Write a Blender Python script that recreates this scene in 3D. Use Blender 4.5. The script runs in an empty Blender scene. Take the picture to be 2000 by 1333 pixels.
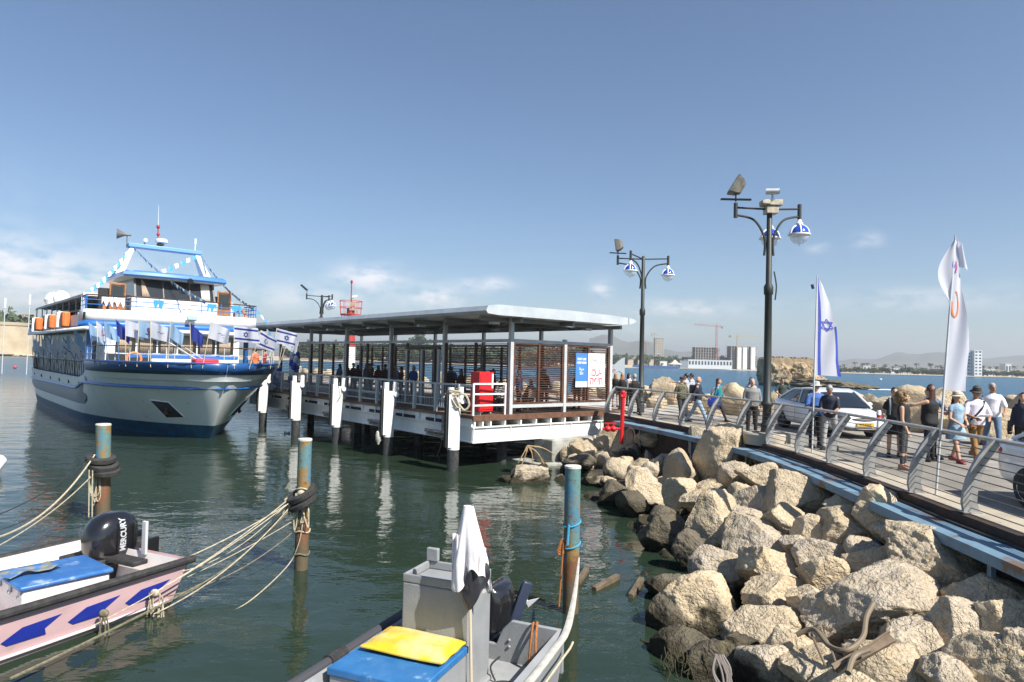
import bpy, bmesh, math, random
from math import sin, cos, pi, radians, sqrt, atan2
from mathutils import Vector, Matrix, noise
V = Vector
random.seed(7)
SC = bpy.context.scene
COL = SC.collection
# ------------------------------------------------------------------ camera
F = 1333.3; PITCH = radians(1.70); ROLL = radians(1.4); EYE = V((0, 0, 4.0))
fw = V((0, cos(PITCH), sin(PITCH))); r0 = V((1, 0, 0)); u0 = V((0, -sin(PITCH), cos(PITCH)))
rt = r0 * cos(ROLL) + u0 * sin(ROLL); up = u0 * cos(ROLL) - r0 * sin(ROLL)
cam = bpy.data.objects.new('camera', bpy.data.cameras.new('camera'))
COL.objects.link(cam)
cam.matrix_world = Matrix.Translation(EYE) @ Matrix((rt, up, -fw)).transposed().to_4x4()
cam.data.sensor_width = 36; cam.data.lens = 24.0
cam.data.clip_start = 0.1; cam.data.clip_end = 30000
SC.camera = cam
# ------------------------------------------------------------------ light
SUN = V((0.64, -0.60, 0.92)).normalized()
w = bpy.data.worlds.new('World'); SC.world = w; w.use_nodes = True
nt = w.node_tree; nt.nodes.clear()
def N(t, **k):
    n = nt.nodes.new(t)
    for a, b in k.items(): setattr(n, a, b)
    return n
def L(a, b): nt.links.new(a, b)
sky = N('ShaderNodeTexSky', sky_type='NISHITA'); sky.sun_disc = False
sky.sun_elevation = math.asin(SUN.z); sky.sun_rotation = atan2(SUN.x, SUN.y)
sky.altitude = 0; sky.air_density = 1.0; sky.dust_density = .4; sky.ozone_density = 4.5
def mth(op, a, b=None, c=None, clamp=False):
    n = N('ShaderNodeMath', operation=op); n.use_clamp = clamp
    for i, v in enumerate((a, b, c)):
        if v is None: continue
        if isinstance(v, (int, float)): n.inputs[i].default_value = v
        else: L(v, n.inputs[i])
    return n.outputs[0]
tc = N('ShaderNodeTexCoord'); sp = N('ShaderNodeSeparateXYZ'); L(tc.outputs['Generated'], sp.inputs[0])
az = mth('ARCTAN2', sp.outputs[0], sp.outputs[1]); el = mth('ARCSINE', sp.outputs[2])
blobs = [(-33, 4.4, 6, 2.2, 1.25), (-39, 6.0, 4, 1.6, .95), (-12, 6.6, 2.6, 1.0, 1.1), (-6.4, 5.0, 2.6, 1.1, 1.05), (-2.2, 6.4, 1.9, .55, .95),
         (7.3, 6.2, .9, .8, .8), (27.5, 9.6, .9, .55, .5), (24, 9.2, .8, .4, .35), (14, 4.6, 5, .7, .7), (31, 5.2, 6, .9, .45), (-17, 4.6, 6, 1.2, .7), (4, 3.0, 9, .8, .5), (-70, 9, 20, 4, 1)]
acc = None
for a, e, sa, se, k in blobs:
    dx = mth('MULTIPLY', mth('SUBTRACT', az, radians(a)), 1 / radians(sa))
    dy = mth('MULTIPLY', mth('SUBTRACT', el, radians(e)), 1 / radians(se))
    g = mth('MULTIPLY', mth('EXPONENT', mth('MULTIPLY', mth('ADD', mth('MULTIPLY', dx, dx), mth('MULTIPLY', dy, dy)), -1.0)), k)
    acc = g if acc is None else mth('ADD', acc, g)
cb = N('ShaderNodeCombineXYZ'); L(mth('MULTIPLY', az, 1.0), cb.inputs[0]); L(mth('MULTIPLY', el, 2.2), cb.inputs[1])
nz = N('ShaderNodeTexNoise'); L(cb.outputs[0], nz.inputs['Vector'])
nz.inputs['Scale'].default_value = 26; nz.inputs['Detail'].default_value = 7; nz.inputs['Roughness'].default_value = .58
cl = mth('MULTIPLY', acc, mth('MULTIPLY', mth('SUBTRACT', nz.outputs[0], .34), 4.2, clamp=True))
cl = mth('MULTIPLY', cl, .62, clamp=True)
mx = N('ShaderNodeMix', data_type='RGBA'); L(cl, mx.inputs[0]); L(sky.outputs[0], mx.inputs[6]); mx.inputs[7].default_value = (10.8, 10.2, 10.2, 1)
bg = N('ShaderNodeBackground'); bg.inputs[1].default_value = 0.075; L(mx.outputs[2], bg.inputs[0])
wo = N('ShaderNodeOutputWorld'); L(bg.outputs[0], wo.inputs[0])
sl = bpy.data.lights.new('sun', 'SUN'); sl.energy = 4.9; sl.angle = radians(.5); sl.color = (1, .95, .87)
so = bpy.data.objects.new('sun', sl); COL.objects.link(so); so.rotation_euler = SUN.to_track_quat('Z', 'Y').to_euler(); so.location = (20, -20, 60)
SC.view_settings.view_transform = 'Standard'; SC.view_settings.look = 'None'; SC.view_settings.gamma = 1
SC.view_settings.exposure = 0.80
SC.cycles.use_denoising = True
SC.cycles.max_bounces = 6; SC.cycles.transparent_max_bounces = 12; SC.cycles.caustics_reflective = False; SC.cycles.caustics_refractive = False
# ------------------------------------------------------------------ pixel <-> world helpers (photo is 2000 x 1333)
def ray(x, y): return fw + rt * ((x - 1000) / F) + up * ((666.5 - y) / F)
def G(x, y, z):
    d = ray(x, y); return EYE + d * ((z - EYE.z) / d.z)
def P(x, y, Y):
    d = ray(x, y); return EYE + d * (Y / d.y)
def proj(p):
    q = V(p) - EYE; k = q.dot(fw); return (1000 + F * q.dot(rt) / k, 666.5 - F * q.dot(up) / k)
# ------------------------------------------------------------------ object helpers
def link(name, data, parent=None):
    o = bpy.data.objects.new(name, data); COL.objects.link(o); o.parent = parent; return o
def tag(o, label=None, cat=None, group=None, kind=None):
    if label: o['label'] = label
    if cat: o['category'] = cat
    if group: o['group'] = group
    if kind: o['kind'] = kind
    return o
def empty(name, label, cat, loc=(0, 0, 0), rz=0, group=None):
    o = link(name, None); o.location = loc; o.rotation_euler = (0, 0, rz); o.empty_display_size = .2
    return tag(o, label, cat, group)
def copy_tree(o, parent=None):
    c = o.copy(); COL.objects.link(c); c.parent = parent
    for ch in list(o.children): copy_tree(ch, c)
    return c
class MB:
    def __init__(s): s.v = []; s.f = []; s.m = []; s.mi = 0
    def add(s, vs, fs, mi=None):
        b = len(s.v); s.v += [tuple(p) for p in vs]; s.f += [[b + i for i in f] for f in fs]; s.m += [s.mi if mi is None else mi] * len(fs); return s
    def obox(s, c, a, b, d, mi=None):
        c, a, b, d = V(c), V(a), V(b), V(d)
        vs = [c + a * i + b * j + d * k for i in (-1, 1) for j in (-1, 1) for k in (-1, 1)]
        fs = [(0, 1, 3, 2), (4, 6, 7, 5), (0, 4, 5, 1), (2, 3, 7, 6), (0, 2, 6, 4), (1, 5, 7, 3)]
        if a.cross(b).dot(d) < 0: fs = [f[::-1] for f in fs]
        return s.add(vs, fs, mi)
    def box(s, x0, x1, y0, y1, z0, z1, mi=None):
        return s.obox(((x0 + x1) / 2, (y0 + y1) / 2, (z0 + z1) / 2), ((x1 - x0) / 2, 0, 0), (0, (y1 - y0) / 2, 0), (0, 0, (z1 - z0) / 2), mi)
    def bar(s, p, q, w, h, upv=(0, 0, 1), mi=None):
        p, q = V(p), V(q); d = q - p; t = d.normalized(); u = V(upv)
        if abs(t.dot(u)) > .99: u = V((1, 0, 0))
        sd = t.cross(u).normalized(); u = sd.cross(t)
        return s.obox((p + q) / 2, d / 2, sd * w / 2, u * h / 2, mi)
    def tube(s, pts, r, n=8, caps=True, mi=None, closed=False, sq=(1, 1)):
        pts = [V(p) for p in pts]; m = len(pts)
        rs = r if isinstance(r, (list, tuple)) else [r] * m
        b = len(s.v); u = None; vs = []
        for i, p in enumerate(pts):
            if closed: t = pts[(i + 1) % m] - pts[i - 1]
            else: t = pts[min(i + 1, m - 1)] - pts[max(i - 1, 0)]
            if t.length < 1e-9: t = V((0, 0, 1))
            t.normalize()
            if u is None:
                u = t.orthogonal().normalized()
                if abs(t.z) < .9: u = V((0, 0, 1)) - t * t.z; u.normalize()
            else:
                u = u - t * u.dot(t); u.normalize()
            w_ = t.cross(u)
            for k in range(n):
                a = 2 * pi * k / n + pi / n
                vs.append(p + (w_ * cos(a) * sq[0] + u * sin(a) * sq[1]) * rs[i])
        fs = []
        for i in range(m if closed else m - 1):
            j = (i + 1) % m
            for k in range(n):
                k2 = (k + 1) % n; fs.append((i * n + k, i * n + k2, j * n + k2, j * n + k))
        if caps and not closed: fs += [tuple(range(n))[::-1], tuple(range((m - 1) * n, m * n))]
        return s.add(vs, fs, mi)
    def lathe(s, prof, c=(0, 0, 0), n=16, axis=None, mi=None, sx=1, sy=1):
        R = V(axis).to_track_quat('Z', 'Y').to_matrix() if axis is not None else Matrix.Identity(3)
        c = V(c); vs = []; m = len(prof)
        for r, z in prof:
            for k in range(n):
                a = 2 * pi * k / n; vs.append(c + R @ V((r * cos(a) * sx, r * sin(a) * sy, z)))
        fs = [(i * n + k, i * n + (k + 1) % n, (i + 1) * n + (k + 1) % n, (i + 1) * n + k) for i in range(m - 1) for k in range(n)]
        if prof[0][0] > 1e-5: fs.append(tuple(range(n))[::-1])
        if prof[-1][0] > 1e-5: fs.append(tuple(range((m - 1) * n, m * n)))
        return s.add(vs, fs, mi)
    def ell(s, c, r, n=12, m=8, mi=None, R=None):
        r = (r, r, r) if isinstance(r, (int, float)) else r; c = V(c); R = R or Matrix.Identity(3)
        vs = [c + R @ V((0, 0, -r[2]))]
        for i in range(1, m):
            t = pi * i / m - pi / 2
            for k in range(n):
                a = 2 * pi * k / n; vs.append(c + R @ V((r[0] * cos(t) * cos(a), r[1] * cos(t) * sin(a), r[2] * sin(t))))
        vs.append(c + R @ V((0, 0, r[2]))); last = len(vs) - 1
        fs = [(0, 1 + (k + 1) % n, 1 + k) for k in range(n)]
        for i in range(m - 2):
            for k in range(n): fs.append((1 + i * n + k, 1 + i * n + (k + 1) % n, 1 + (i + 1) * n + (k + 1) % n, 1 + (i + 1) * n + k))
        b = 1 + (m - 2) * n
        fs += [(b + k, b + (k + 1) % n, last) for k in range(n)]
        return s.add(vs, fs, mi)
    def prism(s, poly, vec, mi=None):
        poly = [V(p) for p in poly]; vec = V(vec); n = len(poly)
        nrm = sum(((poly[i] - poly[0]).cross(poly[i + 1] - poly[0]) for i in range(1, n - 1)), V((0, 0, 0)))
        vs = poly + [p + vec for p in poly]
        fs = [tuple(range(n))[::-1], tuple(range(n, 2 * n))] + [(i, (i + 1) % n, n + (i + 1) % n, n + i) for i in range(n)]
        if nrm.dot(vec) < 0: fs = [f[::-1] for f in fs]
        return s.add(vs, fs, mi)
    def grid(s, fn, nu, nv, mi=None, closed=False):
        vs = [fn(i / nu, j / nv) for i in range(nu + 1) for j in range(nv + 1)]
        fs = [(i * (nv + 1) + j, (i + 1) * (nv + 1) + j, (i + 1) * (nv + 1) + j + 1, i * (nv + 1) + j + 1) for i in range(nu) for j in range(nv)]
        return s.add(vs, fs, mi)
    def loft(s, rings, caps=True, mi=None):
        n = len(rings[0]); vs = [p for r in rings for p in r]
        fs = [(i * n + k, i * n + (k + 1) % n, (i + 1) * n + (k + 1) % n, (i + 1) * n + k) for i in range(len(rings) - 1) for k in range(n)]
        if caps: fs += [tuple(range(n))[::-1], tuple(range((len(rings) - 1) * n, len(rings) * n))]
        return s.add(vs, fs, mi)
    def mesh(s, name, mats, smooth=True, ang=35):
        me = bpy.data.meshes.new(name); me.from_pydata(s.v, [], s.f)
        for m in (mats if isinstance(mats, (list, tuple)) else [mats]): me.materials.append(m)
        me.polygons.foreach_set('material_index', s.m)
        if smooth:
            me.polygons.foreach_set('use_smooth', [True] * len(me.polygons))
            me.update(); me.set_sharp_from_angle(angle=radians(ang))
        me.update(); return me
    def build(s, name, mats, parent=None, smooth=True, ang=35, bevel=0, thick=0):
        o = link(name, s.mesh(name, mats, smooth, ang), parent)
        if thick: md = o.modifiers.new('s', 'SOLIDIFY'); md.thickness = thick; md.offset = 0
        if bevel:
            md = o.modifiers.new('b', 'BEVEL'); md.width = bevel; md.segments = 2; md.limit_method = 'ANGLE'; md.angle_limit = radians(40)
        return o
def spl(pts, n=8):
    """Catmull-Rom through the points"""
    pts = [V(p) for p in pts]; out = []
    for i in range(len(pts) - 1):
        a = pts[max(i - 1, 0)]; b = pts[i]; c = pts[i + 1]; d = pts[min(i + 2, len(pts) - 1)]
        for k in range(n):
            t = k / n; out.append(.5 * ((2 * b) + (c - a) * t + (2 * a - 5 * b + 4 * c - d) * t * t + (3 * b - a - 3 * c + d) * t ** 3))
    out.append(pts[-1]); return out
def sag(p, q, s, n=12):
    p, q = V(p), V(q); return [p.lerp(q, i / n) - V((0, 0, s * 4 * (i / n) * (1 - i / n))) for i in range(n + 1)]
# ------------------------------------------------------------------ materials
MATS = {}
def M(name, col, rough=.6, col2=None, vs=4.0, bump=0.0, bs=30.0, metal=0.0, lo=.4, hi=.62, detail=6, spec=.5, coat=0, alpha=1, trans=0, stretch=None, bd=5, world=False, col3=None, s3=1.2, lo3=.5, hi3=.6, emit=None):
    if name in MATS: return MATS[name]
    m = bpy.data.materials.new(name); m.use_nodes = True; t = m.node_tree; b = t.nodes['Principled BSDF']
    def nn(ty, **k):
        n = t.nodes.new(ty)
        for a_, c_ in k.items(): setattr(n, a_, c_)
        return n
    b.inputs['Base Color'].default_value = (*col, 1); b.inputs['Roughness'].default_value = rough; b.inputs['Metallic'].default_value = metal
    b.inputs['Specular IOR Level'].default_value = spec; b.inputs['Coat Weight'].default_value = coat; b.inputs['Coat Roughness'].default_value = .08
    b.inputs['Alpha'].default_value = alpha; b.inputs['Transmission Weight'].default_value = trans
    if emit: b.inputs['Emission Color'].default_value = (*emit[:3], 1); b.inputs['Emission Strength'].default_value = emit[3]
    vec = None
    if col2 or bump or col3:
        if world: vec = nn('ShaderNodeNewGeometry').outputs['Position']
        else: vec = nn('ShaderNodeTexCoord').outputs['Object']
        if stretch:
            mp = nn('ShaderNodeMapping'); mp.inputs['Scale'].default_value = stretch; t.links.new(vec, mp.inputs[0]); vec = mp.outputs[0]
    def noi(s, d):
        n = nn('ShaderNodeTexNoise'); n.inputs['Scale'].default_value = s; n.inputs['Detail'].default_value = d; n.inputs['Roughness'].default_value = .6
        t.links.new(vec, n.inputs['Vector']); return n.outputs[0]
    cur = None
    def mixc(a_, c_, s, lo_, hi_, d):
        mr = nn('ShaderNodeMapRange'); mr.inputs[1].default_value = lo_; mr.inputs[2].default_value = hi_; t.links.new(noi(s, d), mr.inputs[0])
        mx_ = nn('ShaderNodeMix', data_type='RGBA'); t.links.new(mr.outputs[0], mx_.inputs[0])
        if isinstance(a_, tuple): mx_.inputs[6].default_value = (*a_, 1)
        else: t.links.new(a_, mx_.inputs[6])
        mx_.inputs[7].default_value = (*c_, 1); return mx_.outputs[2]
    if col2: cur = mixc(col, col2, vs, lo, hi, detail)
    if col3: cur = mixc(cur if cur else col, col3, s3, lo3, hi3, 8)
    if cur: t.links.new(cur, b.inputs['Base Color'])
    if bump:
        bp = nn('ShaderNodeBump'); bp.inputs['Strength'].default_value = 1; bp.inputs['Distance'].default_value = bump
        t.links.new(noi(bs, bd), bp.inputs['Height']); t.links.new(bp.outputs[0], b.inputs['Normal'])
    MATS[name] = m; return m
white = M('white_paint', (.78, .78, .76), .35, (.68, .67, .63), 2.5, lo=.45, hi=.75, col3=(.36, .24, .15), s3=3.2, lo3=.64, hi3=.78, stretch=(1.6, 1.6, .35))
whitef = M('fresh_white', (.80, .80, .79), .4)
grey_st = M('grey_steel', (.30, .32, .33), .45, (.25, .26, .27), 3, metal=.0)
lgrey = M('light_grey_steel', (.55, .57, .57), .42, (.48, .49, .49), 3, lo=.4, hi=.7)
black = M('black_rubber', (.018, .018, .02), .75, (.04, .038, .035), 12, bump=.002, bs=60)
blackg = M('black_gloss', (.012, .012, .014), .22, coat=.6)
dkmetal = M('dark_green_iron', (.022, .03, .028), .5, (.035, .036, .03), 6)
wood = M('brown_slat_wood', (.115, .048, .026), .6, (.07, .032, .02), 5, bump=.002, bs=60, stretch=(1, 1, 1))
wooddk = M('weathered_deck_wood', (.20, .125, .08), .75, (.12, .075, .05), 7, bump=.004, bs=40)
rope_m = M('cream_rope', (.52, .46, .34), .9, (.34, .29, .20), 20, bump=.004, bs=160)
rope_d = M('dirty_rope', (.20, .18, .12), .9, (.11, .10, .06), 20, bump=.004, bs=160)
red = M('red_paint', (.62, .015, .02), .4, (.45, .02, .02), 8, lo=.5, hi=.7)
blue = M('blue_paint', (.03, .13, .48), .4, (.05, .18, .5), 4)
skin = M('skin', (.50, .29, .19), .55); skin2 = M('tanned_skin', (.34, .18, .11), .55)
# ------------------------------------------------------------------ setting: water, seabed tone, pier, far shore, hills
def water_material():
    m = bpy.data.materials.new('harbour_water'); m.use_nodes = True; t = m.node_tree; b = t.nodes['Principled BSDF']
    b.inputs['Roughness'].default_value = .015; b.inputs['IOR'].default_value = 1.333
    g = t.nodes.new('ShaderNodeNewGeometry'); sx = t.nodes.new('ShaderNodeSeparateXYZ'); t.links.new(g.outputs['Position'], sx.inputs[0])
    def ma(op, a, c, d=None, cl=False):
        n = t.nodes.new('ShaderNodeMath'); n.operation = op; n.use_clamp = cl
        for i, v in enumerate((a, c, d)):
            if v is None: continue
            if isinstance(v, (int, float)): n.inputs[i].default_value = v
            else: t.links.new(v, n.inputs[i])
        return n.outputs[0]
    # open sea lies beyond the pier: signed distance past the pier's outer edge
    s1 = ma('ADD', ma('MULTIPLY', ma('ADD', sx.outputs[0], 1.47), .765), ma('MULTIPLY', ma('SUBTRACT', sx.outputs[1], 25.1), .645))
    sea = ma('MULTIPLY', ma('SUBTRACT', s1, 14.0), 1 / 6.0, cl=True)
    far = ma('MULTIPLY', ma('SUBTRACT', sx.outputs[1], 48.0), 1 / 60.0, cl=True)
    k = ma('MAXIMUM', sea, ma('MULTIPLY', far, .8))
    def noi(scale, st, det=3, rough=.55, rot=0):
        mp = t.nodes.new('ShaderNodeMapping'); mp.inputs['Scale'].default_value = st; mp.inputs['Rotation'].default_value = (0, 0, rot); t.links.new(g.outputs['Position'], mp.inputs[0])
        n = t.nodes.new('ShaderNodeTexNoise'); n.inputs['Scale'].default_value = scale; n.inputs['Detail'].default_value = det; n.inputs['Roughness'].default_value = rough
        t.links.new(mp.outputs[0], n.inputs[0]); return n.outputs[0]
    mx_ = t.nodes.new('ShaderNodeMix'); mx_.data_type = 'RGBA'; t.links.new(k, mx_.inputs[0])
    mx_.inputs[6].default_value = (.021, .036, .022, 1); mx_.inputs[7].default_value = (.010, .085, .150, 1)
    m2 = t.nodes.new('ShaderNodeMix'); m2.data_type = 'RGBA'; m2.blend_type = 'MULTIPLY'
    t.links.new(ma('MULTIPLY', ma('SUBTRACT', noi(.045, (1, 2.4, 1), 4), .42), 3.0, cl=True), m2.inputs[0]); t.links.new(mx_.outputs[2], m2.inputs[6]); m2.inputs[7].default_value = (.62, .72, .8, 1)
    t.links.new(m2.outputs[2], b.inputs['Base Color'])
    h = ma('ADD', ma('MULTIPLY', noi(.55, (1, 1.5, 1), 2, .5, .5), .05), ma('MULTIPLY', noi(2.3, (1, 1.7, 1), 3, .55, -.35), .012))
    h = ma('ADD', h, ma('MULTIPLY', noi(9, (1, 1.3, 1), 2, .5, .2), .0014))
    # outside the harbour the wind raises short waves
    h2 = ma('ADD', ma('MULTIPLY', noi(.35, (1, 2.2, 1), 4, .6, .15), .60), ma('MULTIPLY', noi(1.8, (1, 1.8, 1), 3, .6, 0), .16))
    hh = ma('ADD', h, ma('MULTIPLY', h2, k))
    bp = t.nodes.new('ShaderNodeBump'); bp.inputs['Strength'].default_value = 1; bp.inputs['Distance'].default_value = 1.0
    t.links.new(hh, bp.inputs['Height']); t.links.new(bp.outputs[0], b.inputs['Normal'])
    t.links.new(ma('ADD', ma('MULTIPLY', k, .22), .012), b.inputs['Roughness'])
    return m
mb = MB(); mb.add([(-9000, -60, 0), (9000, -60, 0), (9000, 14000, 0), (-9000, 14000, 0)], [(0, 1, 2, 3)])
tag(mb.build('water', water_material(), smooth=False), kind='structure')
# seabed block under the water so no light leaks from below
mb = MB(); mb.box(-9000, 9000, -60, 14000, -9, -6); tag(mb.build('ground', M('seabed', (.08, .08, .06), .9)), kind='structure')

PA = V((-.645, .765, 0)); PB = V((.765, .645, 0)); P0 = G(922, 813, 1.95)   # shelter corner, long and short directions
def S(a, b, z): return V((P0.x, P0.y, 0)) + PA * a + PB * b + V((0, 0, z))
# railing foot points read along the kerb
RAILPX = [(1186, 806), (1232, 814), (1283, 823), (1334, 831), (1386, 842), (1445, 853), (1514, 868), (1563, 884), (1625, 903), (1699, 931), (1796, 963.5), (1894, 1001)]
RP = [G(x, y, 1.95) for x, y in RAILPX]
# smooth the run, then carry it on past the frame at a steady spacing
for _ in range(2):
    RP = [RP[0]] + [(RP[i - 1] + RP[i] * 2 + RP[i + 1]) / 4 for i in range(1, len(RP) - 1)] + [RP[-1]]
d_ = (RP[-1] - RP[-4]).normalized()
for i in range(3): RP.append(RP[-1] + d_ * 1.5)
def rail_n(i):  # unit normal pointing to the water side
    a = RP[max(i - 1, 0)]; b = RP[min(i + 1, len(RP) - 1)]; t = (b - a).normalized(); return V((t.y, -t.x, 0))
if rail_n(5).x > 0:
    _rn = rail_n
    def rail_n(i): return -_rn(i)
def off(i, d, z): p = RP[i] + rail_n(i) * d; return V((p.x, p.y, z))
nR = len(RP)
# road surface polygon: railing side on the left, breakwater side on the right
outer = [V((17.5, 2, 0)), V((17.2, 12, 0)), V((16.6, 22, 0)), V((13.6, 31, 0)), V((9.8, 37.5, 0))]
outer += [V((S(a, 16.6, 0).x, S(a, 16.6, 0).y, 0)) for a in (10, 20, 34, 60)]
inner = [off(i, -.62, 0) for i in range(nR - 1, -1, -1)]
inner[-1] = V((S(-.6, 8.6, 0).x, S(-.6, 8.6, 0).y, 0))
inner += [S(a, 8.3, 0) for a in (2, 10, 20, 34, 60)]
poly = [V((p.x, p.y, 1.9)) for p in inner] + [V((p.x, p.y, 1.9)) for p in outer[::-1]]
asph = M('worn_asphalt', (.16, .145, .125), .85, (.24, .22, .185), .9, bump=.006, bs=45, world=True, lo=.35, hi=.65, col3=(.30, .28, .25), s3=.35, lo3=.5, hi3=.62)
mb = MB(); mb.prism(poly, (0, 0, -1.2)); tag(mb.build('road', asph, smooth=False), kind='structure')
# pavement strip (pale concrete) with kerb step, carrying the railing
conc = M('pale_concrete', (.42, .37, .29), .85, (.33, .29, .23), 1.6, bump=.006, bs=30, world=True, col3=(.24, .20, .16), s3=2.4, lo3=.6, hi3=.7)
mb = MB()
ring = []
for i in range(nR):
    ring.append([off(i, .06, 1.95), off(i, -.62, 1.95), off(i, -.66, 1.9), off(i, -.66, .2), off(i, .06, .2)])
mb.loft(ring); tag(mb.build('pavement', conc, smooth=False), kind='structure')
# pale concrete apron of the quay behind the shelter
mb = MB(); ap = [V((p.x, p.y, 1.904)) for p in (S(-1.2, 8.7, 0), S(40, 8.7, 0), S(40, 16, 0), S(4, 16, 0), V((11.5, 33, 0)), V((8.3, 27.5, 0)))]
mb.add(ap, [tuple(range(len(ap)))]); o = tag(mb.build('pavement_apron', M('apron_concrete', (.40, .38, .34), .85, (.31, .29, .26), .8, bump=.004, bs=20, world=True), smooth=False), kind='structure'); o.name = 'path'
# rocky bed under the boulders so no gap shows the sky
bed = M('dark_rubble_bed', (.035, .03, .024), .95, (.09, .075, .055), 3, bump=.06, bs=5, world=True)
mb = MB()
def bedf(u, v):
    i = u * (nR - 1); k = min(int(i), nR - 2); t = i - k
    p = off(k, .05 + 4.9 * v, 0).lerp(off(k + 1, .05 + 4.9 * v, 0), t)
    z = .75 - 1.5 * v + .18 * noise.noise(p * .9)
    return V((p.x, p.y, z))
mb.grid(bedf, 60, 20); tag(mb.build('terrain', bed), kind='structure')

# ---- far shore
haze_sand = M('beach_sand', (.50, .42, .30), .95, (.42, .35, .25), .02, world=True)
shore = [(-60, 688, 430), (60, 695, 430), (160, 690, 460), (400, 700, 520), (600, 702, 560), (800, 710.5, 590), (1000, 715.5, 590), (1150, 717, 640), (1290, 719, 800), (1480, 724, 780), (1650, 729, 720), (2000, 739, 640), (2300, 748, 600)]
mb = MB(); fr = []; bk = []
for x, y, Y in shore:
    q = P(x, y, Y); fr.append(V((q.x, q.y, -.5))); fr_ = q
    bk.append(V((q.x * 1.16, q.y * 1.16 + 30, 3.2)))
far_b = [V((p.x * 6, p.y * 6, 8)) for p in bk]
n_ = len(fr)
mb.add(fr + bk, [(i, i + 1, n_ + i + 1, n_ + i) for i in range(n_ - 1)]); tag(mb.build('beach', haze_sand, smooth=False), kind='structure')
mb = MB(); mb.add([p + V((0, 0, -.01)) for p in bk] + far_b, [(i, i + 1, n_ + i + 1, n_ + i) for i in range(n_ - 1)])
tag(mb.build('land', M('coastal_plain', (.12, .12, .07), .95, (.2, .18, .12), .01, world=True), smooth=False), kind='structure')
def hills(x0, x1, Y, base, prof, seed):
    mb = MB()
    def f(u, v):
        x = x0 + (x1 - x0) * u
        q = P(x, 700, Y)
        k = 0
        for i in range(len(prof) - 1):
            a, b = prof[i], prof[i + 1]
            if a[0] <= x <= b[0]: t = (x - a[0]) / (b[0] - a[0]); t = t * t * (3 - 2 * t); k = a[1] + (b[1] - a[1]) * t
        top = k / F * Y * (1 + .10 * noise.noise(V((x * .02, seed, 0))) + .05 * noise.noise(V((x * .09, seed, 0))))
        s_ = sin(pi * min(v, 1))
        yy = Y + (v - .5) * Y * .35
        z = top * s_ + 40 * noise.noise(V((x * .03, v * 4, seed))) * s_ * (top / 300)
        return V((q.x * yy / Y, yy, z - 5))
    mb.grid(f, 160, 14)
    return mb
hm = M('hill_scrub', (.10, .11, .075), .95, (.17, .155, .11), .002, world=True)
tag(hills(1150, 2500, 3600, 0, [(1100, 45), (1190, 52), (1250, 50), (1330, 30), (1450, 26), (1560, 18), (1680, 24), (1760, 36), (1840, 42), (1930, 34), (2030, 40), (2200, 46), (2600, 30)], 1.3).build('hills', hm), kind='structure')
tag(hills(-200, 1180, 4200, 0, [(-300, 20), (300, 22), (700, 16), (900, 12), (1050, 22), (1130, 40), (1250, 30)], 4.1).build('hills', hm), kind='structure')
# ------------------------------------------------------------------ ferry shelter on its steel deck
sh = empty('ferry_shelter', 'long open ferry waiting shelter with brown slatted screens and flat grey roof over the water', 'shelter', (P0.x, P0.y, 0), atan2(PA.y, PA.x))
# local frame: +x along the long side (PA), +y is -PB  -> use T(a,b,z)
def T(a, b, z): return V((a, -b, z))
steel = M('shelter_steel', (.50, .52, .52), .42, (.43, .45, .45), 2.5, col3=(.34, .28, .22), s3=4, lo3=.72, hi3=.8)
slat_m = wood
LA = 23.5; WB = 7.9
def tb(mb, a0, a1, b0, b1, z0, z1, mi=None): mb.box(a0, a1, -b1, -b0, z0, z1, mi)
mb = MB(); tb(mb, -.05, LA, .05, WB + .7, 1.84, 1.95); mb.build('deck_boards', wooddk, sh, bevel=.01)
mb = MB(); tb(mb, -.11, -.053, -.02, WB - .1, 1.76, 1.96); tb(mb, -.05, LA, -.03, .047, 1.84, 1.955); mb.build('edge_board', M('fascia_brown_wood', (.16, .075, .045), .6, (.10, .05, .03), 6, bump=.002, bs=40), sh)
mb = MB()
for b0 in (.08, 3.7, 7.4):                                     # longitudinal girders (I profile)
    tb(mb, .1, LA, b0, b0 + .04, 1.0, 1.5); tb(mb, .1, LA, b0 - .1, b0 + .16, 1.5, 1.54); tb(mb, .1, LA, b0 - .1, b0 + .16, .96, 1.0)
tb(mb, -.03, .01, 0, WB - .3, 1.0, 1.5); tb(mb, -.1, .1, -.02, WB - .3, 1.501, 1.54); tb(mb, -.1, .1, -.02, WB - .3, .95, .998)
for b in (0.02, 1.8, 3.9, 4.7, 5.1, 6.9): tb(mb, -.09, -.031, b, b + .03, 1.0, 1.5)
mb.build('steel_girder', white, sh)
mb = MB()
for b in (.05, .42, .8, 1.5, 2.3, 3.1, 3.9, 4.7, 5.5, 6.3, 7.1): tb(mb, -.08, LA, b, b + .07, 1.545, 1.835)
for a in [i * 1.2 for i in range(20)]: tb(mb, a, a + .06, -.015, .05, 1.545, 1.83)
mb.build('floor_joist', white, sh)
for a in (1.7, 6.4, 11.1, 15.8, 20.5): mb = MB(); tb(mb, a, a + .09, -.12, .05, .9, 1.85); tb(mb, a - .28, a + 1.1, -.16, -.04, 1.02, 1.1); mb.tube([T(a - .3, -.12, 1.18), T(a + 1.2, -.12, 1.18)], .07, 10); mb.build('pipe_bracket', M('rusty_grey_pipe', (.33, .30, .27), .7, (.20, .13, .09), 9), sh)
for a in [1.6 + 2.35 * i for i in range(10)]: mb = MB(); tb(mb, a, a + 1.5, -.004, .03, 1.56, 1.68); mb.build('dark_slot', M('shadow_gap', (.02, .02, .02), .9), sh)
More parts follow.
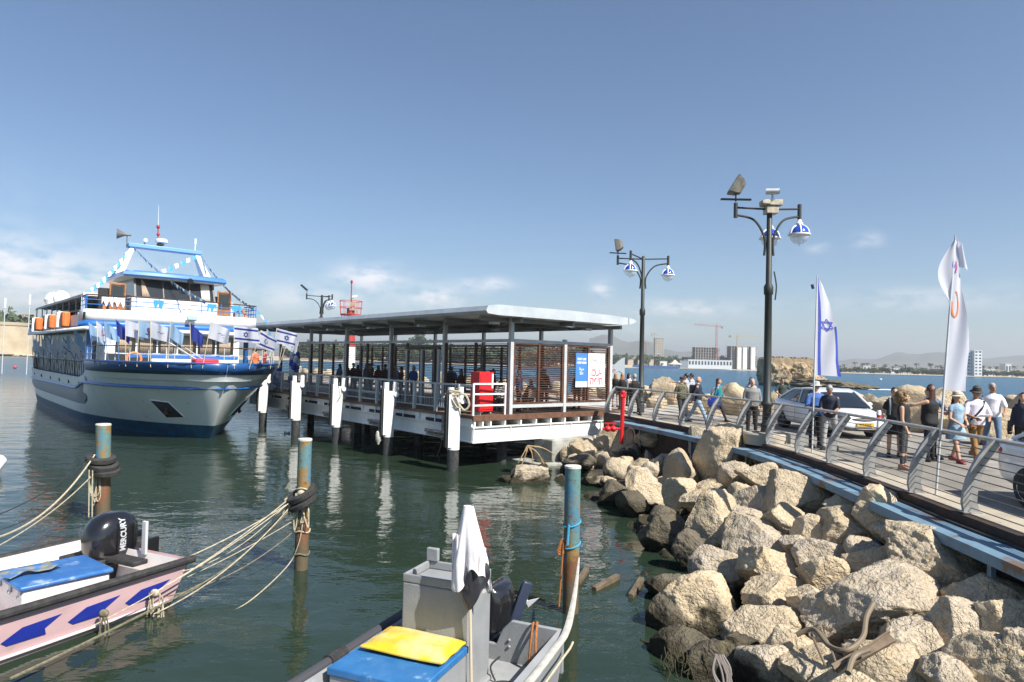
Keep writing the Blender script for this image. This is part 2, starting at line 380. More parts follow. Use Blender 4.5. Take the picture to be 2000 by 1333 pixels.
for a, b in [(a, b) for a in (.9, 7, 13, 19) for b in (2.2, 6.0)]: mb = MB(); mb.tube([T(a, b, -2), T(a, b, .98)], .2, 14); mb.build('support_pile', M('dark_wet_pile', (.05, .05, .045), .6, (.02, .02, .02), 5), sh)
# posts
PO = [0, 4.5, 9.1, 13.8, 18.4, 23.0]
for a in PO:
    for b in (1.8, 7.5):
        mb = MB(); tb(mb, a - .08, a + .08, b - .08, b + .08, 1.95, 5.66); mb.build('post', steel, sh, bevel=.008)
mb = MB(); tb(mb, -.075, .075, 4.7 - .075, 4.7 + .075, 1.95, 4.95); mb.build('post', steel, sh, bevel=.008)
# horizontal rails of the screens
for i in range(len(PO) - 1):
    a0, a1 = PO[i] + .082, PO[i + 1] - .082
    for b in (1.8, 7.5):
        mb = MB()
        tb(mb, a0, a1, b - .06, b + .06, 4.74, 4.86)
        if not (i == 1 and b == 1.8): tb(mb, a0, a1, b - .045, b + .045, 2.2, 2.3)
        mb.build('screen_rail', steel, sh)
for b0, b1 in ((1.882, 4.623), (4.777, 7.418)): m1 = MB(); tb(m1, -.06, .06, b0, b1, 4.74, 4.87); m1.build('screen_rail', steel, sh); m1 = MB(); tb(m1, -.06, .06, b0, b1, 2.2, 2.33); m1.build('screen_rail', steel, sh)
# slatted screens: each bay is one part
def screen_long(a0, a1, b, frames):
    mb = MB(); n = 24; z0, z1 = 2.34, 4.68
    for k in range(n + 1):
        z = z0 + (z1 - z0) * k / n; mb.bar(T(a0, b, z), T(a1, b, z), .045, .016, (0, .25, 1))
    for k in range(frames + 1):
        a = a0 + (a1 - a0) * k / frames; tb(mb, a - .05, a + .05, b - .05, b + .05, z0 - .03, z1 + .05)
    mb.build('slat_screen', slat_m, sh, smooth=False)
for i in range(5):
    a0, a1 = PO[i] + .13, PO[i + 1] - .13
    if i == 1: screen_long(a0 + 2.95, a1, 1.8, 1)
    else: screen_long(a0, a1, 1.8, 2 if i != 3 else 3)
    screen_long(a0, a1, 7.5, 3)
def screen_short(b0, b1):
    mb = MB(); n = 24; z0, z1 = 2.40, 4.66
    for k in range(n + 1):
        z = z0 + (z1 - z0) * k / n; mb.bar(T(0, b0, z), T(0, b1, z), .05, .018, (-.3, 0, 1))
    for b in (b0, (b0 + b1) / 2, b1): tb(mb, -.05, .05, b - .045, b + .045, z0 - .04, z1 + .05)
    tb(mb, -.045, .045, b0, b1, z0 - .05, z0 - .012); tb(mb, -.045, .045, b0, b1, z1 + .012, z1 + .07)
    mb.build('slat_screen', slat_m, sh, smooth=False)
screen_short(1.93, 4.57); screen_short(4.83, 7.37)
# diagonal tie rods
mb = MB()
for b0, b1 in ((1.93, 4.57), (4.83, 7.37)): mb.tube([T(.07, b0, 2.45), T(.07, b1, 4.6)], .009, 5); mb.tube([T(.07, b1, 2.45), T(.07, b0, 4.6)], .009, 5)
mb.tube([T(.3, 7.42, 2.4), T(4.3, 7.42, 4.7)], .01, 5)
mb.build('tie_rod', grey_st, sh)
# door frame in the second bay
for a in (4.9, 6.25, 7.55):
    mb = MB(); tb(mb, a - .06, a + .06, 1.72, 1.84, 1.95, 4.45); mb.build('door_frame', steel, sh)
mb = MB(); tb(mb, 4.84, 7.61, 1.72, 1.84, 4.452, 4.56)
for a in (5.02, 6.1, 6.4, 7.42): tb(mb, a - .04, a + .04, 1.75, 1.81, 1.95, 4.4)
mb.build('sliding_door', slat_m, sh)
# roof: wing-shaped slab, cross section in (b, z)
def roof_ring(a):
    pr = [(-.12, 5.70), (-.20, 5.80), (-.12, 5.98), (.35, 6.05), (4, 6.07), (6.6, 6.03), (7.5, 5.99), (7.95, 5.95), (8.12, 5.86), (7.8, 5.73), (7.2, 5.67), (6.4, 5.665), (.4, 5.665)]
    return [T(a, b, z) for b, z in pr]
mb = MB(); mb.loft([roof_ring(a) for a in (-.95, -.7, 6, 12, 18, LA + .3)])
mb.build('roof', M('roof_metal', (.50, .54, .56), .38, (.42, .46, .48), 1.2, metal=.15), sh, ang=40)
mb = MB(); mb.loft([[T(a, b, z) for b, z in [(7.55, 5.99), (7.61, 5.985), (7.61, 5.70), (7.55, 5.69)]] for a in (-.953, -.951)]); mb.build('roof_joint', M('roof_joint_grey', (.2, .22, .25), .5), sh)
mb = MB()
for a in [i * 2.3 + .2 for i in range(11)]: tb(mb, a - .05, a + .05, .4, 7.6, 5.52, 5.66)
for b in (1.8, 4.6, 7.5): tb(mb, -.6, LA, b - .06, b + .06, 5.50, 5.655)
for i in range(5): mb.bar(T(PO[i], 1.8, 5.55), T(PO[i + 1], 4.6, 5.55), .05, .05); mb.bar(T(PO[i], 7.5, 5.55), T(PO[i + 1], 4.6, 5.55), .05, .05)
mb.build('roof_beam', M('roof_beam_grey', (.24, .26, .27), .5), sh)
for a, b in ((.2, 1.1), (.2, 6.2), (5, .9), (9.5, .9), (14, .9), (4.5, 4.6), (10, 4.6)):
    mb = MB(); tb(mb, a - .12, a + .12, b - .18, b + .18, 5.40, 5.49); mb.build('ceiling_lamp', lgrey, sh)
# walkway railing along the water side
mb = MB(); tb(mb, .05, LA, .03, .09, 3.02, 3.09); tb(mb, .9, LA, .045, .075, 2.12, 2.16); tb(mb, .9, LA, .045, .075, 2.45, 2.48); mb.build('walkway_railing', steel, sh)
k = 0
for a in [.9 + 1.57 * i for i in range(15)]:
    mb = MB(); tb(mb, a - .05, a + .05, -.02, .09, 1.95, 3.09); mb.build('railing_post', steel, sh)
    mb = MB()
    for j in range(12): aa = a + .12 + j * .12; mb.tube([T(aa, .06, 2.16), T(aa, .06, 3.02)], .008, 5)
    mb.build('baluster_panel', lgrey, sh)
# white corner gate rail in front of the red box
mb = MB()
for b in (.03, 1.55): tb(mb, -.03, .03, b - .03, b + .04, 1.95, 3.14)
for z in (2.3, 2.72, 3.1): tb(mb, -.02, .02, .03, 1.6, z, z + .06)
for b in (.25, .6): tb(mb, .3, .34, b, b + .04, 1.95, 2.6)
mb.build('corner_railing', white, sh)
# ---- signs on the end screen
def text(s, size, loc, ex, ez, mat, parent, name='lettering', align='CENTER', sxx=1.0, bold=.0):
    cu = bpy.data.curves.new(name, 'FONT'); cu.body = s; cu.size = size; cu.align_x = align; cu.extrude = .0015; cu.offset = bold
    to = bpy.data.objects.new('tmp', cu); COL.objects.link(to); bpy.context.view_layer.update()
    me = bpy.data.meshes.new_from_object(to.evaluated_get(bpy.context.evaluated_depsgraph_get())); bpy.data.objects.remove(to)
    ex, ez = V(ex), V(ez); ny = ex.cross(ez)
    me.transform(Matrix((ex * sxx, ez, ny)).transposed().to_4x4())
    me.transform(Matrix.Translation(V(loc))); me.name = name; me.materials.clear(); me.materials.append(mat)
    return link(name, me, parent)
ink_g = M('ink_grey', (.25, .27, .30), .6); ink_r = M('ink_red', (.75, .12, .14), .6); ink_w = M('ink_white', (.8, .82, .85), .6); ink_b = M('ink_navy', (.03, .06, .35), .6)
def banner(name, label, b0, b1, z0, z1, m):
    o = empty(name, label, 'sign', V((P0.x, P0.y, 0)), atan2(PA.y, PA.x)); mb = MB(); tb(mb, -.085, -.07, b0, b1, z0, z1); mb.build('sign_board', m, o); return o
EX = V((0, -1, 0)); EZ = V((0, 0, 1))
b1 = banner('blue_sign', 'narrow blue banner with white English and Arabic lettering hung on the slatted end screen', 5.28, 5.99, 2.98, 4.42, M('banner_blue', (.06, .20, .50), .5))
mb = MB(); tb(mb, -.088, -.0855, 5.29, 5.98, 2.985, 3.22); mb.build('white_strip', whitef, b1)
text('FERRY LINE', .13, T(-.088, 5.635, 4.12), EX, EZ, ink_w, b1, sxx=.80, bold=.004); text('ACRE HAIFA', .13, T(-.088, 5.635, 3.97), EX, EZ, ink_w, b1, sxx=.80, bold=.004)
text('\uFE8E\uFED4\uFEF4\uFEA3', .17, T(-.088, 5.635, 3.70), EX, EZ, ink_w, b1, bold=.002); text('\uFE8E\uFB91\uFECB', .17, T(-.088, 5.635, 3.52), EX, EZ, ink_w, b1, bold=.004)
b2 = banner('white_sign', 'white banner with red Hebrew lettering and grey waves hung on the slatted end screen', 6.03, 7.08, 2.98, 4.42, whitef)
text('\u05D8\u05D9\u05D9\u05E9 \u05D5\u05E7', .25, T(-.088, 6.55, 4.03), EX, EZ, ink_g, b2, bold=.006)
text('\u05D5\u05DB\u05E2-', .46, T(-.088, 6.55, 3.46), EX, EZ, ink_r, b2, bold=.014, sxx=.82)
text('\u05D4\u05E4\u05D9\u05D7', .46, T(-.088, 6.55, 3.10), EX, EZ, ink_r, b2, bold=.014, sxx=.82)
for zz in (3.93, 3.84):
    mb = MB(); mb.tube([T(-.088, 6.25 + .6 * i / 32, zz + .022 * sin(i * pi / 3.2)) for i in range(33)], .007, 4); mb.build('wave_line', ink_g, b2)
# grey curved info sign behind the shelter
q = G(1210, 792, 1.9)
o = empty('info_sign', 'tall grey information board with curved top and small emblem beside the shelter corner', 'sign', (q.x, q.y + .8, 1.9), radians(8))
mb = MB(); mb.prism([V((x, 0, z)) for x, z in [(-.37, 0), (.37, 0), (.37, 2.45), (.2, 2.38), (0, 2.22), (-.2, 2.05), (-.33, 1.8), (-.37, 1.5)]], (0, .06, 0)); mb.build('board', M('sign_grey', (.36, .40, .43), .5), o)
mb = MB(); mb.tube([V((-.2 + .07 * cos(t * .7), -.01, 1.75 + .07 * sin(t * .7))) for t in range(9)], .016, 5); mb.build('emblem', M('emblem_pink', (.6, .05, .2), .5), o)
mb = MB(); mb.tube([V((x / 10, -.01, 1.68 + .05 * sin(x * 2))) for x in (-.5, 0, .5, 1, 1.5, 2, 2.5)], .012, 5); mb.build('emblem', M('emblem_green', (.1, .35, .2), .5), o)
text('\u05D5\u05DB\u05E2 \u05DC\u05DE\u05E0', .2, (0, -.004, 1.1), (1, 0, 0), EZ, ink_g, o, bold=.003)
# ---- red box
rb = empty('red_cabinet', 'bright red steel cabinet standing at the shelter corner behind the white rail', 'cabinet', S(.55, .85, 1.95), atan2(PA.y, PA.x) + radians(6))
mb = MB(); mb.box(-.25, .25, -.37, .37, .12, 1.62); mb.build('body', red, rb, bevel=.012)
mb = MB(); mb.box(-.275, -.255, -.345, .345, .2, 1.55); mb.build('door', red, rb, bevel=.006)
mb = MB(); mb.box(-.282, -.272, -.33, -.25, 1.0, 1.55); mb.build('label_strip', whitef, rb)
mb = MB()
for y in (-.3, .3): mb.box(-.2, .2, y - .04, y + .04, 0, .12)
mb.build('foot', grey_st, rb)
# ---- white mooring piles with bollard pipes
blk_p = M('pile_black_coat', (.035, .036, .038), .5, (.09, .085, .075), 7, lo=.45, hi=.7)
names = ['the nearest, wound with thick tan rope', 'second from the shelter corner, with a white float at its foot', 'third from the shelter corner, with a thin black hose loop', 'fourth from the shelter corner, beside the ferry bow', 'partly hidden behind the ferry bow']
PILE = []
for i, (x, y) in enumerate([(884, 919), (757, 889), (657, 866), (577, 850), (513, 832)]):
    q = G(x, y, 0); PILE.append(q)
    o = empty('mooring_pile', 'white mooring pile, ' + names[i], 'pile', (q.x, q.y, 0), atan2(PA.y, PA.x), 'white mooring piles beside the shelter')
    r = .225
    mb = MB(); mb.lathe([(r, .75), (r, 2.62), (r * .98, 2.64), (.0, 2.64)], n=24); mb.build('pile_sleeve', white, o)
    mb = MB(); mb.lathe([(r - .012, -1.5), (r - .012, .748)], n=24); mb.build('pile_foot', blk_p, o)
    mb = MB(); mb.tube([V((.05, .13, 2.4)), V((.05, .13, 3.0))], .115, 16); mb.build('head_pipe', white, o, ang=50)
    mb = MB(); mb.tube([V((-.02, -.26, 2.50)), V((-.02, -.26, 3.02))], .105, 16); mb.tube([V((-.3, -.16, 2.52)), V((.2, -.34, 2.52))], .10, 16); mb.build('bollard', white, o, ang=50)
    mb = MB(); mb.box(-.06, .06, r - .02, r + .16, .85, 2.75); mb.build('rubber_fender', black, o)
    mb = MB(); mb.box(-.14, -.10, r - .06, r + .1, .85, 2.75)
    for z in (1.1, 1.5, 2.3): mb.box(-.16, -.08, r - .07, r + .05, z, z + .06)
    mb.build('fender_flange', white, o)
p = PILE[0]
def ring(c, R, n=20, t=1.0, ph=0, tilt=0): return [V(c) + V((R * cos(a), R * sin(a), tilt * cos(a + ph))) for a in [2 * pi * t * i / n for i in range(int(n * 1) + 1)]]
mb = MB()
for k in range(3): mb.tube(ring((p.x, p.y, 2.74 + .05 * k), .24 + .012 * k, 22, 1, k, .06), .03, 6)
mb.tube(spl([p + V((-.2, -.15, 2.75)), p + V((-.05, -.27, 2.55)), p + V((.12, -.27, 2.3)), p + V((.2, -.25, 2.35)), p + V((.05, -.28, 2.7))], 6), .035, 6)
mb.tube(spl([p + V((.15, -.24, 2.45)), p + V((.38, -.2, 2.2)), p + V((.55, -.2, 2.4)), p + V((.42, -.18, 2.72)), p + V((.2, -.22, 2.8))], 6), .038, 6)
mb.tube(spl([p + V((-.2, -.1, 2.85)), p + V((-.34, -.05, 2.7)), p + V((-.4, -.1, 2.55))], 5), .025, 6)
tag(mb.build('thick_rope', rope_m), 'thick tan mooring rope coiled round the nearest white pile', 'rope')
mb = MB(); q = G(862, 800, 1.9); mb.tube(spl([V((q.x, q.y, 1.9)), V((q.x + .02, q.y, 1.2)), V((q.x + .05, q.y - .1, .5)), V((q.x - .12, q.y - .2, -.1)), V((q.x - .16, q.y - .2, -.5))], 8), .03, 6)
tag(mb.build('hanging_rope', rope_d), 'brown rope hanging from the shelter deck down into the water', 'rope')
p = PILE[1]; mb = MB(); mb.tube([p + V((-.38, -.1, 1.35)), p + V((-.38, -.12, .95))], .012, 5); mb.build('x', rope_m).name = 'float_line'
fl = bpy.data.objects['float_line']; mb = MB(); mb.lathe([(.0, .42), (.05, .45), (.06, .52), (.12, .6), (.13, .8), (.1, .95), (.04, 1.0), (0, 1.02)], (p.x - .38, p.y - .12, 0), 12); o = mb.build('white_float', M('dirty_white_float', (.6, .58, .52), .6, (.4, .36, .3), 12)); tag(o, 'dirty white float hanging from a line at the second white pile', 'float'); fl.parent = o
p = PILE[2]; mb = MB(); mb.tube(spl([p + V((.05, -.24, 2.75)), p + V((.22, -.3, 2.6)), p + V((.2, -.3, 2.2)), p + V((.05, -.26, 1.95))], 6), .015, 5); tag(mb.build('black_hose', black), 'short black hose looped on the third white pile', 'hose')
# ---- balloons at the far end of the walkway
bb = M('blue_balloon', (.03, .08, .42), .25); bw = M('white_balloon', (.62, .64, .72), .3)
for c, (a, b, z, n, lab) in enumerate([(18.9, .9, 1.95, 46, 'tall column of blue and white balloons at the ferry gangway'), (21.5, .9, 1.95, 26, 'shorter balloon column behind the ferry flags, partly hidden')]):
    o = empty('balloon_column', lab, 'balloons', S(a, b, z), 0, 'balloon columns at the gangway')
    for k in range(n):
        an = k * 1.57 + .25 * (k // 4); zz = .16 + (k // 4) * .2; lean = .35 * sin(zz * .8)
        mb = MB(); mb.ell((.19 * cos(an) + lean * .4, .19 * sin(an), zz), (.135, .135, .16), 10, 7); mb.build('balloon', bb if (k + k // 4) % 4 < 2 else bw, o)
# ---- tables and chairs inside, seen through the end screen
for i, (a, b, lab) in enumerate([(2.2, 3.4, 'near the slatted end screen'), (2.6, 5.9, 'under the hanging signs'), (6.8, 4.8, 'in the middle of the shelter')]):
    o = empty('folding_table', 'white topped folding table inside the shelter ' + lab, 'table', S(a, b, 1.95), atan2(PB.y, PB.x), 'tables in the shelter')
    mb = MB(); mb.box(-.8, .8, -.38, .38, .70, .74); mb.build('table_top', whitef, o, bevel=.01)
    for x in (-.68, .68):
        for y in (-.3, .3): mb = MB(); mb.tube([V((x, y, 0)), V((x * .95, y * .95, .7))], .018, 6); mb.build('leg', lgrey, o)
# ---- concrete abutment and dark quay wall at the landward end
mb = MB(); q = S(-.2, 4.9, 0); mb.obox((q.x, q.y, .45), PA * .55, PB * 1.5, V((0, 0, .5))); mb.obox((q.x - .3, q.y + .2, -.2), PA * 1.2, PB * 2.2, V((0, 0, .3)))
tag(mb.build('concrete_abutment', M('abutment_concrete', (.42, .42, .39), .85, (.2, .2, .17), 1.5, bump=.006, bs=20, world=True), bevel=.03), 'pale concrete block holding up the landward end of the shelter deck', 'abutment')
mb = MB(); a = RP[0] + rail_n(0) * .1; b_ = S(-.3, 7.9, 0); c_ = RP[2] + rail_n(2) * .02
mb.prism([V((S(0, 7.6, 0).x, S(0, 7.6, 0).y, .0)), V((b_.x, b_.y, 0)), V((RP[1].x - .25, RP[1].y - .25, 0)), V((c_.x, c_.y, 0)), V((c_.x + 1, c_.y + 1.2, 0)), V((b_.x + 1, b_.y + 2, 0))], (0, 0, 1.86))
tag(mb.build('quay_wall', M('quay_dark_concrete', (.15, .14, .13), .9, (.08, .08, .075), 2, bump=.01, bs=10, world=True), smooth=False), 'dark concrete quay wall behind the red hydrant between shelter and railing', 'quay wall')
# ------------------------------------------------------------------ promenade railing, blue beam, kerb
rl = empty('promenade_railing', 'curving galvanised promenade railing with leaning flat posts and nine thin rails', 'railing', (0, 0, 0))
galv = M('galvanised_steel', (.36, .365, .36), .45, (.28, .28, .275), 6, metal=.35, bump=.0008, bs=80)
rod = M('rail_rod_steel', (.16, .15, .14), .5, (.10, .09, .08), 8, metal=.3)
PROF = [(-.02, 0), (.015, .15), (.0, .3), (-.03, .45), (-.09, .62), (-.17, .78), (-.27, .92), (-.37, 1.03)]  # (towards the water, height)
for i in range(nR):
    n = rail_n(i); t = V((n.y, -n.x, 0)); base = RP[i]; mb = MB()
    ringa = []
    for j, (o_, z) in enumerate(PROF):
        wd = .11 - .045 * j / 7
        d0 = PROF[max(j - 1, 0)]; d1 = PROF[min(j + 1, 7)]; tn = V((d1[0] - d0[0], d1[1] - d0[1])).normalized()
        c = V((base.x, base.y, 1.95)) + n * o_ + V((0, 0, z)); q = n * tn.y - V((0, 0, 1)) * tn.x
        ringa.append([c + q * wd + t * .03, c + q * wd - t * .03, c - q * wd - t * .03, c - q * wd + t * .03])
    mb.loft(ringa); mb.build('post', galv, rl, smooth=False)
    mb = MB(); mb.obox(V((base.x, base.y, 1.957)), n * .13, t * .09, (0, 0, .007)); mb.build('foot_plate', galv, rl)
def along(fn, n=6):
    pts = [fn(i) for i in range(nR)]; return spl(pts, n)
mb = MB(); mb.tube(along(lambda i: V((RP[i].x, RP[i].y, 1.95)) + rail_n(i) * -.40 + V((0, 0, 1.06))), .042, 10, sq=(1.25, .8)); mb.build('handrail', galv, rl)
import bisect
for k in range(9):
    z = .07 + k * .105
    j = 0
    while j < 6 and PROF[j + 1][1] < z: j += 1
    a, b = PROF[j], PROF[j + 1]; o_ = a[0] + (b[0] - a[0]) * (z - a[1]) / (b[1] - a[1]) + .055
    mb = MB(); mb.tube(along(lambda i: V((RP[i].x, RP[i].y, 1.95 + z)) + rail_n(i) * (o_ - .055)), .0085, 5); mb.build('thin_rail', rod, rl)
# blue box beam walkway outside the kerb
bluem = M('weathered_blue_steel', (.15, .25, .33), .6, (.11, .19, .26), 1.6, bump=.002, bs=25, world=True, col3=(.15, .10, .07), s3=1.6, lo3=.56, hi3=.62)
bm_ = empty('service_walkway', 'pale blue rusty steel service walkway running below the promenade kerb above the boulders', 'walkway')
mb = MB(); rings = []
for i in range(1, nR):
    rings.append([off(i, .17, 1.78), off(i, .76, 1.78), off(i, .76, 1.64), off(i, .68, 1.64), off(i, .68, 1.75), off(i, .17, 1.75)])
mb.loft(rings); mb.build('deck_plate', bluem, bm_, smooth=False)
for i in range(2, nR, 2):
    n = rail_n(i); t = V((n.y, -n.x, 0)); mb = MB(); c = off(i, .42, 1.68); mb.obox(c, n * .24, t * .04, (0, 0, .06)); mb.obox(off(i, .62, 1.3), n * .03, t * .04, (0, 0, .3)); mb.build('bracket', bluem, bm_)
mb = MB(); mb.loft([[off(i, .07, 1.935), off(i, .15, 1.925), off(i, .165, 1.74), off(i, .165, .6), off(i, .07, .6)] for i in range(0, nR)])
tag(mb.build('quay_edge', M('rusty_dark_edge', (.03, .024, .02), .8, (.07, .035, .02), 3, bump=.012, bs=14, world=True, stretch=None), smooth=False), 'dark rust stained timber and steel edge under the railing kerb', 'quay edge')
mb = MB(); mb.tube(spl([off(i, .22 + .04 * (i % 2), 1.80) for i in range(3, nR)], 5), .022, 6); tag(mb.build('black_cable', black), 'black cable lying along the blue walkway plate', 'cable')
# ------------------------------------------------------------------ rocks
lime = dict(bs=9, bd=12)
def rockmat(name, a, b, c):
    m = bpy.data.materials.new(name); m.use_nodes = True; t = m.node_tree; p = t.nodes['Principled BSDF']; p.inputs['Roughness'].default_value = .92; p.inputs['Specular IOR Level'].default_value = .25
    geo = t.nodes.new('ShaderNodeNewGeometry'); oi = t.nodes.new('ShaderNodeObjectInfo')
    ad = t.nodes.new('ShaderNodeVectorMath'); ad.operation = 'ADD'; t.links.new(geo.outputs['Position'], ad.inputs[0])
    cmb = t.nodes.new('ShaderNodeCombineXYZ'); ml = t.nodes.new('ShaderNodeMath'); ml.operation = 'MULTIPLY'; ml.inputs[1].default_value = 50; t.links.new(oi.outputs['Random'], ml.inputs[0]); t.links.new(ml.outputs[0], cmb.inputs[0]); t.links.new(cmb.outputs[0], ad.inputs[1])
    def noi(s, d, r=.6, ty='ShaderNodeTexNoise'):
        n = t.nodes.new(ty); n.inputs['Scale'].default_value = s; n.inputs['Detail'].default_value = d; n.inputs['Roughness'].default_value = r; t.links.new(ad.outputs[0], n.inputs[0]); return n.outputs[0]
    def mr(v, lo, hi, a_=0, b_=1):
        n = t.nodes.new('ShaderNodeMapRange'); n.inputs[1].default_value = lo; n.inputs[2].default_value = hi; n.inputs[3].default_value = a_; n.inputs[4].default_value = b_; t.links.new(v, n.inputs[0]); return n.outputs[0]
    def mix(f, x, y):
        n = t.nodes.new('ShaderNodeMix'); n.data_type = 'RGBA'; t.links.new(f, n.inputs[0])
        for s, v in ((6, x), (7, y)):
            if isinstance(v, tuple): n.inputs[s].default_value = (*v, 1)
            else: t.links.new(v, n.inputs[s])
        return n.outputs[2]
    col = mix(mr(noi(1.6, 6), .38, .62), a, b); col = mix(mr(noi(3.3, 8, .65), .54, .66), col, c)
    col = mix(mr(noi(34, 4, .7), .60, .74), col, tuple(x * .42 for x in b))       # pits
    col = mix(mr(oi.outputs['Random'], .3, 1, 0, .30), col, (.30, .26, .20))
    sx = t.nodes.new('ShaderNodeSeparateXYZ'); t.links.new(geo.outputs['Position'], sx.inputs[0])
    zz = t.nodes.new('ShaderNodeMath'); zz.operation = 'ADD'; t.links.new(sx.outputs[2], zz.inputs[0]); t.links.new(mr(noi(2.0, 4), .3, .7, -.22, .22), zz.inputs[1])
    col = mix(mr(zz.outputs[0], .42, .20), col, (.042, .036, .022)); t.links.new(col, p.inputs['Base Color'])  # algae and wet band at the waterline
    h = t.nodes.new('ShaderNodeMath'); h.operation = 'ADD'; t.links.new(mr(noi(5, 7, .52), 0, 1, 0, .10), h.inputs[0]); t.links.new(mr(noi(24, 4, .5), .46, .64, .0, -.014), h.inputs[1])
    vo = t.nodes.new('ShaderNodeTexVoronoi'); vo.feature = 'DISTANCE_TO_EDGE'; vo.inputs['Scale'].default_value = 1.3; dn = t.nodes.new('ShaderNodeVectorMath'); dn.operation = 'ADD'
    n2 = t.nodes.new('ShaderNodeTexNoise'); n2.inputs['Scale'].default_value = 3; n2.inputs['Detail'].default_value = 5; t.links.new(ad.outputs[0], n2.inputs[0]); t.links.new(ad.outputs[0], dn.inputs[0]); t.links.new(n2.outputs[1], dn.inputs[1]); t.links.new(dn.outputs[0], vo.inputs['Vector'])
    h2 = t.nodes.new('ShaderNodeMath'); h2.operation = 'ADD'; t.links.new(h.outputs[0], h2.inputs[0]); t.links.new(mr(vo.outputs[0], 0, .03, -.012, 0), h2.inputs[1])
    bp = t.nodes.new('ShaderNodeBump'); bp.inputs['Distance'].default_value = 1; t.links.new(h2.outputs[0], bp.inputs['Height']); t.links.new(bp.outputs[0], p.inputs['Normal'])
    return m
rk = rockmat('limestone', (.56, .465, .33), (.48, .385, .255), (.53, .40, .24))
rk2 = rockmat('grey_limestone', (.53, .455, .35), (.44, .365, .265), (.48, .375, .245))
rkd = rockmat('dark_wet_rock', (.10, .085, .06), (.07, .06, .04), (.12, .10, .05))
ICO = {}
def ico(n):
    if n not in ICO:
        bm = bmesh.new(); bmesh.ops.create_icosphere(bm, subdivisions=n, radius=1)
        ICO[n] = ([v.co.copy() for v in bm.verts], [[v.index for v in f.verts] for f in bm.faces]); bm.free()
    return ICO[n]
def rock_mesh(seed, sub, dims, R, mat, cuts=12, rough=1.0):
    rnd = random.Random(seed); vs, fs = ico(sub); pl = []
    for _ in range(cuts):
        n = V((rnd.gauss(0, 1), rnd.gauss(0, 1), rnd.gauss(0, .9))).normalized(); pl.append((n, rnd.uniform(.50, .82)))
    o = V((seed * 3.1, seed * 1.7, 0)); out = []
    for p in vs:
        q = p.copy()
        for n, d in pl:
            k = q.dot(n) - d
            if k > 0: q = q - n * (k * .985)
        f = noise.fractal(q * 1.7 + o, 1, 2, 3) * .045 + noise.fractal(q * 4.5 + o, .8, 2, 4 if sub > 4 else 3) * .042 * rough
        if sub > 4: f += -abs(noise.noise(q * 9 + o)) * .034 * rough + noise.noise(q * 23 + o) * .012
        q = q + p * f
        out.append(q)
    ex = [max(q[i] for q in out) - min(q[i] for q in out) for i in range(3)]; ce = [(max(q[i] for q in out) + min(q[i] for q in out)) / 2 for i in range(3)]
    out = [R @ V(((q[0] - ce[0]) / ex[0] * dims[0], (q[1] - ce[1]) / ex[1] * dims[1], (q[2] - ce[2]) / ex[2] * dims[2])) for q in out]
    me = bpy.data.meshes.new('boulder'); me.from_pydata(out, [], fs); me.polygons.foreach_set('use_smooth', [True] * len(fs)); me.materials.append(mat); me.update()
    return me
def slope(x, y):
    # plane rising from the water's edge to the quay
    z = 0
    for _ in range(6):
        p = G(x, y, z); z = max(0.0, min(1.5, (p.x - 2.25) * .37))
        if p.y > 22: z = max(z, min(1.5, (p.x - 1.0) * .35))
    return G(x, y, z)
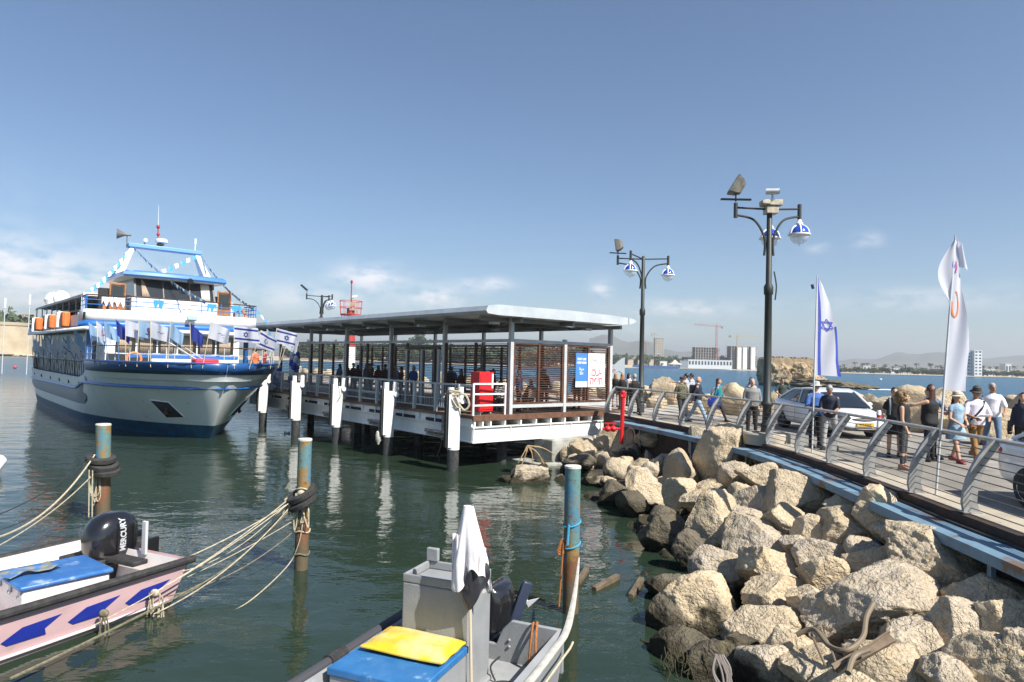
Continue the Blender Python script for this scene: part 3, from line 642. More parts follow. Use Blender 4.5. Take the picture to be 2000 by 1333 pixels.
# crop pixels (photo x = 1000 + cx / 2, y = 820 + cy / 2): cx, cy, w, h, tilt deg, material, label
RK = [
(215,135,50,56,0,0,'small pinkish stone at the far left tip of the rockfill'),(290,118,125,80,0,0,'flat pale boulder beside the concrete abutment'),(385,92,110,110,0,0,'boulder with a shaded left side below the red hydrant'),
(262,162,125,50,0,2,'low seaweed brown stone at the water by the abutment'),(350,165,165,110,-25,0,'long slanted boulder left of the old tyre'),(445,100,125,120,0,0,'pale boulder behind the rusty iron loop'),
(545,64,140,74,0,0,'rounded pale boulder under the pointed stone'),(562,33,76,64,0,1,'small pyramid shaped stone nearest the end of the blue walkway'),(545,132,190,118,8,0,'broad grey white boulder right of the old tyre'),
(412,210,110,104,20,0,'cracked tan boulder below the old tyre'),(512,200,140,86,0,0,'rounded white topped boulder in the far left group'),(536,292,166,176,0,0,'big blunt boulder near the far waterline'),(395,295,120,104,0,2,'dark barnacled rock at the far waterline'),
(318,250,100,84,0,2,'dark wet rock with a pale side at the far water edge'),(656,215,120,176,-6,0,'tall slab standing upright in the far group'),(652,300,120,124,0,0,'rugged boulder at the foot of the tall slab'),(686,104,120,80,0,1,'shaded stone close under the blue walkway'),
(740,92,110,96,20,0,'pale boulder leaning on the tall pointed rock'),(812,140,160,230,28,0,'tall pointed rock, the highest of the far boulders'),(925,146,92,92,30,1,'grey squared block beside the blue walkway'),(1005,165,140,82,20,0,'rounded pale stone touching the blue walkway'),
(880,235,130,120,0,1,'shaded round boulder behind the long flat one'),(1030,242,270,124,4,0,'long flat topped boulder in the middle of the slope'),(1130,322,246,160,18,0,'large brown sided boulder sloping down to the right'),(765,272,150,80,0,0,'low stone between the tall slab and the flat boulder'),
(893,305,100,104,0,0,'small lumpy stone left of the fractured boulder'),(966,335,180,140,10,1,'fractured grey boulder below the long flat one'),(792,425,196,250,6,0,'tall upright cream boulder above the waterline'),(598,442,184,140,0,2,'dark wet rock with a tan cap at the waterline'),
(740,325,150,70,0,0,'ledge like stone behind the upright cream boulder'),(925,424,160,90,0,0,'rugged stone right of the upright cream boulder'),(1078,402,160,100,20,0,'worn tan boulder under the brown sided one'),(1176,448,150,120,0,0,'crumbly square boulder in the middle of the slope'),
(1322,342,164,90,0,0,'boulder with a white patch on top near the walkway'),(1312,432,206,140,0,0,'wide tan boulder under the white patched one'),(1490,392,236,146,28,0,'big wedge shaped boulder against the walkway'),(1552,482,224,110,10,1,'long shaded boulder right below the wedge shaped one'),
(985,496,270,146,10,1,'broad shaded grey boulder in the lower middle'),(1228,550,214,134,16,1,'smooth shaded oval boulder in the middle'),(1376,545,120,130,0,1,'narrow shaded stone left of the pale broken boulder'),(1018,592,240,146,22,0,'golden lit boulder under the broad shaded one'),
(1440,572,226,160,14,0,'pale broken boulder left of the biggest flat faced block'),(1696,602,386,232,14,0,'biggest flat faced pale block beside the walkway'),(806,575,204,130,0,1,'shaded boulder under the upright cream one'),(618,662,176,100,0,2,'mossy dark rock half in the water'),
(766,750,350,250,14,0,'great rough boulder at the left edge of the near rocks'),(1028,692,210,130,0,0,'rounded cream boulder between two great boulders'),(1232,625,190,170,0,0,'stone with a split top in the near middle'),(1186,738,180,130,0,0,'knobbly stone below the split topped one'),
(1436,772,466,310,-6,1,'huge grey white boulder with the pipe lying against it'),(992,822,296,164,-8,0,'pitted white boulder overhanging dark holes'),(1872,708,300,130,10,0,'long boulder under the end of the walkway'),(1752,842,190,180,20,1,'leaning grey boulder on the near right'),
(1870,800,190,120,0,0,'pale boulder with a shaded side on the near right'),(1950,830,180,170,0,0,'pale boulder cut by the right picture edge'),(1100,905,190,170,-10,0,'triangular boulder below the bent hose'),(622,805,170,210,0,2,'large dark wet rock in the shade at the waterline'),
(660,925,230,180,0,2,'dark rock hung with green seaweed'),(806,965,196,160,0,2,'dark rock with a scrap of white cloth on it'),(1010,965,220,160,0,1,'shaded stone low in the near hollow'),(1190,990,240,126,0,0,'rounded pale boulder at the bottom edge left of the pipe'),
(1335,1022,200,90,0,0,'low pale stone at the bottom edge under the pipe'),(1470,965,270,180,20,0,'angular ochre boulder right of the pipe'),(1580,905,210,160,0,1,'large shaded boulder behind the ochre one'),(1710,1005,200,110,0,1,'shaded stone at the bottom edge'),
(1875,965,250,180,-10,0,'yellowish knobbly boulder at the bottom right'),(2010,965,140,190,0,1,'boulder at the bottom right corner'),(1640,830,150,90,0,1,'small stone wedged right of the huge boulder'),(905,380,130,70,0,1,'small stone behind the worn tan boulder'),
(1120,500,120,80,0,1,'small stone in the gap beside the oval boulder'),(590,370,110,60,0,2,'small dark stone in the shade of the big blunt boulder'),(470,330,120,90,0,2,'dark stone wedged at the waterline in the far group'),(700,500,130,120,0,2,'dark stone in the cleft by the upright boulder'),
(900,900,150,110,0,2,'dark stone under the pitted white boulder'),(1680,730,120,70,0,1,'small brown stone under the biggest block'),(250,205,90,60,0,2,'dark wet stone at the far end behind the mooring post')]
mats_ = [rk, rk2, rkd]
ROCKS = []
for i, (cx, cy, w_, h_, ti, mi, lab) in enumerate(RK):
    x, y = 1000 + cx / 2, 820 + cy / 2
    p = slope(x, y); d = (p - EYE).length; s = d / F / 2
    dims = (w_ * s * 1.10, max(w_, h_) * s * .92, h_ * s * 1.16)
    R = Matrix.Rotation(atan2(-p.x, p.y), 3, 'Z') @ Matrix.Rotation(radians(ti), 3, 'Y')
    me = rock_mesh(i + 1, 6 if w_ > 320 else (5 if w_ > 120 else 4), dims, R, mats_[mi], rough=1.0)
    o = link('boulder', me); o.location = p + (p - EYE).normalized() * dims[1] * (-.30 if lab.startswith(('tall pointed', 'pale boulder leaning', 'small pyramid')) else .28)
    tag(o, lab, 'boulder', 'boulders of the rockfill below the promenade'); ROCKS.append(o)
rnd = random.Random(3)
fills = [rock_mesh(500 + k, 4, (1, .9, .75), Matrix.Identity(3), mats_[1 if k % 2 else 0]) for k in range(6)]
for k in range(120):
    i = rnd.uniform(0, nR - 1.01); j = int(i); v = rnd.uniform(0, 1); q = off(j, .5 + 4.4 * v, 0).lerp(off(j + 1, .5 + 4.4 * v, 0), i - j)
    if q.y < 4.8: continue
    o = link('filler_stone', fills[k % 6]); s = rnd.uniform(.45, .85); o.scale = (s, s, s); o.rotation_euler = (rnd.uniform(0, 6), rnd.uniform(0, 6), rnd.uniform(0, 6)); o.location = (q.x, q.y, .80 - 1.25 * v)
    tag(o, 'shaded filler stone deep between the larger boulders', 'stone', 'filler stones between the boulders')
# breakwater boulders beyond the road: photo x, y of centre, w, h, label
BK = [(1250, 772, 40, 36, 'pale boulder behind the seated man'), (1310, 762, 84, 62, 'large pointed pale boulder left of the man pointing at the sea'), (1378, 786, 60, 40, 'low pale stone behind the bald man'), (1432, 778, 92, 72, 'big ochre boulder right of the woman in teal'),
(1466, 794, 50, 40, 'stone between the ochre boulder and the lamp post'), (1518, 776, 44, 34, 'small pale stone right of the big lamp post'), (1560, 780, 60, 36, 'stone hidden behind the white saloon roof'), (1672, 786, 66, 44, 'smooth pale boulder behind the saloon bonnet'),
(1706, 790, 56, 40, 'brownish boulder right of the saloon windscreen'), (1740, 800, 60, 50, 'stone behind the woman with a backpack'), (1795, 800, 110, 92, 'large tan boulder behind the curly haired woman'), (1850, 806, 100, 90, 'tall pale boulder behind the hugging couple'),
(1893, 818, 80, 70, 'boulder behind the woman in a straw hat'), (1950, 815, 74, 64, 'boulder behind the man in white polo'), (1985, 802, 60, 50, 'pale knobbly boulder near the right picture edge'), (1970, 840, 90, 70, 'shaded boulder behind the striped bollard'), (2020, 815, 80, 80, 'boulder cut by the right picture edge beyond the road'),
(1285, 785, 50, 30, 'low stone under the seated man'), (1405, 800, 50, 26, 'small stone left of the ochre boulder'), (1355, 800, 50, 24, 'flat stone behind the man with backpack')]
for i, (x, y, w_, h_, lab) in enumerate(BK):
    yb = y + h_ / 2; p = G(x, yb - 2, 1.9)
    if p.y > 42: p = P(x, yb, 38 if x < 1320 else 36)
    d = (p - EYE).length; s = d / F; dims = (w_ * s * .8, w_ * s * .7, h_ * s * .8 + .4)
    o = link('breakwater_boulder', rock_mesh(200 + i, 4, dims, Matrix.Identity(3), mats_[0])); o.location = (p.x, p.y + dims[1] * .3, p.z + h_ * s * .45 - .2); o.rotation_euler.z = atan2(-p.x, p.y)
    tag(o, lab, 'boulder', 'breakwater boulders beyond the road')
# the breakwater run behind the shelter, seen through its slats
rnd = random.Random(11)
bkm = [rock_mesh(700 + k, 3, (1.7, 1.5, 1.3), Matrix.Identity(3), rk) for k in range(5)]
for k in range(52):
    a = 6 + k * 1.0; p = S(a, 16.4 + rnd.uniform(0, 1.6), 2.0 + rnd.uniform(-.3, .25)); o = link('breakwater_boulder', bkm[k % 5]); o.location = p; o.rotation_euler = (rnd.random(), rnd.random(), rnd.random() * 6); s = rnd.uniform(.6, 1.0); o.scale = (s, s, s)
    tag(o, 'pale boulder in the breakwater row seen through the shelter slats', 'boulder', 'breakwater row behind the shelter')
for k in range(26):
    t = k / 25; a = V((18.2, 4, 0)).lerp(V((17.4, 22, 0)), t) if k < 14 else V((17.0, 23, 0)).lerp(V((11.4, 38, 0)), (k - 14) / 11)
    o = link('breakwater_boulder', bkm[k % 5]); o.location = (a.x + 1.3 + rnd.uniform(-.2, .9), a.y, 1.45 + rnd.uniform(-.3, .15)); o.rotation_euler = (rnd.random(), rnd.random(), rnd.random() * 6); s = rnd.uniform(.7, 1.05); o.scale = (s, s, s)
    tag(o, 'outer boulder on the sea side of the road', 'boulder', 'outer boulders on the sea side')
mb = MB(); mb.bar((17.35, 12.5, 2.12), (16.9, 21, 2.12), .35, .5); tag(mb.build('low_wall', M('low_wall_concrete', (.22, .20, .17), .9, (.15, .13, .11), 2, bump=.01, bs=12, world=True), bevel=.03), 'low worn concrete wall at the far side of the road behind the striped bollard', 'wall')
# ------------------------------------------------------------------ the ferry.  local x forward (0 = stem at deck), y to port (right in the photo), z up
HD = V((.66, -.751, 0)).normalized(); SW = G(410, 857, 0); SO = V((SW.x, SW.y, 0)) + HD * 2.1
fe = empty('ferry', 'two deck white and navy passenger ferry moored bow on, dressed with small flags', 'ferry', SO, atan2(HD.y, HD.x))
FM = Matrix.Translation(SO) @ Matrix.Rotation(atan2(HD.y, HD.x), 4, 'Z')
def FW(x, y, z): return FM @ V((x, y, z))
def stem(z): return -2.1 * (1 - min(max(z, -.6), 3.6) / 3.55) ** 1.25 if z < 3.55 else 0
def half(x, z):
    k = min(max(z / 3.55, 0), 1); B = 3.55 + .70 * k ** .8; Le = 13.5 - 6.8 * k
    t = (stem(z) - x) / Le
    if t <= 0: return 0
    e = .95 - .42 * k
    y = B * (1 - (1 - min(t, 1)) ** 2.1) ** e
    if x < -24: y *= 1 - .10 * ((-24 - x) / 9) ** 2
    return y
XS = [0, .05, .15, .3, .5, .8, 1.2, 1.7, 2.3, 3, 4, 5, 6, 7, 8, 9, 10.5, 12, 14, 17, 20, 23, 26, 29, 31.5, 33]
def band(z0, z1, xa=0, xb=33, nz=4, mb=None, mi=None, zt=None, out=0):
    mb = mb or MB(); xs = [x for x in XS if xa <= x <= xb]
    if xs[0] != xa: xs = [xa] + xs
    if xs[-1] != xb: xs.append(xb)
    for sd in (-1, 1):
        vs = []
        for x in xs:
            for j in range(nz + 1):
                z = z0 + (z1 - z0) * j / nz
                if zt: z = min(z, zt(-x)) if z1 > 2 else z
                u = stem(z) * max(0, 1 - x / 3) - x if x < 3 else -x
                vs.append((u + (out if x < .5 else 0), sd * (half(u, z) + out), z))
        n = nz + 1; fs = [(i * n + j, (i + 1) * n + j, (i + 1) * n + j + 1, i * n + j + 1) for i in range(len(xs) - 1) for j in range(nz)]
        if sd > 0: fs = [f[::-1] for f in fs]
        mb.add(vs, fs, mi)
    return mb
def hull_top(u): return 2.62 + (.50 * min(max((u + 9.6) / 1.6, 0), 1)) + .0
hullw = M('hull_white_grey', (.74, .76, .75), .35, (.66, .68, .67), .9, lo=.35, hi=.7, coat=.3, bump=.004, bs=2.2, col3=(.42, .33, .24), s3=2.6, lo3=.60, hi3=.78, stretch=(1, 1, .35))
navy = M('navy_paint', (.014, .075, .23), .35, (.02, .09, .26), 3, coat=.2); boot = M('boot_top_blue', (.008, .10, .20), .45, (.02, .06, .10), 3)
fblue = M('ferry_blue', (.03, .16, .50), .35, coat=.3); fwht = M('ferry_white', (.80, .80, .79), .32, (.72, .72, .71), 1.5, lo=.5, hi=.8, col3=(.5, .42, .34), s3=4, lo3=.73, hi3=.8)
glass = M('dark_glass', (.02, .025, .028), .06, coat=.5); dark = M('dark_interior', (.025, .025, .028), .8)
mb = band(.62, 3.08, zt=hull_top, nz=8); y = half(-33, 1.5)
mb.add([(-33, -half(-33, .62), .62), (-33, half(-33, .62), .62), (-33, half(-33, 2.6), 2.62), (-33, -half(-33, 2.6), 2.62)], [(0, 3, 2, 1)])
mb.build('hull', hullw, fe, ang=50)
mb = band(-.6, .64, nz=4, out=.004); mb.add([(-33, -3.1, -.6), (-33, 3.1, -.6), (-33, half(-33, .62), .62), (-33, -half(-33, .62), .62)], [(0, 3, 2, 1)]); mb.build('boot_top', boot, fe, ang=50)
band(3.06, 3.56, 0, 8.2, nz=2, out=.012).build('bulwark', navy, fe, ang=50, thick=.05)
mb = MB(); vs = []
xs = XS[1:]
deckp = [V((-x, half(-x, 2.9) - .05, 2.55 if x > 9 else 2.75)) for x in xs]; deckq = [V((p.x, -p.y, p.z)) for p in deckp]
for i in range(len(xs) - 1): mb.add([deckp[i], deckp[i + 1], deckq[i + 1], deckq[i]], [(0, 1, 2, 3)])
mb.build('main_deck', M('deck_grey', (.22, .25, .27), .7), fe, smooth=False)
def hline(z, xa, xb, sd, out=.03, zf=None):
    n = 40; pts = []
    for i in range(n + 1):
        x = xa + (xb - xa) * i / n; zz = zf(-x) if zf else z; u = stem(zz) * max(0, 1 - x / 3) - x if x < 3 else -x; pts.append(V((u, sd * (half(u, zz) + out), zz)))
    return pts
mb = MB()
for sd in (-1, 1): mb.tube(hline(3.56, 0, 8.2, sd, 0), .05, 8)
mb.build('bulwark_cap', navy, fe)
def rubz(u):
    t = min(max((-u - 8.8) / 3.2, 0), 1); t = t * t * (3 - 2 * t); return 2.42 - .42 * t - .10 * min(max((-u - 12) / 20, 0), 1)
mb = MB()
for sd in (-1, 1): mb.tube(hline(0, 0, 33, sd, .05, rubz), .075, 8, sq=(.8, 1))
mb.build('rub_rail', fblue, fe)
mb = MB()
for sd in (-1, 1):
    vs = []; n = 30
    for i in range(n + 1):
        x = 9.6 + 23.4 * i / n; zt_ = rubz(-x) - .04; zb = 1.18 + .35 * max(0, 1 - (x - 9.6) / 1.2) ** 2
        vs += [(-x, sd * (half(-x, zt_) + .03), zt_), (-x, sd * (half(-x, 1.5) + .10), (zt_ + zb) / 2), (-x, sd * (half(-x, zb) + .04), zb)]
    fs = [(3 * i + j, 3 * i + 3 + j, 3 * i + 4 + j, 3 * i + 1 + j) for i in range(n) for j in (0, 1)]
    mb.add(vs, fs if sd > 0 else [f[::-1] for f in fs])
mb.build('fender_band', M('slate_navy', (.075, .10, .17), .4, (.10, .12, .18), 4, coat=.2), fe, ang=60)
for x in (10.6, 13.8, 17, 20.5, 24.5, 29):
    mb = MB(); y = half(-x, 2.25); mb.box(-x - .16, -x + .16, -y - .02, -y + .05, 2.17, 2.36); mb.build('scupper', dark, fe)
mb = MB(); mb.box(-8.8, -8.45, -half(-8.6, 2.55) - .03, -half(-8.6, 2.55) + .1, 2.5, 2.78); mb.build('fairlead', fblue, fe)
# anchor recesses in the bow
for sd in (-1, 1):
    vs = []; cc = []
    for (x, z) in [(3.6, 1.78), (2.65, 1.72), (2.1, 1.0), (3.0, .92)]:
        u = stem(z) - (x - .9); y = half(u, z); vs.append(V((u + .01, sd * (y + .012), z)))
    mb = MB(); mb.add(vs, [(0, 1, 2, 3) if sd > 0 else (3, 2, 1, 0)]); o = mb.build('anchor_recess', dark, fe, thick=.02)
    mb = MB(); c = sum(vs, V((0, 0, 0))) / 4; mb.tube([c + V((.1, sd * .03, .25)), c + V((-.05, sd * .05, -.2))], .05, 6); mb.tube([c + V((-.25, sd * .05, -.05)), c + V((-.1, sd * .06, -.26)), c + V((.15, sd * .05, -.16))], .05, 6); mb.build('anchor', M('rusty_anchor', (.10, .05, .03), .8), o)
    mb = MB(); n = 12
    mb.tube([vs[0], vs[1], vs[2], vs[3], vs[0]], .03, 5); mb.build('recess_frame', hullw, o)
# main deck house with curtained windows, set behind the foredeck
mb = MB(); mb.box(-30, -8.15, -3.35, 3.35, 2.56, 5.05); mb.build('deck_house', fwht, fe)
mb = MB(); mb.box(-8.17, -8.11, -2.3, 3.3, 3.72, 3.92); mb.box(-8.17, -8.105, -2.3, 3.3, 2.9, 3.0); mb.build('blue_stripe', fblue, fe)
for i in range(6):
    y0 = -2.9 + i * 1.0; mb = MB(); mb.box(-8.15, -8.12, y0, y0 + .92, 3.98, 4.95); w_ = mb.build('window', glass, fe)
    mb = MB(); n = 26; mb.grid(lambda u, v: V((-8.10 + .015 * sin(u * 60 + i), y0 + .12 + .62 * u, 3.99 + .94 * v)), n, 2); mb.build('curtain', M('beige_curtain', (.42, .33, .24), .8), w_, thick=.01)
mb = MB(); mb.box(-8.145, -8.11, -3.3, -1.2, 2.6, 3.9); mb.build('companionway', dark, fe)
mb = MB()
for z in (3.0, 3.2, 3.4): mb.box(-8.10, -7.95, -3.2, -1.5, z, z + .05)
mb.build('yellow_bench', M('yellow_bench', (.5, .35, .05), .6), fe)
for sd in (-1, 1):
    for i in range(9):
        x0 = -10.5 - i * 2.1; mb = MB(); mb.box(x0 - 1.5, x0, sd * 3.36 - .02, sd * 3.36 + .02, 3.5, 4.7); mb.build('window', glass, fe)
# upper deck slab and its white curved front screen
def front(y, x0=-7.6, c=.55): return x0 - c * (abs(y) / 4.2) ** 2.5
ys = [-4.25 + 8.5 * i / 24 for i in range(25)]
def ushape(z0, z1, xb, m, name, out=0, th=.06, zc=0):
    mb = MB(); pts = [(-xb, -4.25 - out)] + [(front(y) + out, y * (1 + out / 4.25)) for y in ys] + [(-xb, 4.25 + out)]
    vs = [(x, y, z) for x, y in pts for z in (z0, z1)]
    mb.add(vs, [(2 * i, 2 * i + 2, 2 * i + 3, 2 * i + 1) for i in range(len(pts) - 1)]); return mb.build(name, m, fe, thick=th)
ushape(5.52, 6.12, 9.9, fwht, 'upper_bulwark', 0); ushape(5.22, 5.53, 30, fblue, 'blue_band', .02); ushape(5.05, 5.24, 30, fwht, 'deck_edge', .05)
mb = MB(); pts = [V((-30, -4.2, 5.24))] + [V((front(y), y * .99, 5.24)) for y in ys] + [V((-30, 4.2, 5.24))]; mb.prism(pts, (0, 0, -.16)); mb.build('upper_deck', M('upper_deck_grey', (.35, .36, .37), .7), fe, smooth=False)
mb = MB(); mb.box(-8.55, -8.15, -4.32, -4.27, 5.6, 5.95); mb.build('side_opening', dark, fe)
mb = MB(); mb.tube([V((front(0) + .12, 0.5, 5.75)), V((front(0) + .25, .5, 5.85))], .05, 6); mb.obox((front(0) + .3, .5, 5.88), (.12, 0, .03), (0, .24, 0), (0, 0, .1)); mb.build('flood_light', M('lamp_grey', (.35, .5, .5), .4), fe)
# pipes of the upper railing
def uline(z, xb=9.9, out=0): return [V((-xb, -4.2 - out, z))] + [V((front(y) + out, y, z)) for y in ys] + [V((-xb, 4.2 + out, z))]
for z in (6.36, 6.60, 6.84): mb = MB(); mb.tube(uline(z), .022 if z < 6.8 else .03, 6); mb.build('upper_rail', fblue if z < 6.8 else M('varnished_rail', (.06, .03, .02), .4), fe)
for x, y in [(front(ys[i]), ys[i]) for i in range(0, 25, 3)] + [(x, sd * 4.2) for sd in (-1, 1) for x in (-8.4, -8.8, -9.2, -9.6)]: mb = MB(); mb.tube([V((x, y, 6.1)), V((x, y, 6.84))], .021, 6); mb.build('stanchion', fblue, fe)
for y, x in ((-3.2, -8.1), (3.3, -8.2)):
    mb = MB(); c = V((x + .12, y, 6.2)); mb.tube([c + V((0, .32 * cos(a), .32 * sin(a))) for a in [2 * pi * i / 18 for i in range(18)]], .07, 8, closed=True); mb.build('life_ring', M('ring_orange', (.7, .22, .10), .5), fe)
# wheelhouse
WX = -10.0; yl, yr = -1.75, 2.45; yc = (yl + yr) / 2
mb = MB(); mb.loft([[V((WX + .25, yl - .15, z)), V((WX + .25, yr + .15, z)), V((-14.5, yr + .3, z)), V((-14.5, yl - .3, z))] for z in (5.24, 7.0)]); mb.build('wheelhouse', fwht, fe, bevel=.05)
mb = MB(); mb.loft([[V((WX + .2, yl, 7.0)), V((WX + .2, yr, 7.0)), V((-14.4, yr + .2, 7.0)), V((-14.4, yl - .2, 7.0))], [V((WX - .2, yl + .05, 8.05)), V((WX - .2, yr - .05, 8.05)), V((-14.4, yr + .15, 8.05)), V((-14.4, yl - .15, 8.05))]]); mb.build('wheelhouse_glazing', glass, fe, smooth=False)
mb = MB()
for y in (yl + .02, yl + 1.45, yl + 2.85, yr - .02): mb.bar((WX + .225, y, 6.98), (WX - .175, y * .99, 8.06), .10 if y in (yl + .02, yr - .02) else .06, .05, (1, 0, 0))
mb.bar((WX + .22, yl, 7.0), (WX + .22, yr, 7.0), .07, .07); mb.build('window_frame', M('frame_grey', (.10, .10, .10), .5), fe)
mb = MB(); mb.grid(lambda u, v: V((WX + .225 - .4 * v + .02 * sin(u * 30), yr - .75 + .5 * u, 7.05 + .98 * v)), 16, 3); mb.build('curtain', M('white_curtain', (.62, .58, .50), .8), fe, thick=.01)
mb = MB(); mb.grid(lambda u, v: V((WX + .225 - .4 * v + .02 * sin(u * 20), yl + .35 + .35 * u * (1.2 - v), 7.05 + .98 * v)), 12, 3); mb.build('curtain', MATS['beige_curtain'], fe, thick=.01)
# blue cap roof: rounded, overhanging
mb = MB(); R_ = []
for (g, z) in [(-.02, 8.06), (.22, 8.10), (.30, 8.20), (.26, 8.36), (.05, 8.46), (-.5, 8.52)]:
    R_.append([V((WX + .05 + g + .25 * (1 - ((y - yc) / 2.3) ** 2), y, z)) for y in [yl - .35 - g * .9 + (yr - yl + .7 + 1.8 * g) * i / 12 for i in range(13)]] + [V((-14.8 - g, yr + .35 + g, z)), V((-14.8 - g, yl - .35 - g, z))])
mb.loft(R_[:2]); mb.build('roof_soffit', fwht, fe)
mb = MB(); mb.loft(R_[1:]); mb.build('wheelhouse_roof', M('roof_blue', (.07, .22, .55), .35, coat=.3), fe, ang=50)
mb = MB(); mb.tube([V((WX + .35, .95, 8.22)), V((WX + .65, .95, 8.05))], [.12, .16], 12); mb.bar((WX + .2, .95, 8.45), (WX + .5, .95, 8.2), .04, .04); mb.build('searchlight', black, fe)
# wooden doors standing open each side
dw = M('varnished_teak', (.36, .17, .06), .4, (.26, .11, .04), 5, coat=.3)
for y, sd in ((yl - .75, -1), (yr + .65, 1)):
    mb = MB(); mb.box(-10.2, -10.14, y - .4, y + .4, 5.3, 7.72); o = mb.build('wooden_door', dw, fe, bevel=.02)
    mb = MB(); mb.box(-10.13, -10.125, y - .27, y + .27, 6.75, 7.55); mb.build('door_window', glass, o, bevel=.004)
    mb = MB(); mb.tube([V((-10.12, y + a * .3, z)) for a, z in ((-1, 6.7), (1, 6.7), (1, 7.6), (-1, 7.6), (-1, 6.7))], .02, 5); mb.build('window_frame', black, o)
for a, b in ((yl - 1.6, yl - .3), (yr + .2, yr + .9)): mb = MB(); mb.box(-10.6, -10.3, a, b, 5.3, 7.4); mb.build('dark_recess', dark, fe)
# mast arch
for sd, (yb, yt) in ((-1, (yl - .35, yl + .35)), (1, (yr + .35, yr - .35))):
    mb = MB(); mb.loft([[V((-12.0, yb - .22, 8.4)), V((-12.0, yb + .22, 8.4)), V((-12.9, yb + .22, 8.4)), V((-12.9, yb - .22, 8.4))], [V((-12.3, yt - .13, 10.05)), V((-12.3, yt + .13, 10.05)), V((-12.75, yt + .13, 10.05)), V((-12.75, yt - .13, 10.05))]]); mb.build('mast_leg', fwht, fe, bevel=.02)
mb = MB(); mb.box(-12.85, -12.2, yl + .1, yr - .1, 10.03, 10.27); mb.build('mast_bar', M('mast_blue', (.16, .34, .62), .4), fe, bevel=.04)
mb = MB(); mb.lathe([(.0, .0), (.07, 0), (.07, .2), (.0, .2)], (-12.5, yc - .3, 10.27), 10); mb.box(-12.75, -12.3, yc - .42, yc - .1, 10.35, 10.42); mb.build('radar_bracket', black, fe)
mb = MB(); mb.lathe([(0, 0), (.28, 0), (.33, .05), (.33, .17), (.27, .25), (0, .27)], (-12.5, yc - .2, 10.48), 18); mb.build('radar_dome', fwht, fe)
mb = MB(); mb.tube([V((-12.6, yc - .38, 10.4)), V((-12.6, yc - .40, 11.45))], .035, 6); mb.ell((-12.6, yc - .38, 11.0), (.09, .09, .11)); mb.ell((-12.6, yc - .4, 11.45), (.10, .10, .12)); mb.build('signal_mast', M('signal_red', (.35, .02, .04), .4), fe)
mb = MB(); mb.tube([V((-12.6, yc - .40, 11.5)), V((-12.6, yc - .42, 12.75))], [.018, .008], 5); mb.build('whip_antenna', fwht, fe)
mb = MB(); mb.lathe([(.30, -.32), (.2, -.15), (.10, .05), (.06, .2), (.06, .4)], (-12.4, yl - .15, 10.72), 18, axis=(.25, 1, .0)); mb.tube([V((-12.4, yl + .05, 10.25)), V((-12.4, yl + .05, 10.7))], .03, 6); mb.build('loud_hailer', M('horn_grey', (.16, .15, .14), .5, metal=.3), fe)
mb = MB(); mb.lathe([(.12, -.1), (.06, .1), (0, .15)], (-12.2, yl + .95, 10.5), 12, axis=(-1, 0, 0)); mb.tube([V((-12.3, yl + .95, 10.27)), V((-12.3, yl + .95, 10.45))], .05, 6); mb.build('small_horn', lgrey, fe)
mb = MB(); mb.tube([V((-12.4, yr - .45, 10.27)), V((-12.4, yr - .45, 10.65))], .03, 6); mb.tube([V((-12.4, yr - .45, 10.65)), V((-12.4, yr - .45, 11.0))], .06, 8); mb.build('gps_antenna', fwht, fe)
# open aft upper deck: side rail with orange life boxes, canopy on poles
cream = M('canopy_cream', (.62, .60, .55), .6)
mb = MB(); mb.box(-30, -11.2, -3.9, 3.9, 7.02, 7.1); mb.box(-11.25, -11.1, -3.95, 3.95, 6.98, 7.16); mb.build('canopy', cream, fe)
mb = MB(); 
for y in [-3.9 + i * .52 for i in range(16)]: mb.box(-30, -11.2, y - .02, y + .02, 6.95, 7.018)
mb.tube([V((-11.2, -3.92, 6.95)), V((-30, -3.92, 6.95))], .04, 6); mb.build('canopy_frame', grey_st, fe)
for i, x in enumerate([-11.3, -13.4, -15.6, -17.8, -20, -22.2, -24.4, -26.6, -29.4]):
    for sd in (-1, 1): mb = MB(); mb.tube([V((x, sd * 3.9, 5.24)), V((x, sd * 3.9, 7.0))], .10 if i == 0 else .035, 8); mb.build('canopy_pole', fwht if i == 0 else grey_st, fe)
mb = MB()
for sd in (-1, 1):
    mb.tube([V((-10.2, sd * 4.15, 6.16)), V((-30, sd * 4.15, 6.16))], .035, 6)
    for x in [-10.2 - 1.1 * i for i in range(19)]: mb.tube([V((x, sd * 4.15, 5.24)), V((x, sd * 4.15, 6.16))], .02, 5)
mb.build('side_railing', M('dark_rail_brown', (.05, .035, .03), .5), fe)
mb = MB(); mb.box(-30, -13.2, -4.26, -4.22, 5.3, 5.85); mb.build('side_dodger', M('dodger_grey_brown', (.24, .20, .19), .7, (.16, .13, .12), 3), fe)
mb = MB(); mb.box(-13.1, -10.0, -4.30, -4.2, 5.3, 5.9); mb.build('side_screen', fwht, fe)
mb = MB(); mb.box(-16, -15.4, -2, 2, 5.3, 6.6); mb.box(-20, -15, .5, 2.5, 5.3, 6.5); mb.build('deck_locker', fwht, fe)
mb = MB(); mb.box(-28.5, -27.8, -2.5, -1.6, 5.3, 6.9); mb.build('funnel', dark, fe)
org = M('life_box_orange', (.78, .20, .04), .5, (.66, .17, .04), 6)
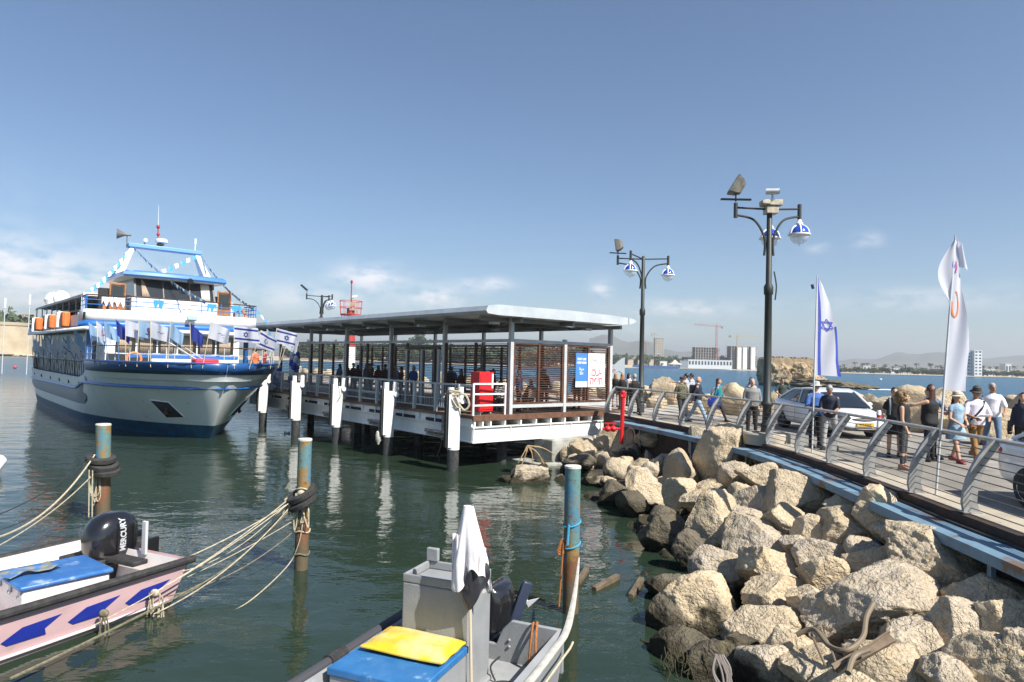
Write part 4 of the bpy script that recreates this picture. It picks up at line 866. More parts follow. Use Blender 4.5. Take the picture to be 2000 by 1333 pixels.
for i, x in enumerate((-12.6, -17.2, -22.9)):
    for k, dx in enumerate((0, .95 if i < 2 else 1.1)):
        if k == 0:
            o = fe; mb = MB(); mb.box(x - .36, x + .36, -4.68, -4.32, 5.30, 6.10)
            lb = mb.build('life_box', org, fe, bevel=.05)
            mb = MB()
            for yy in (-4.6, -4.42): mb.box(x - .37, x + .37, yy - .015, yy + .015, 5.36, 6.04)
            mb.build('strap', M('strap_dark_orange', (.4, .1, .03), .6), lb)
        mb = MB(); mb.box(x - .45 - dx * .9, x - .40 - dx * .9, -4.72, -4.3, 5.22, 6.14); mb.build('box_bracket', fwht, fe)
for x, r in ((-26.5, .55), (-28.7, .6)):
    mb = MB(); mb.lathe([(.25, 0), (.25, .2), (r * .85, .3), (r, .6), (r * .8, .95), (r * .4, 1.15), (0, 1.2)], (x, -2.8 if r < .58 else -3.0, 7.1), 20); mb.build('satellite_dome', fwht, fe)
# main deck side rail (black balusters) and hanging deck edge
mb = MB()
for sd in (-1, 1):
    mb.tube(hline(3.45, 9, 33, sd, -.12, lambda u: 3.45), .03, 6)
    for i in range(44): x = 9.4 + i * .53; y = half(-x, 2.6) - .12; mb.tube([V((-x, sd * y, 2.6)), V((-x, sd * y, 3.45))], .022, 5)
mb.build('main_deck_railing', M('rail_black', (.02, .02, .025), .5), fe)
mb = MB()
for i in range(24): x = 9.6 + i * 1.0; y = half(-x, 2.6) - .14; mb.tube([V((-x, -y, 2.6)), V((-x, -y, 5.1))], .03 if i % 3 == 0 else .0, 5)
mb.build('deck_pillar', navy, fe)
for y in (-4.1, 3.9): mb = MB(); mb.box(-9.0, -8.75, y, y + .2, 2.7, 5.05); mb.build('corner_pillar', navy, fe)
# foredeck bow rail and gear
mb = MB()
def brl(z, out=-.08): 
    pts = hline(3.3, 0.02, 8.2, -1, out); q = hline(3.3, 0.02, 8.2, 1, out); return [V((p.x, p.y, z)) for p in pts[::-1]] + [V((p.x, p.y, z)) for p in q[1:]]
mb.tube(brl(4.28), .025, 6); mb.build('bow_top_rail', M('varnished_rail2', (.10, .05, .03), .4), fe)
mb = MB(); pts = brl(3.5)
for i in range(0, len(pts), 5): mb.tube([pts[i], V((pts[i].x, pts[i].y, 4.28))], .02, 5)
mb.tube(brl(3.9), .014, 5); mb.build('bow_stanchions', lgrey, fe)
mb = MB(); mb.tube([V((-2.5, .2, 3.2)), V((-6.5, -.9, 4.6))], .05, 6); mb.tube([V((-2.5, .5, 3.2)), V((-6.5, -.5, 4.6))], .03, 6); mb.tube([V((-6.5, -.9, 2.7)), V((-6.5, -.9, 4.6))], .04, 6); mb.build('folded_gangway', lgrey, fe)
mb = MB(); mb.box(-4.2, -3.3, -.4, .7, 2.75, 3.75); mb.build('windlass_cover', M('cover_red', (.7, .03, .04), .6), fe, bevel=.08)
mb = MB(); c = V((-6.0, -2.5, 3.65)); mb.tube([c + V((.0, .32 * cos(a), .32 * sin(a))) for a in [2 * pi * i / 18 for i in range(18)]], .06, 8, closed=True); mb.build('life_ring', MATS['ring_orange'], fe)
# ------------------------------------------------------------------ flags
fl_wh = M('flag_white', (.72, .74, .80), .7, trans=0); fl_lb = M('flag_light_blue', (.34, .52, .72), .7); fl_bl = M('flag_blue', (.03, .05, .30), .7); fl_pk = M('flag_pink', (.50, .06, .22), .7); 
def trans(m, k):
    t = m.node_tree; b = t.nodes['Principled BSDF']; a = t.nodes.new('ShaderNodeBsdfTranslucent'); a.inputs[0].default_value = b.inputs['Base Color'].default_value; x = t.nodes.new('ShaderNodeMixShader'); x.inputs[0].default_value = k
    t.links.new(b.outputs[0], x.inputs[1]); t.links.new(a.outputs[0], x.inputs[2]); t.links.new(x.outputs[0], t.nodes['Material Output'].inputs[0])
for q in (fl_wh, fl_lb, fl_bl, fl_pk): trans(q, .38)
pole_m = M('flag_stick', (.55, .47, .34), .6); pole_b = M('flag_stick_blue', (.04, .14, .4), .5)
def flagcloth(mb, W, H, kind, droop, ph, sx=1):
    """cloth in the local x (fly) / z (hoist) plane below the stick head"""
    def Fn(u, v, o=0):
        wv = W * u * (.16 * sin(u * 5 + ph + v * 1.5) + .05 * sin(u * 13 + ph * 2))
        return V((sx * u * W * (1 - .25 * droop), wv + o, -v * H - droop * u * W * .75 * (1 - .25 * v)))
    nu, nv = 12, 8
    vs = [Fn(i / nu, j / nv) for i in range(nu + 1) for j in range(nv + 1)]; mats = []
    fs = [(i * (nv + 1) + j, (i + 1) * (nv + 1) + j, (i + 1) * (nv + 1) + j + 1, i * (nv + 1) + j + 1) for i in range(nu) for j in range(nv)]
    for i in range(nu):
        for j in range(nv): mats.append(2 if kind == 'il' and j in (1, 6) else (1 if kind in ('lb', 'lbp') else (2 if kind == 'nv' else 0)))
    b = len(mb.v); mb.v += [tuple(p) for p in vs]; mb.f += [[b + q for q in f] for f in fs]; mb.m += mats
    def line(pts, wd, mi):
        for s in (-.006, .006):
            for a, c in zip(pts, pts[1:]):
                a, c = V((*a, 0)), V((*c, 0)); d = (c - a); n = V((-d.y, d.x, 0)).normalized() * wd
                q = [a + n, c + n, c - n, a - n]; mb.add([Fn(p.x, p.y, s) for p in q], [(0, 1, 2, 3)], mi)
    if kind == 'il':
        for s in (1, -1):
            tr = [(.5 + .19 * H / W * 1.0 * sin(a) * s, .5 - .19 * cos(a) * s) for a in (0, 2 * pi / 3, 4 * pi / 3, 2 * pi)]; line(tr, .013, 2)
    elif kind in ('wp', 'lbp'):
        line([(.55 + .12 * cos(a), .45 + .16 * sin(a)) for a in [i * .7 for i in range(7)]], .03, 3); line([(.35, .72), (.75, .70)], .02, 2)
    elif kind == 'wh':
        line([(.35 + .06 * i, .5 + .06 * sin(i * 2)) for i in range(7)], .012, 2); line([(.4, .68), (.72, .66)], .01, 3)
def small_flag(base, lean, hgt, W, H, kind, droop, ph, lab, grp, rz=0, sx=1, pm=None):
    o = empty('small_flag', lab, 'flag', base, rz, grp); top = V((lean[0], lean[1], hgt))
    mb = MB(); mb.tube([V((0, 0, 0)), top], .016, 6); mb.build('stick', pm or pole_m, o)
    mb = MB(); flagcloth(mb, W, H, kind, droop, ph, sx); mb.v = [tuple(V(p) + top * (1 + 0.0) + (top.normalized() * 0)) if True else p for p in mb.v]
    # slide the hoist along the leaning stick
    mb.v = [(p[0] - top.x * (hgt - p[2]) / hgt * (1 if True else 0) if p[2] < hgt else p[0], p[1] - top.y * max(0, hgt - p[2]) / hgt, p[2]) for p in mb.v]
    mb.build('cloth', [fl_wh, fl_lb, fl_bl, fl_pk], o, ang=80); return o
outline = []
for sd in (-1, 1):
    for p in hline(3.56, .02, 8.2, sd, .0):
        w_ = FW(*p); outline.append((proj(w_)[0], w_))
def at_outline(px): return min(outline, key=lambda q: abs(q[0] - px))[1]
FL = [  # photo x of foot, photo x and y of tip, kind, droop, label
(186, 171, 629, 'lb', .9, 'light blue pennant flag at the far left of the ferry bow'), (195, 187, 627, 'wp', .9, 'white flag with pink print, second from the left of the bow'), (214, 201, 627, 'lb', .75, 'light blue flag hanging diagonally, third from the left of the bow'),
(232, 225, 624, 'nv', 1.0, 'furled navy flag on the bow, fourth from the left'), (249, 244, 625, 'wh', .35, 'plain white flag just right of the furled navy one'), (271, 270, 626, 'lbp', .3, 'light blue flag with a dark pink emblem on the bow'), (296, 293, 628, 'wh', .4, 'white flag flying right of the light blue one with the emblem'),
(330, 332, 627, 'lb', 1.0, 'narrow drooping light blue flag in the middle of the bow'), (371, 370, 630, 'nv', 1.0, 'furled blue and white flag right of the middle of the bow'), (409, 411, 629, 'wh', .45, 'large white flag with faint print left of the first star flag'),
(449, 456, 636, 'il', .12, 'white flag with blue stripes and star, largest on the bow'), (491, 509, 645, 'il', .55, 'blue star flag folded in the wind, second of the three star flags'), (519, 521, 643, 'lb', .9, 'light blue flag between the two right hand star flags'), (528, 540, 641, 'il', .3, 'blue star flag at the right end of the bow'),
(545, 556, 648, 'wh', .6, 'white flag behind the right hand star flag'), (549, 567, 652, 'wh', .8, 'crumpled white flag at the extreme right of the ferry bow')]
for i, (xb, xt, yt, kd, dr, lab) in enumerate(FL):
    b = at_outline(xb); top = P(xt, yt, b.y - .05); h = top.z - 3.35
    W = 1.15 if i in (9, 10, 13) else (1.0 if dr < .7 else .75)
    small_flag((b.x, b.y, 3.35), (top.x - b.x, 0), h, W, .72, kd, dr, i * 1.3, lab, 'flags along the ferry bow', rz=0, pm=pole_b if i in (0, 2, 3) else pole_m)
kinds = ['lb', 'wp', 'wh', 'wp', 'wh', 'wh', 'lb', 'wh', 'wp', 'wh', 'wh', 'il', 'lb', 'wh', 'wp', 'lb']
for i in range(16):
    px = 48 + i * 7.3; best = min([FW(-x / 4, -half(-x / 4, 2.6) + .1, 3.4) for x in range(36, 132)], key=lambda q: abs(proj(q)[0] - px))
    r_ = random.Random(i); tp = 2.0 + r_.uniform(-.1, .45)
    small_flag((best.x, best.y, 2.75), (-.25 + r_.uniform(-.2, .2), -.1), tp, .85 + r_.random() * .4, .8, kinds[i], .95 + r_.random() * .35, i * 2.1,
               ['drooping light blue flag', 'drooping white flag with pink print', 'drooping white flag', 'drooping white flag with pink print', 'plain white flag', 'wide white flag', 'light blue flag', 'white flag', 'white and pink flag', 'white flag', 'white flag', 'drooping star flag', 'pale blue flag', 'white flag', 'white and pink flag', 'light blue flag'][i] + ' on the ferry side rail, number %s from the stern' % ['one', 'two', 'three', 'four', 'five', 'six', 'seven', 'eight', 'nine', 'ten', 'eleven', 'twelve', 'thirteen', 'fourteen', 'fifteen', 'sixteen'][i],
               'flags along the ferry side', rz=-.3)
# ------------------------------------------------------------------ bunting strings
bun_b = M('bunting_blue', (.05, .30, .62), .5); bun_w = M('bunting_white', (.75, .78, .82), .6)
ML, MR = V((-12.4, yl + .3, 10.2)), V((-12.4, yr - .2, 10.2))
STR = [(ML, V((-11.3, -3.8, 7.2)), .25, 16, 'string of blue and white bunting from the mast down to the left canopy'), (ML, V((front(1.6), 1.3, 6.9)), .35, 26, 'string of bunting crossing in front of the wheelhouse windows'),
       (MR, V((-11.5, -.6, 8.5)), .05, 8, 'short bunting string under the mast bar'), (MR, V((front(4) - .3, 4.2, 6.8)), .45, 34, 'long bunting string from the mast down to the right rail'), (V((front(4) - .3, 4.2, 6.8)), V((-9, 6.3, 5.4)), .1, 8, 'bunting string between the ferry rail and the shelter roof')]
for k, (a, b, s, n, lab) in enumerate(STR):
    o = empty('bunting_string', lab, 'bunting', (0, 0, 0), 0, 'bunting strings on the ferry'); pts = sag(FW(*a), FW(*b), s, n); mb = MB(); mb.tube(pts, .012, 4); mb.build('cord', grey_st, o)
    for i in range(1, n):
        p = pts[i]; r_ = random.Random(k * 50 + i); d = (pts[min(i + 1, n)] - pts[i - 1]).normalized()
        q = [p - d * .13, p + d * .13, p + d * .10 + V((.05 + .12 * r_.random(), -.12 * r_.random(), -.26)), p - d * .10 + V((.05 + .08 * r_.random(), .1 * r_.random(), -.22))]
        mb = MB(); mb.grid(lambda u, v: q[0].lerp(q[1], u).lerp(q[3].lerp(q[2], u), v) + V((0, .03 * sin(u * 6 + v * 5), 0)), 4, 4); mb.build('pennant', bun_b if i % 2 else bun_w, o)
for y, m in [(-1.1, bun_b), (.2, bun_w), (1.6, bun_b), (3.0, bun_b), (-3.4, bun_w), (-2.9, bun_w)]:
    x = front(y) + .06; b_ = FW(x, y, 6.75); mb = MB(); mb.grid(lambda u, v: FW(x + .03 * sin(u * 9), y + (u - .5) * .5, 6.75 - v * (.35 + .15 * sin(u * 12 + y))), 10, 4); tag(mb.build('tinsel_bow', m), {-1.1: 'turquoise tinsel on the upper rail left of the middle', .2: 'pale tinsel on the middle of the upper rail', 1.6: 'turquoise tinsel on the rail below the wheelhouse', 3.0: 'blue tinsel at the right of the upper rail', -3.4: 'white cloth on the rail at the far left corner', -2.9: 'white cloth beside the left wooden door'}[y], 'decoration', 'tinsel on the upper rail')
# ------------------------------------------------------------------ mooring posts with rust
def postmat():
    m = bpy.data.materials.new('rusty_blue_post'); m.use_nodes = True; t = m.node_tree; p = t.nodes['Principled BSDF']; p.inputs['Roughness'].default_value = .6
    g = t.nodes.new('ShaderNodeNewGeometry'); sx = t.nodes.new('ShaderNodeSeparateXYZ'); t.links.new(g.outputs['Position'], sx.inputs[0])
    def noi(s, d, st=(1, 1, 1)):
        mp = t.nodes.new('ShaderNodeMapping'); mp.inputs['Scale'].default_value = st; t.links.new(g.outputs['Position'], mp.inputs[0]); n = t.nodes.new('ShaderNodeTexNoise'); n.inputs['Scale'].default_value = s; n.inputs['Detail'].default_value = d; n.inputs['Roughness'].default_value = .65; t.links.new(mp.outputs[0], n.inputs[0]); return n.outputs[0]
    def mr(v, lo, hi, a_=0, b_=1):
        n = t.nodes.new('ShaderNodeMapRange'); n.inputs[1].default_value = lo; n.inputs[2].default_value = hi; n.inputs[3].default_value = a_; n.inputs[4].default_value = b_; t.links.new(v, n.inputs[0]); return n.outputs[0]
    def mix(f, x, y):
        n = t.nodes.new('ShaderNodeMix'); n.data_type = 'RGBA'; t.links.new(f, n.inputs[0])
        for s, v in ((6, x), (7, y)):
            if isinstance(v, tuple): n.inputs[s].default_value = (*v, 1)
            else: t.links.new(v, n.inputs[s])
        return n.outputs[2]
    col = mix(mr(noi(2.2, 5, (1, 1, .4)), .42, .58), (.06, .185, .27), (.10, .20, .19))
    col = mix(mr(noi(3.4, 9, (1, 1, .5)), .47, .54), col, (.24, .15, .05)); col = mix(mr(noi(12, 6), .58, .66), col, (.16, .07, .03))
    a = t.nodes.new('ShaderNodeMath'); a.operation = 'ADD'; t.links.new(sx.outputs[2], a.inputs[0]); t.links.new(mr(noi(3, 6, (1, 1, .6)), .3, .7, -.4, .4), a.inputs[1])
    col = mix(mr(a.outputs[0], 1.0, .8), col, (.17, .075, .035)); col = mix(mr(a.outputs[0], .62, .4), col, (.11, .085, .05))
    t.links.new(col, p.inputs['Base Color']); b = t.nodes.new('ShaderNodeBump'); b.inputs['Distance'].default_value = .012; t.links.new(noi(14, 6), b.inputs['Height']); t.links.new(b.outputs[0], p.inputs['Normal']); return m
pm = postmat(); capm = M('guano_white', (.6, .6, .56), .8, (.45, .42, .36), 20)
tyre = M('tyre_black', (.022, .022, .024), .8, (.045, .043, .04), 9, bump=.004, bs=50)
def post(x, yt, yw, r, lab, lean=0):
    b = G(x, yw, 0); top = P(x if not lean else lean, yt, b.y)
    mb = MB(); n = 28; mb.tube([V((b.x, b.y, -1.5)), V((b.x, b.y, 0)), V((b.x + (top.x - b.x) * .5, b.y, top.z / 2)), V((top.x, b.y, top.z))], r, n)
    o = mb.build('mooring_post', pm, ang=50); tag(o, lab, 'mooring post', 'rusty blue mooring posts')
    mb = MB(); mb.lathe([(r + .006, -.03), (r + .006, .005), (r * .9, .015), (0, .02)], (top.x, b.y, top.z), n); mb.build('cap', capm, o)
    return V((b.x, b.y, 0)), V((top.x, b.y, top.z))
A0, A1 = post(200, 829, 1012, .165, 'rusty blue mooring post at the left with three tyres stacked on it', 202)
B0, B1 = post(588, 858, 1112, .125, 'rusty blue mooring post in the middle tied with many cream ropes', 596)
C0, C1 = post(1114, 911, 1196, .128, 'green and rusty blue mooring post in front of the boulders', 1119)
def on(a, b, z): return a.lerp(b, z / b.z)
def tyre_obj(c, R, r, tilt, lab, rz=0, grp='old tyres on the mooring posts'):
    o = empty('old_tyre', lab, 'tyre', c, 0, grp); o.rotation_euler = (tilt[0], tilt[1], rz)
    mb = MB(); prof = [(R - r * .55, -r * .78), (R + r * .3, -r * .85), (R + r * .92, -r * .62), (R + r, 0), (R + r * .92, r * .62), (R + r * .3, r * .85), (R - r * .55, r * .78), (R - r * .3, 0), (R - r * .55, -r * .78)]
    mb.lathe(prof, n=32); mb.build('tyre_body', tyre, o, ang=50)
    mb = MB()
    for k in range(40):
        a = 2 * pi * k / 40; mb.obox((cos(a) * (R + r * .99), sin(a) * (R + r * .99), 0), V((cos(a), sin(a), 0)) * .006, V((-sin(a), cos(a), 0)) * .012, (0, 0, r * .55))
    mb.build('tread', tyre, o)
tyre_obj(on(A0, A1, 1.42) + V((-.02, -.05, 0)), .24, .085, (.12, .12), 'upper of the three tyres on the left mooring post')
tyre_obj(on(A0, A1, 1.27) + V((.04, -.05, 0)), .24, .085, (.20, .20), 'middle of the three tyres on the left mooring post')
tyre_obj(on(A0, A1, 1.12) + V((.10, -.05, 0)), .23, .08, (.15, .1), 'lowest of the three tyres on the left mooring post')
tyre_obj(on(B0, B1, 1.42) + V((-.01, -.08, 0)), .21, .075, (.25, -.42), 'upper tyre slung tilted on the middle mooring post')
tyre_obj(on(B0, B1, 1.27) + V((.02, -.08, 0)), .20, .075, (.2, -.5), 'lower tyre slung tilted on the middle mooring post')
# ------------------------------------------------------------------ left motor boat
ROPE = []
def boat_hull(mbh, L, prof, n=14): pass
bf = V((-.42, -.91, 0)).normalized(); bp_ = V((.91, -.42, 0)).normalized()   # forward, and towards the camera side
bc = V((-6.42, 11.42, -.10))
mbt = empty('pink_motor_boat', 'pale pink motor boat with blue arrow stripes and a black outboard engine', 'motor boat', bc, atan2(bf.y, bf.x))
# local: x forward, y = rot90(forward) = towards camera side (+)
pink = M('pale_pink_gelcoat', (.60, .40, .41), .4, (.53, .36, .37), 2, coat=.3, col3=(.36, .30, .24), s3=4, lo3=.60, hi3=.76, stretch=(.5, 1, 1.4))
bwhite = M('boat_inner_white', (.70, .66, .64), .5, (.60, .54, .50), 3, lo=.45, hi=.75, bump=.001, bs=60)
def bw_(x):  # half beam at gunwale
    return 1.28 * (1 - max(0, (x - 3.2) / 3.6) ** 2.2 * .96)
def bsec(x, k):
    w_ = bw_(x); sh_ = .12 * max(0, (x - 1) / 5) ** 2
    return [(w_, .78 + sh_), (w_ - .03, .62 + sh_), (w_ * .97 - .02, .40 + sh_), (w_ * .88, .02), (w_ * .8, -.25)][k]
xs_ = [-.0, .5, 1.2, 2, 3, 3.8, 4.6, 5.3, 6, 6.5, 6.78]
mb = MB()
for sd in (-1, 1):
    vs = []
    for x in xs_:
        for k in range(5):
            y, z = bsec(x, k); dx = -.32 * (1 - k / 4) if x == 0 else 0
            vs.append((x + dx + (.5 * max(0, z) if x > 6 else 0), sd * y, z))
    fs = [(i * 5 + j, (i + 1) * 5 + j, (i + 1) * 5 + j + 1, i * 5 + j + 1) for i in range(len(xs_) - 1) for j in range(4)]
    mb.add(vs, fs if sd < 0 else [f[::-1] for f in fs])
mb.add([(-.32, -1.28, .78), (-.32, 1.28, .78), (-.0, 1.02, -.25), (-.0, -1.02, -.25)], [(0, 1, 2, 3)])
mb.build('hull', pink, mbt, ang=40)
mb = MB()
for sd in (-1, 1):
    vs = []
    for x in xs_[:-1]:
        w_ = bw_(x) - .11; sh_ = .12 * max(0, (x - 1) / 5) ** 2; x_ = x - .22 if x == 0 else x
        vs += [(x_, sd * (w_ + .10), .785 + sh_), (x_, sd * w_, .785 + sh_), (x_, sd * (w_ - .05), .30), (x_, 0, .30)]
    fs = [(i * 4 + j, (i + 1) * 4 + j, (i + 1) * 4 + j + 1, i * 4 + j + 1) for i in range(len(xs_) - 2) for j in range(3)]
    mb.add(vs, fs if sd < 0 else [f[::-1] for f in fs])
mb.add([(-.22, -1.17, .78), (-.22, 1.17, .78), (-.1, 1.1, .3), (-.1, -1.1, .3)], [(3, 2, 1, 0)])
mb.build('inner_liner', bwhite, mbt, smooth=False)
for sd in (-1, 1):
    mb = MB(); pts = []
    for x in xs_: y, z = bsec(x, 0); pts.append(V((x - (.36 if x == 0 else 0) + (.4 if x > 6 else 0), sd * (y + .02), z - .01)))
    mb.tube(spl(pts, 5), .062, 10); mb.build('rubber_gunwale', black, mbt)
anv = M('arrow_navy', (.015, .03, .27), .35, coat=.3)
def hp(x, k):  # point on outer near side, k 0 top .. 1 waterline
    a = bsec(x, 1); b = bsec(x, 2); c = bsec(x, 3)
    if k < .35: t = k / .35; y, z = a[0] + (b[0] - a[0]) * t, a[1] + (b[1] - a[1]) * t
    else: t = (k - .35) / .65; y, z = b[0] + (c[0] - b[0]) * t, b[1] + (c[1] - b[1]) * t
    return V((x, y + .008, z))
for i in range(6):
    x0 = .02 + i * .84; out = [(0, .10), (.50, .14), (.74, .38), (.66, .50), (.18, .52), (.21, .34)]
    mb = MB(); pts = [hp(x0 + a, .05 + b * .85) for a, b in out]; mb.add(pts, [(0, 1, 2, 3, 4, 5)]); mb.build('blue_arrow', anv, mbt, smooth=False, thick=.004)
mb = MB(); mb.tube([hp(x, .72) + V((0, .02, 0)) for x in (0, 1, 2, 3, 4, 5)], .02, 6); mb.build('chine_strip', bwhite, mbt)
# storage box with blue lid
bxm = M('box_pinkish_white', (.66, .58, .57), .5, (.55, .44, .40), 5, lo=.5, hi=.8); lidm = M('faded_blue_lid', (.03, .125, .35), .45, (.07, .18, .38), 6, lo=.5, hi=.7, col3=(.3, .4, .5), s3=2.5, lo3=.57, hi3=.66)
bx = empty('storage_box', 'pinkish white storage box with a blue lid in the left motor boat', 'storage box', FM.to_translation() * 0 + bc + bf * 1.25 + bp_ * .20 + V((0, 0, .3)), atan2(bf.y, bf.x) - .22); bx.scale = (1.0, 1.05, .95)
mb = MB(); mb.box(-.62, .50, -.42, .52, 0, .50); mb.build('box_body', bxm, bx, bevel=.03)
mb = MB(); mb.box(-.66, .55, -.47, .56, .502, .58); mb.build('blue_lid', lidm, bx, bevel=.03)
for y in (-.3, .1, .45): mb = MB(); mb.box(.50, .52, y - .04, y + .04, .40, .52); mb.tube([V((.52, y - .05, .42)), V((.55, y - .04, .34)), V((.55, y + .05, .33)), V((.52, y + .05, .42))], .006, 5); mb.build('latch', grey_st, bx)
mb = MB(); mb.grid(lambda u, v: bc + bf * (1.30 + (u - .2) * .9) + bp_ * (.22 - .28 + v * .35 + .06 * sin(u * 8)) + V((0, 0, .90 + .045 * abs(noise.noise(V((u * 5, v * 5, 1)))) + .02 * sin(u * 15) * v)), 24, 12); tag(mb.build('crumpled_cloth', M('rag_blue', (.05, .15, .36), .8, (.20, .20, .15), 6, lo=.45, hi=.55), thick=.01), 'crumpled blue and olive rag lying on the blue box lid', 'rag')
# outboard engine: rounded cowl
eng = empty('outboard_engine', 'large black outboard engine with white lettering on the pink boat', 'outboard engine', bc + bp_ * -.36 + bf * -.12 + V((0, 0, .56)), atan2(bf.y, bf.x))
mb = MB(); rings = []
for i, (z, a0, a1, w_) in enumerate([(0, -.30, .40, .22), (.08, -.36, .47, .27), (.25, -.42, .52, .31), (.48, -.44, .53, .325), (.68, -.42, .48, .31), (.82, -.34, .36, .25), (.90, -.2, .2, .15), (.915, -.1, .1, .07)]):
    rings.append([V(((a0 + a1) / 2 + (a1 - a0) / 2 * (abs(cos(t)) ** .75) * (1 if cos(t) > 0 else -1), w_ * (abs(sin(t)) ** .75) * (1 if sin(t) > 0 else -1), z)) for t in [2 * pi * k / 28 for k in range(28)]])
mb.loft(rings); mb.build('cowl', blackg, eng, ang=60); eng.scale = (.9, .9, .9)
mb = MB(); mb.tube([V((.1, .33, .05)), V((.12, .335, .45)), V((.10, .31, .75))], .018, 6); mb.tube([V((-.2, .325, .1)), V((-.2, .33, .45)), V((-.2, .31, .72))], .012, 6); mb.build('cowl_ridge', blackg, eng)
mb = MB(); mb.box(-.32, .12, -.16, .16, -.6, .02); mb.box(-.7, -.3, -.12, .12, -.2, .3); mb.build('midsection', black, eng, bevel=.04)
for yy, hh in ((-.16, .42), (.16, .3)): mb = MB(); mb.box(-.85, -.55, yy - .05, yy + .05, -.1, hh); mb.build('tilt_arm', blackg, eng, bevel=.02)
mb = MB(); mb.box(-.5, -.35, .10, .16, -.5, -.1); mb.build('anode', black, eng)
text('MERCURY', .155, (0, 0, 0), (1, 0, 0), (0, 1, 0), ink_w, eng, 'lettering', bold=.006)
tx = eng.children[-1] if eng.children else None
tx = [c for c in eng.children if c.name.startswith('lettering')][0]
# letters run up the cowl side facing the camera
cc_ = V((-.02, 0, .46)); L_ = []
for v in tx.data.vertices:
    s, h = v.co.x * .86 + .07, v.co.y - .02     # s runs upward, h towards the stern
    X_ = cc_.x + h; Z_ = cc_.z + s
    kz = 0
    for (z0, _, _, w0), (z1, _, _, w1) in zip([(0, 0, 0, .22), (.08, 0, 0, .27), (.25, 0, 0, .31), (.48, 0, 0, .325), (.68, 0, 0, .31), (.82, 0, 0, .25)], [(.08, 0, 0, .27), (.25, 0, 0, .31), (.48, 0, 0, .325), (.68, 0, 0, .31), (.82, 0, 0, .25), (.9, 0, 0, .15)]):
        if z0 <= Z_ <= z1: kz = w0 + (w1 - w0) * (Z_ - z0) / (z1 - z0)
    ct = min(abs((X_ - .04) / .485), 1); kz = kz * max(0, 1 - ct ** 2.67) ** .375
    v.co = V((X_, kz + .008, Z_))
# motor well, grey upright board
mb = MB(); mb.box(-.10, .40, -.95, -.1, .60, .68); mb.box(-.08, .2, -.05, .60, .66, .74); mb.build('motor_well', black, mbt, bevel=.02)
mb = MB(); mb.box(-.20, -.15, .32, .42, .75, 1.30); mb.build('grey_board', M('grey_board', (.5, .5, .52), .6), mbt, bevel=.01)
# ------------------------------------------------------------------ grey boat in the foreground
gf = V((-.37, -.93, 0)).normalized(); gp = V((.93, -.37, 0)).normalized()
gfl = M('grey_boat_paint', (.27, .28, .285), .6, (.23, .24, .245), 3, bump=.004, bs=45, coat=.1, col3=(.20, .17, .13), s3=3, lo3=.60, hi3=.76)
gc = G(1100, 1234, .72); gc = V((gc.x, gc.y, 0)) - gp * 1.0
gb = empty('grey_motor_boat', 'grey painted open boat with steering console and black rubber gunwale in the foreground', 'motor boat', gc, atan2(gf.y, gf.x))
xs_ = [0, .5, 1.2, 2, 2.8, 3.6, 4.3, 5.0]
def gw(x): return 1.02 * (1 - max(0, (x - 2.6) / 3.2) ** 2.2)
mb = MB()
for sd in (-1, 1):
    vs = []
    for x in xs_: w_ = gw(x); vs += [(x, sd * w_, .72), (x, sd * (w_ - .04), .35), (x, sd * (w_ - .12), -.25)]
    fs = [(i * 3 + j, (i + 1) * 3 + j, (i + 1) * 3 + j + 1, i * 3 + j + 1) for i in range(len(xs_) - 1) for j in range(2)]
    mb.add(vs, fs if sd < 0 else [f[::-1] for f in fs])
mb.build('hull', gfl, gb, ang=40)
mb = MB()
for sd in (-1, 1):
    vs = []
    for x in xs_: w_ = gw(x); vs += [(x, sd * w_, .722), (x, sd * (w_ - .09), .722), (x, sd * (w_ - .13), .22), (x, 0, .22)]
    fs = [(i * 4 + j, (i + 1) * 4 + j, (i + 1) * 4 + j + 1, i * 4 + j + 1) for i in range(len(xs_) - 1) for j in range(3)]
    mb.add(vs, fs if sd < 0 else [f[::-1] for f in fs])
mb.build('inner_liner', M('grey_inner_paint', (.33, .34, .345), .6, (.28, .29, .29), 3, bump=.003, bs=45), gb, smooth=False)
mb = MB(); mb.prism([V((.0, y, z)) for y, z in [(1.0, .73), (1.0, .2), (-1.0, .2), (-1.0, .73), (-.25, .73), (-.15, .42), (.12, .42), (.2, .62), (.32, .74)]], (-.06, 0, 0)); mb.build('transom', gfl, gb, bevel=.015)
mb = MB(); pts = [V((x, -gw(x) - .02, .73)) for x in xs_]; mb.tube(spl(pts, 5), .055, 10); mb.build('rubber_gunwale', M('dark_grey_rubber', (.05, .05, .058), .6), gb)
mb = MB(); p = V((1.62, -gw(1.6) - .02, .73)); mb.tube([p, p + V((.28, 0, 0))], .075, 10); mb.build('gunwale_sleeve', black, gb)
for y_, z_ in ((-.02, .50), (-.02, .40), (.30, .50), (.30, .42)): mb = MB(); mb.ell((.012, y_, z_), (.014, .02, .02), 8, 6); mb.build('bolt', grey_st, gb)
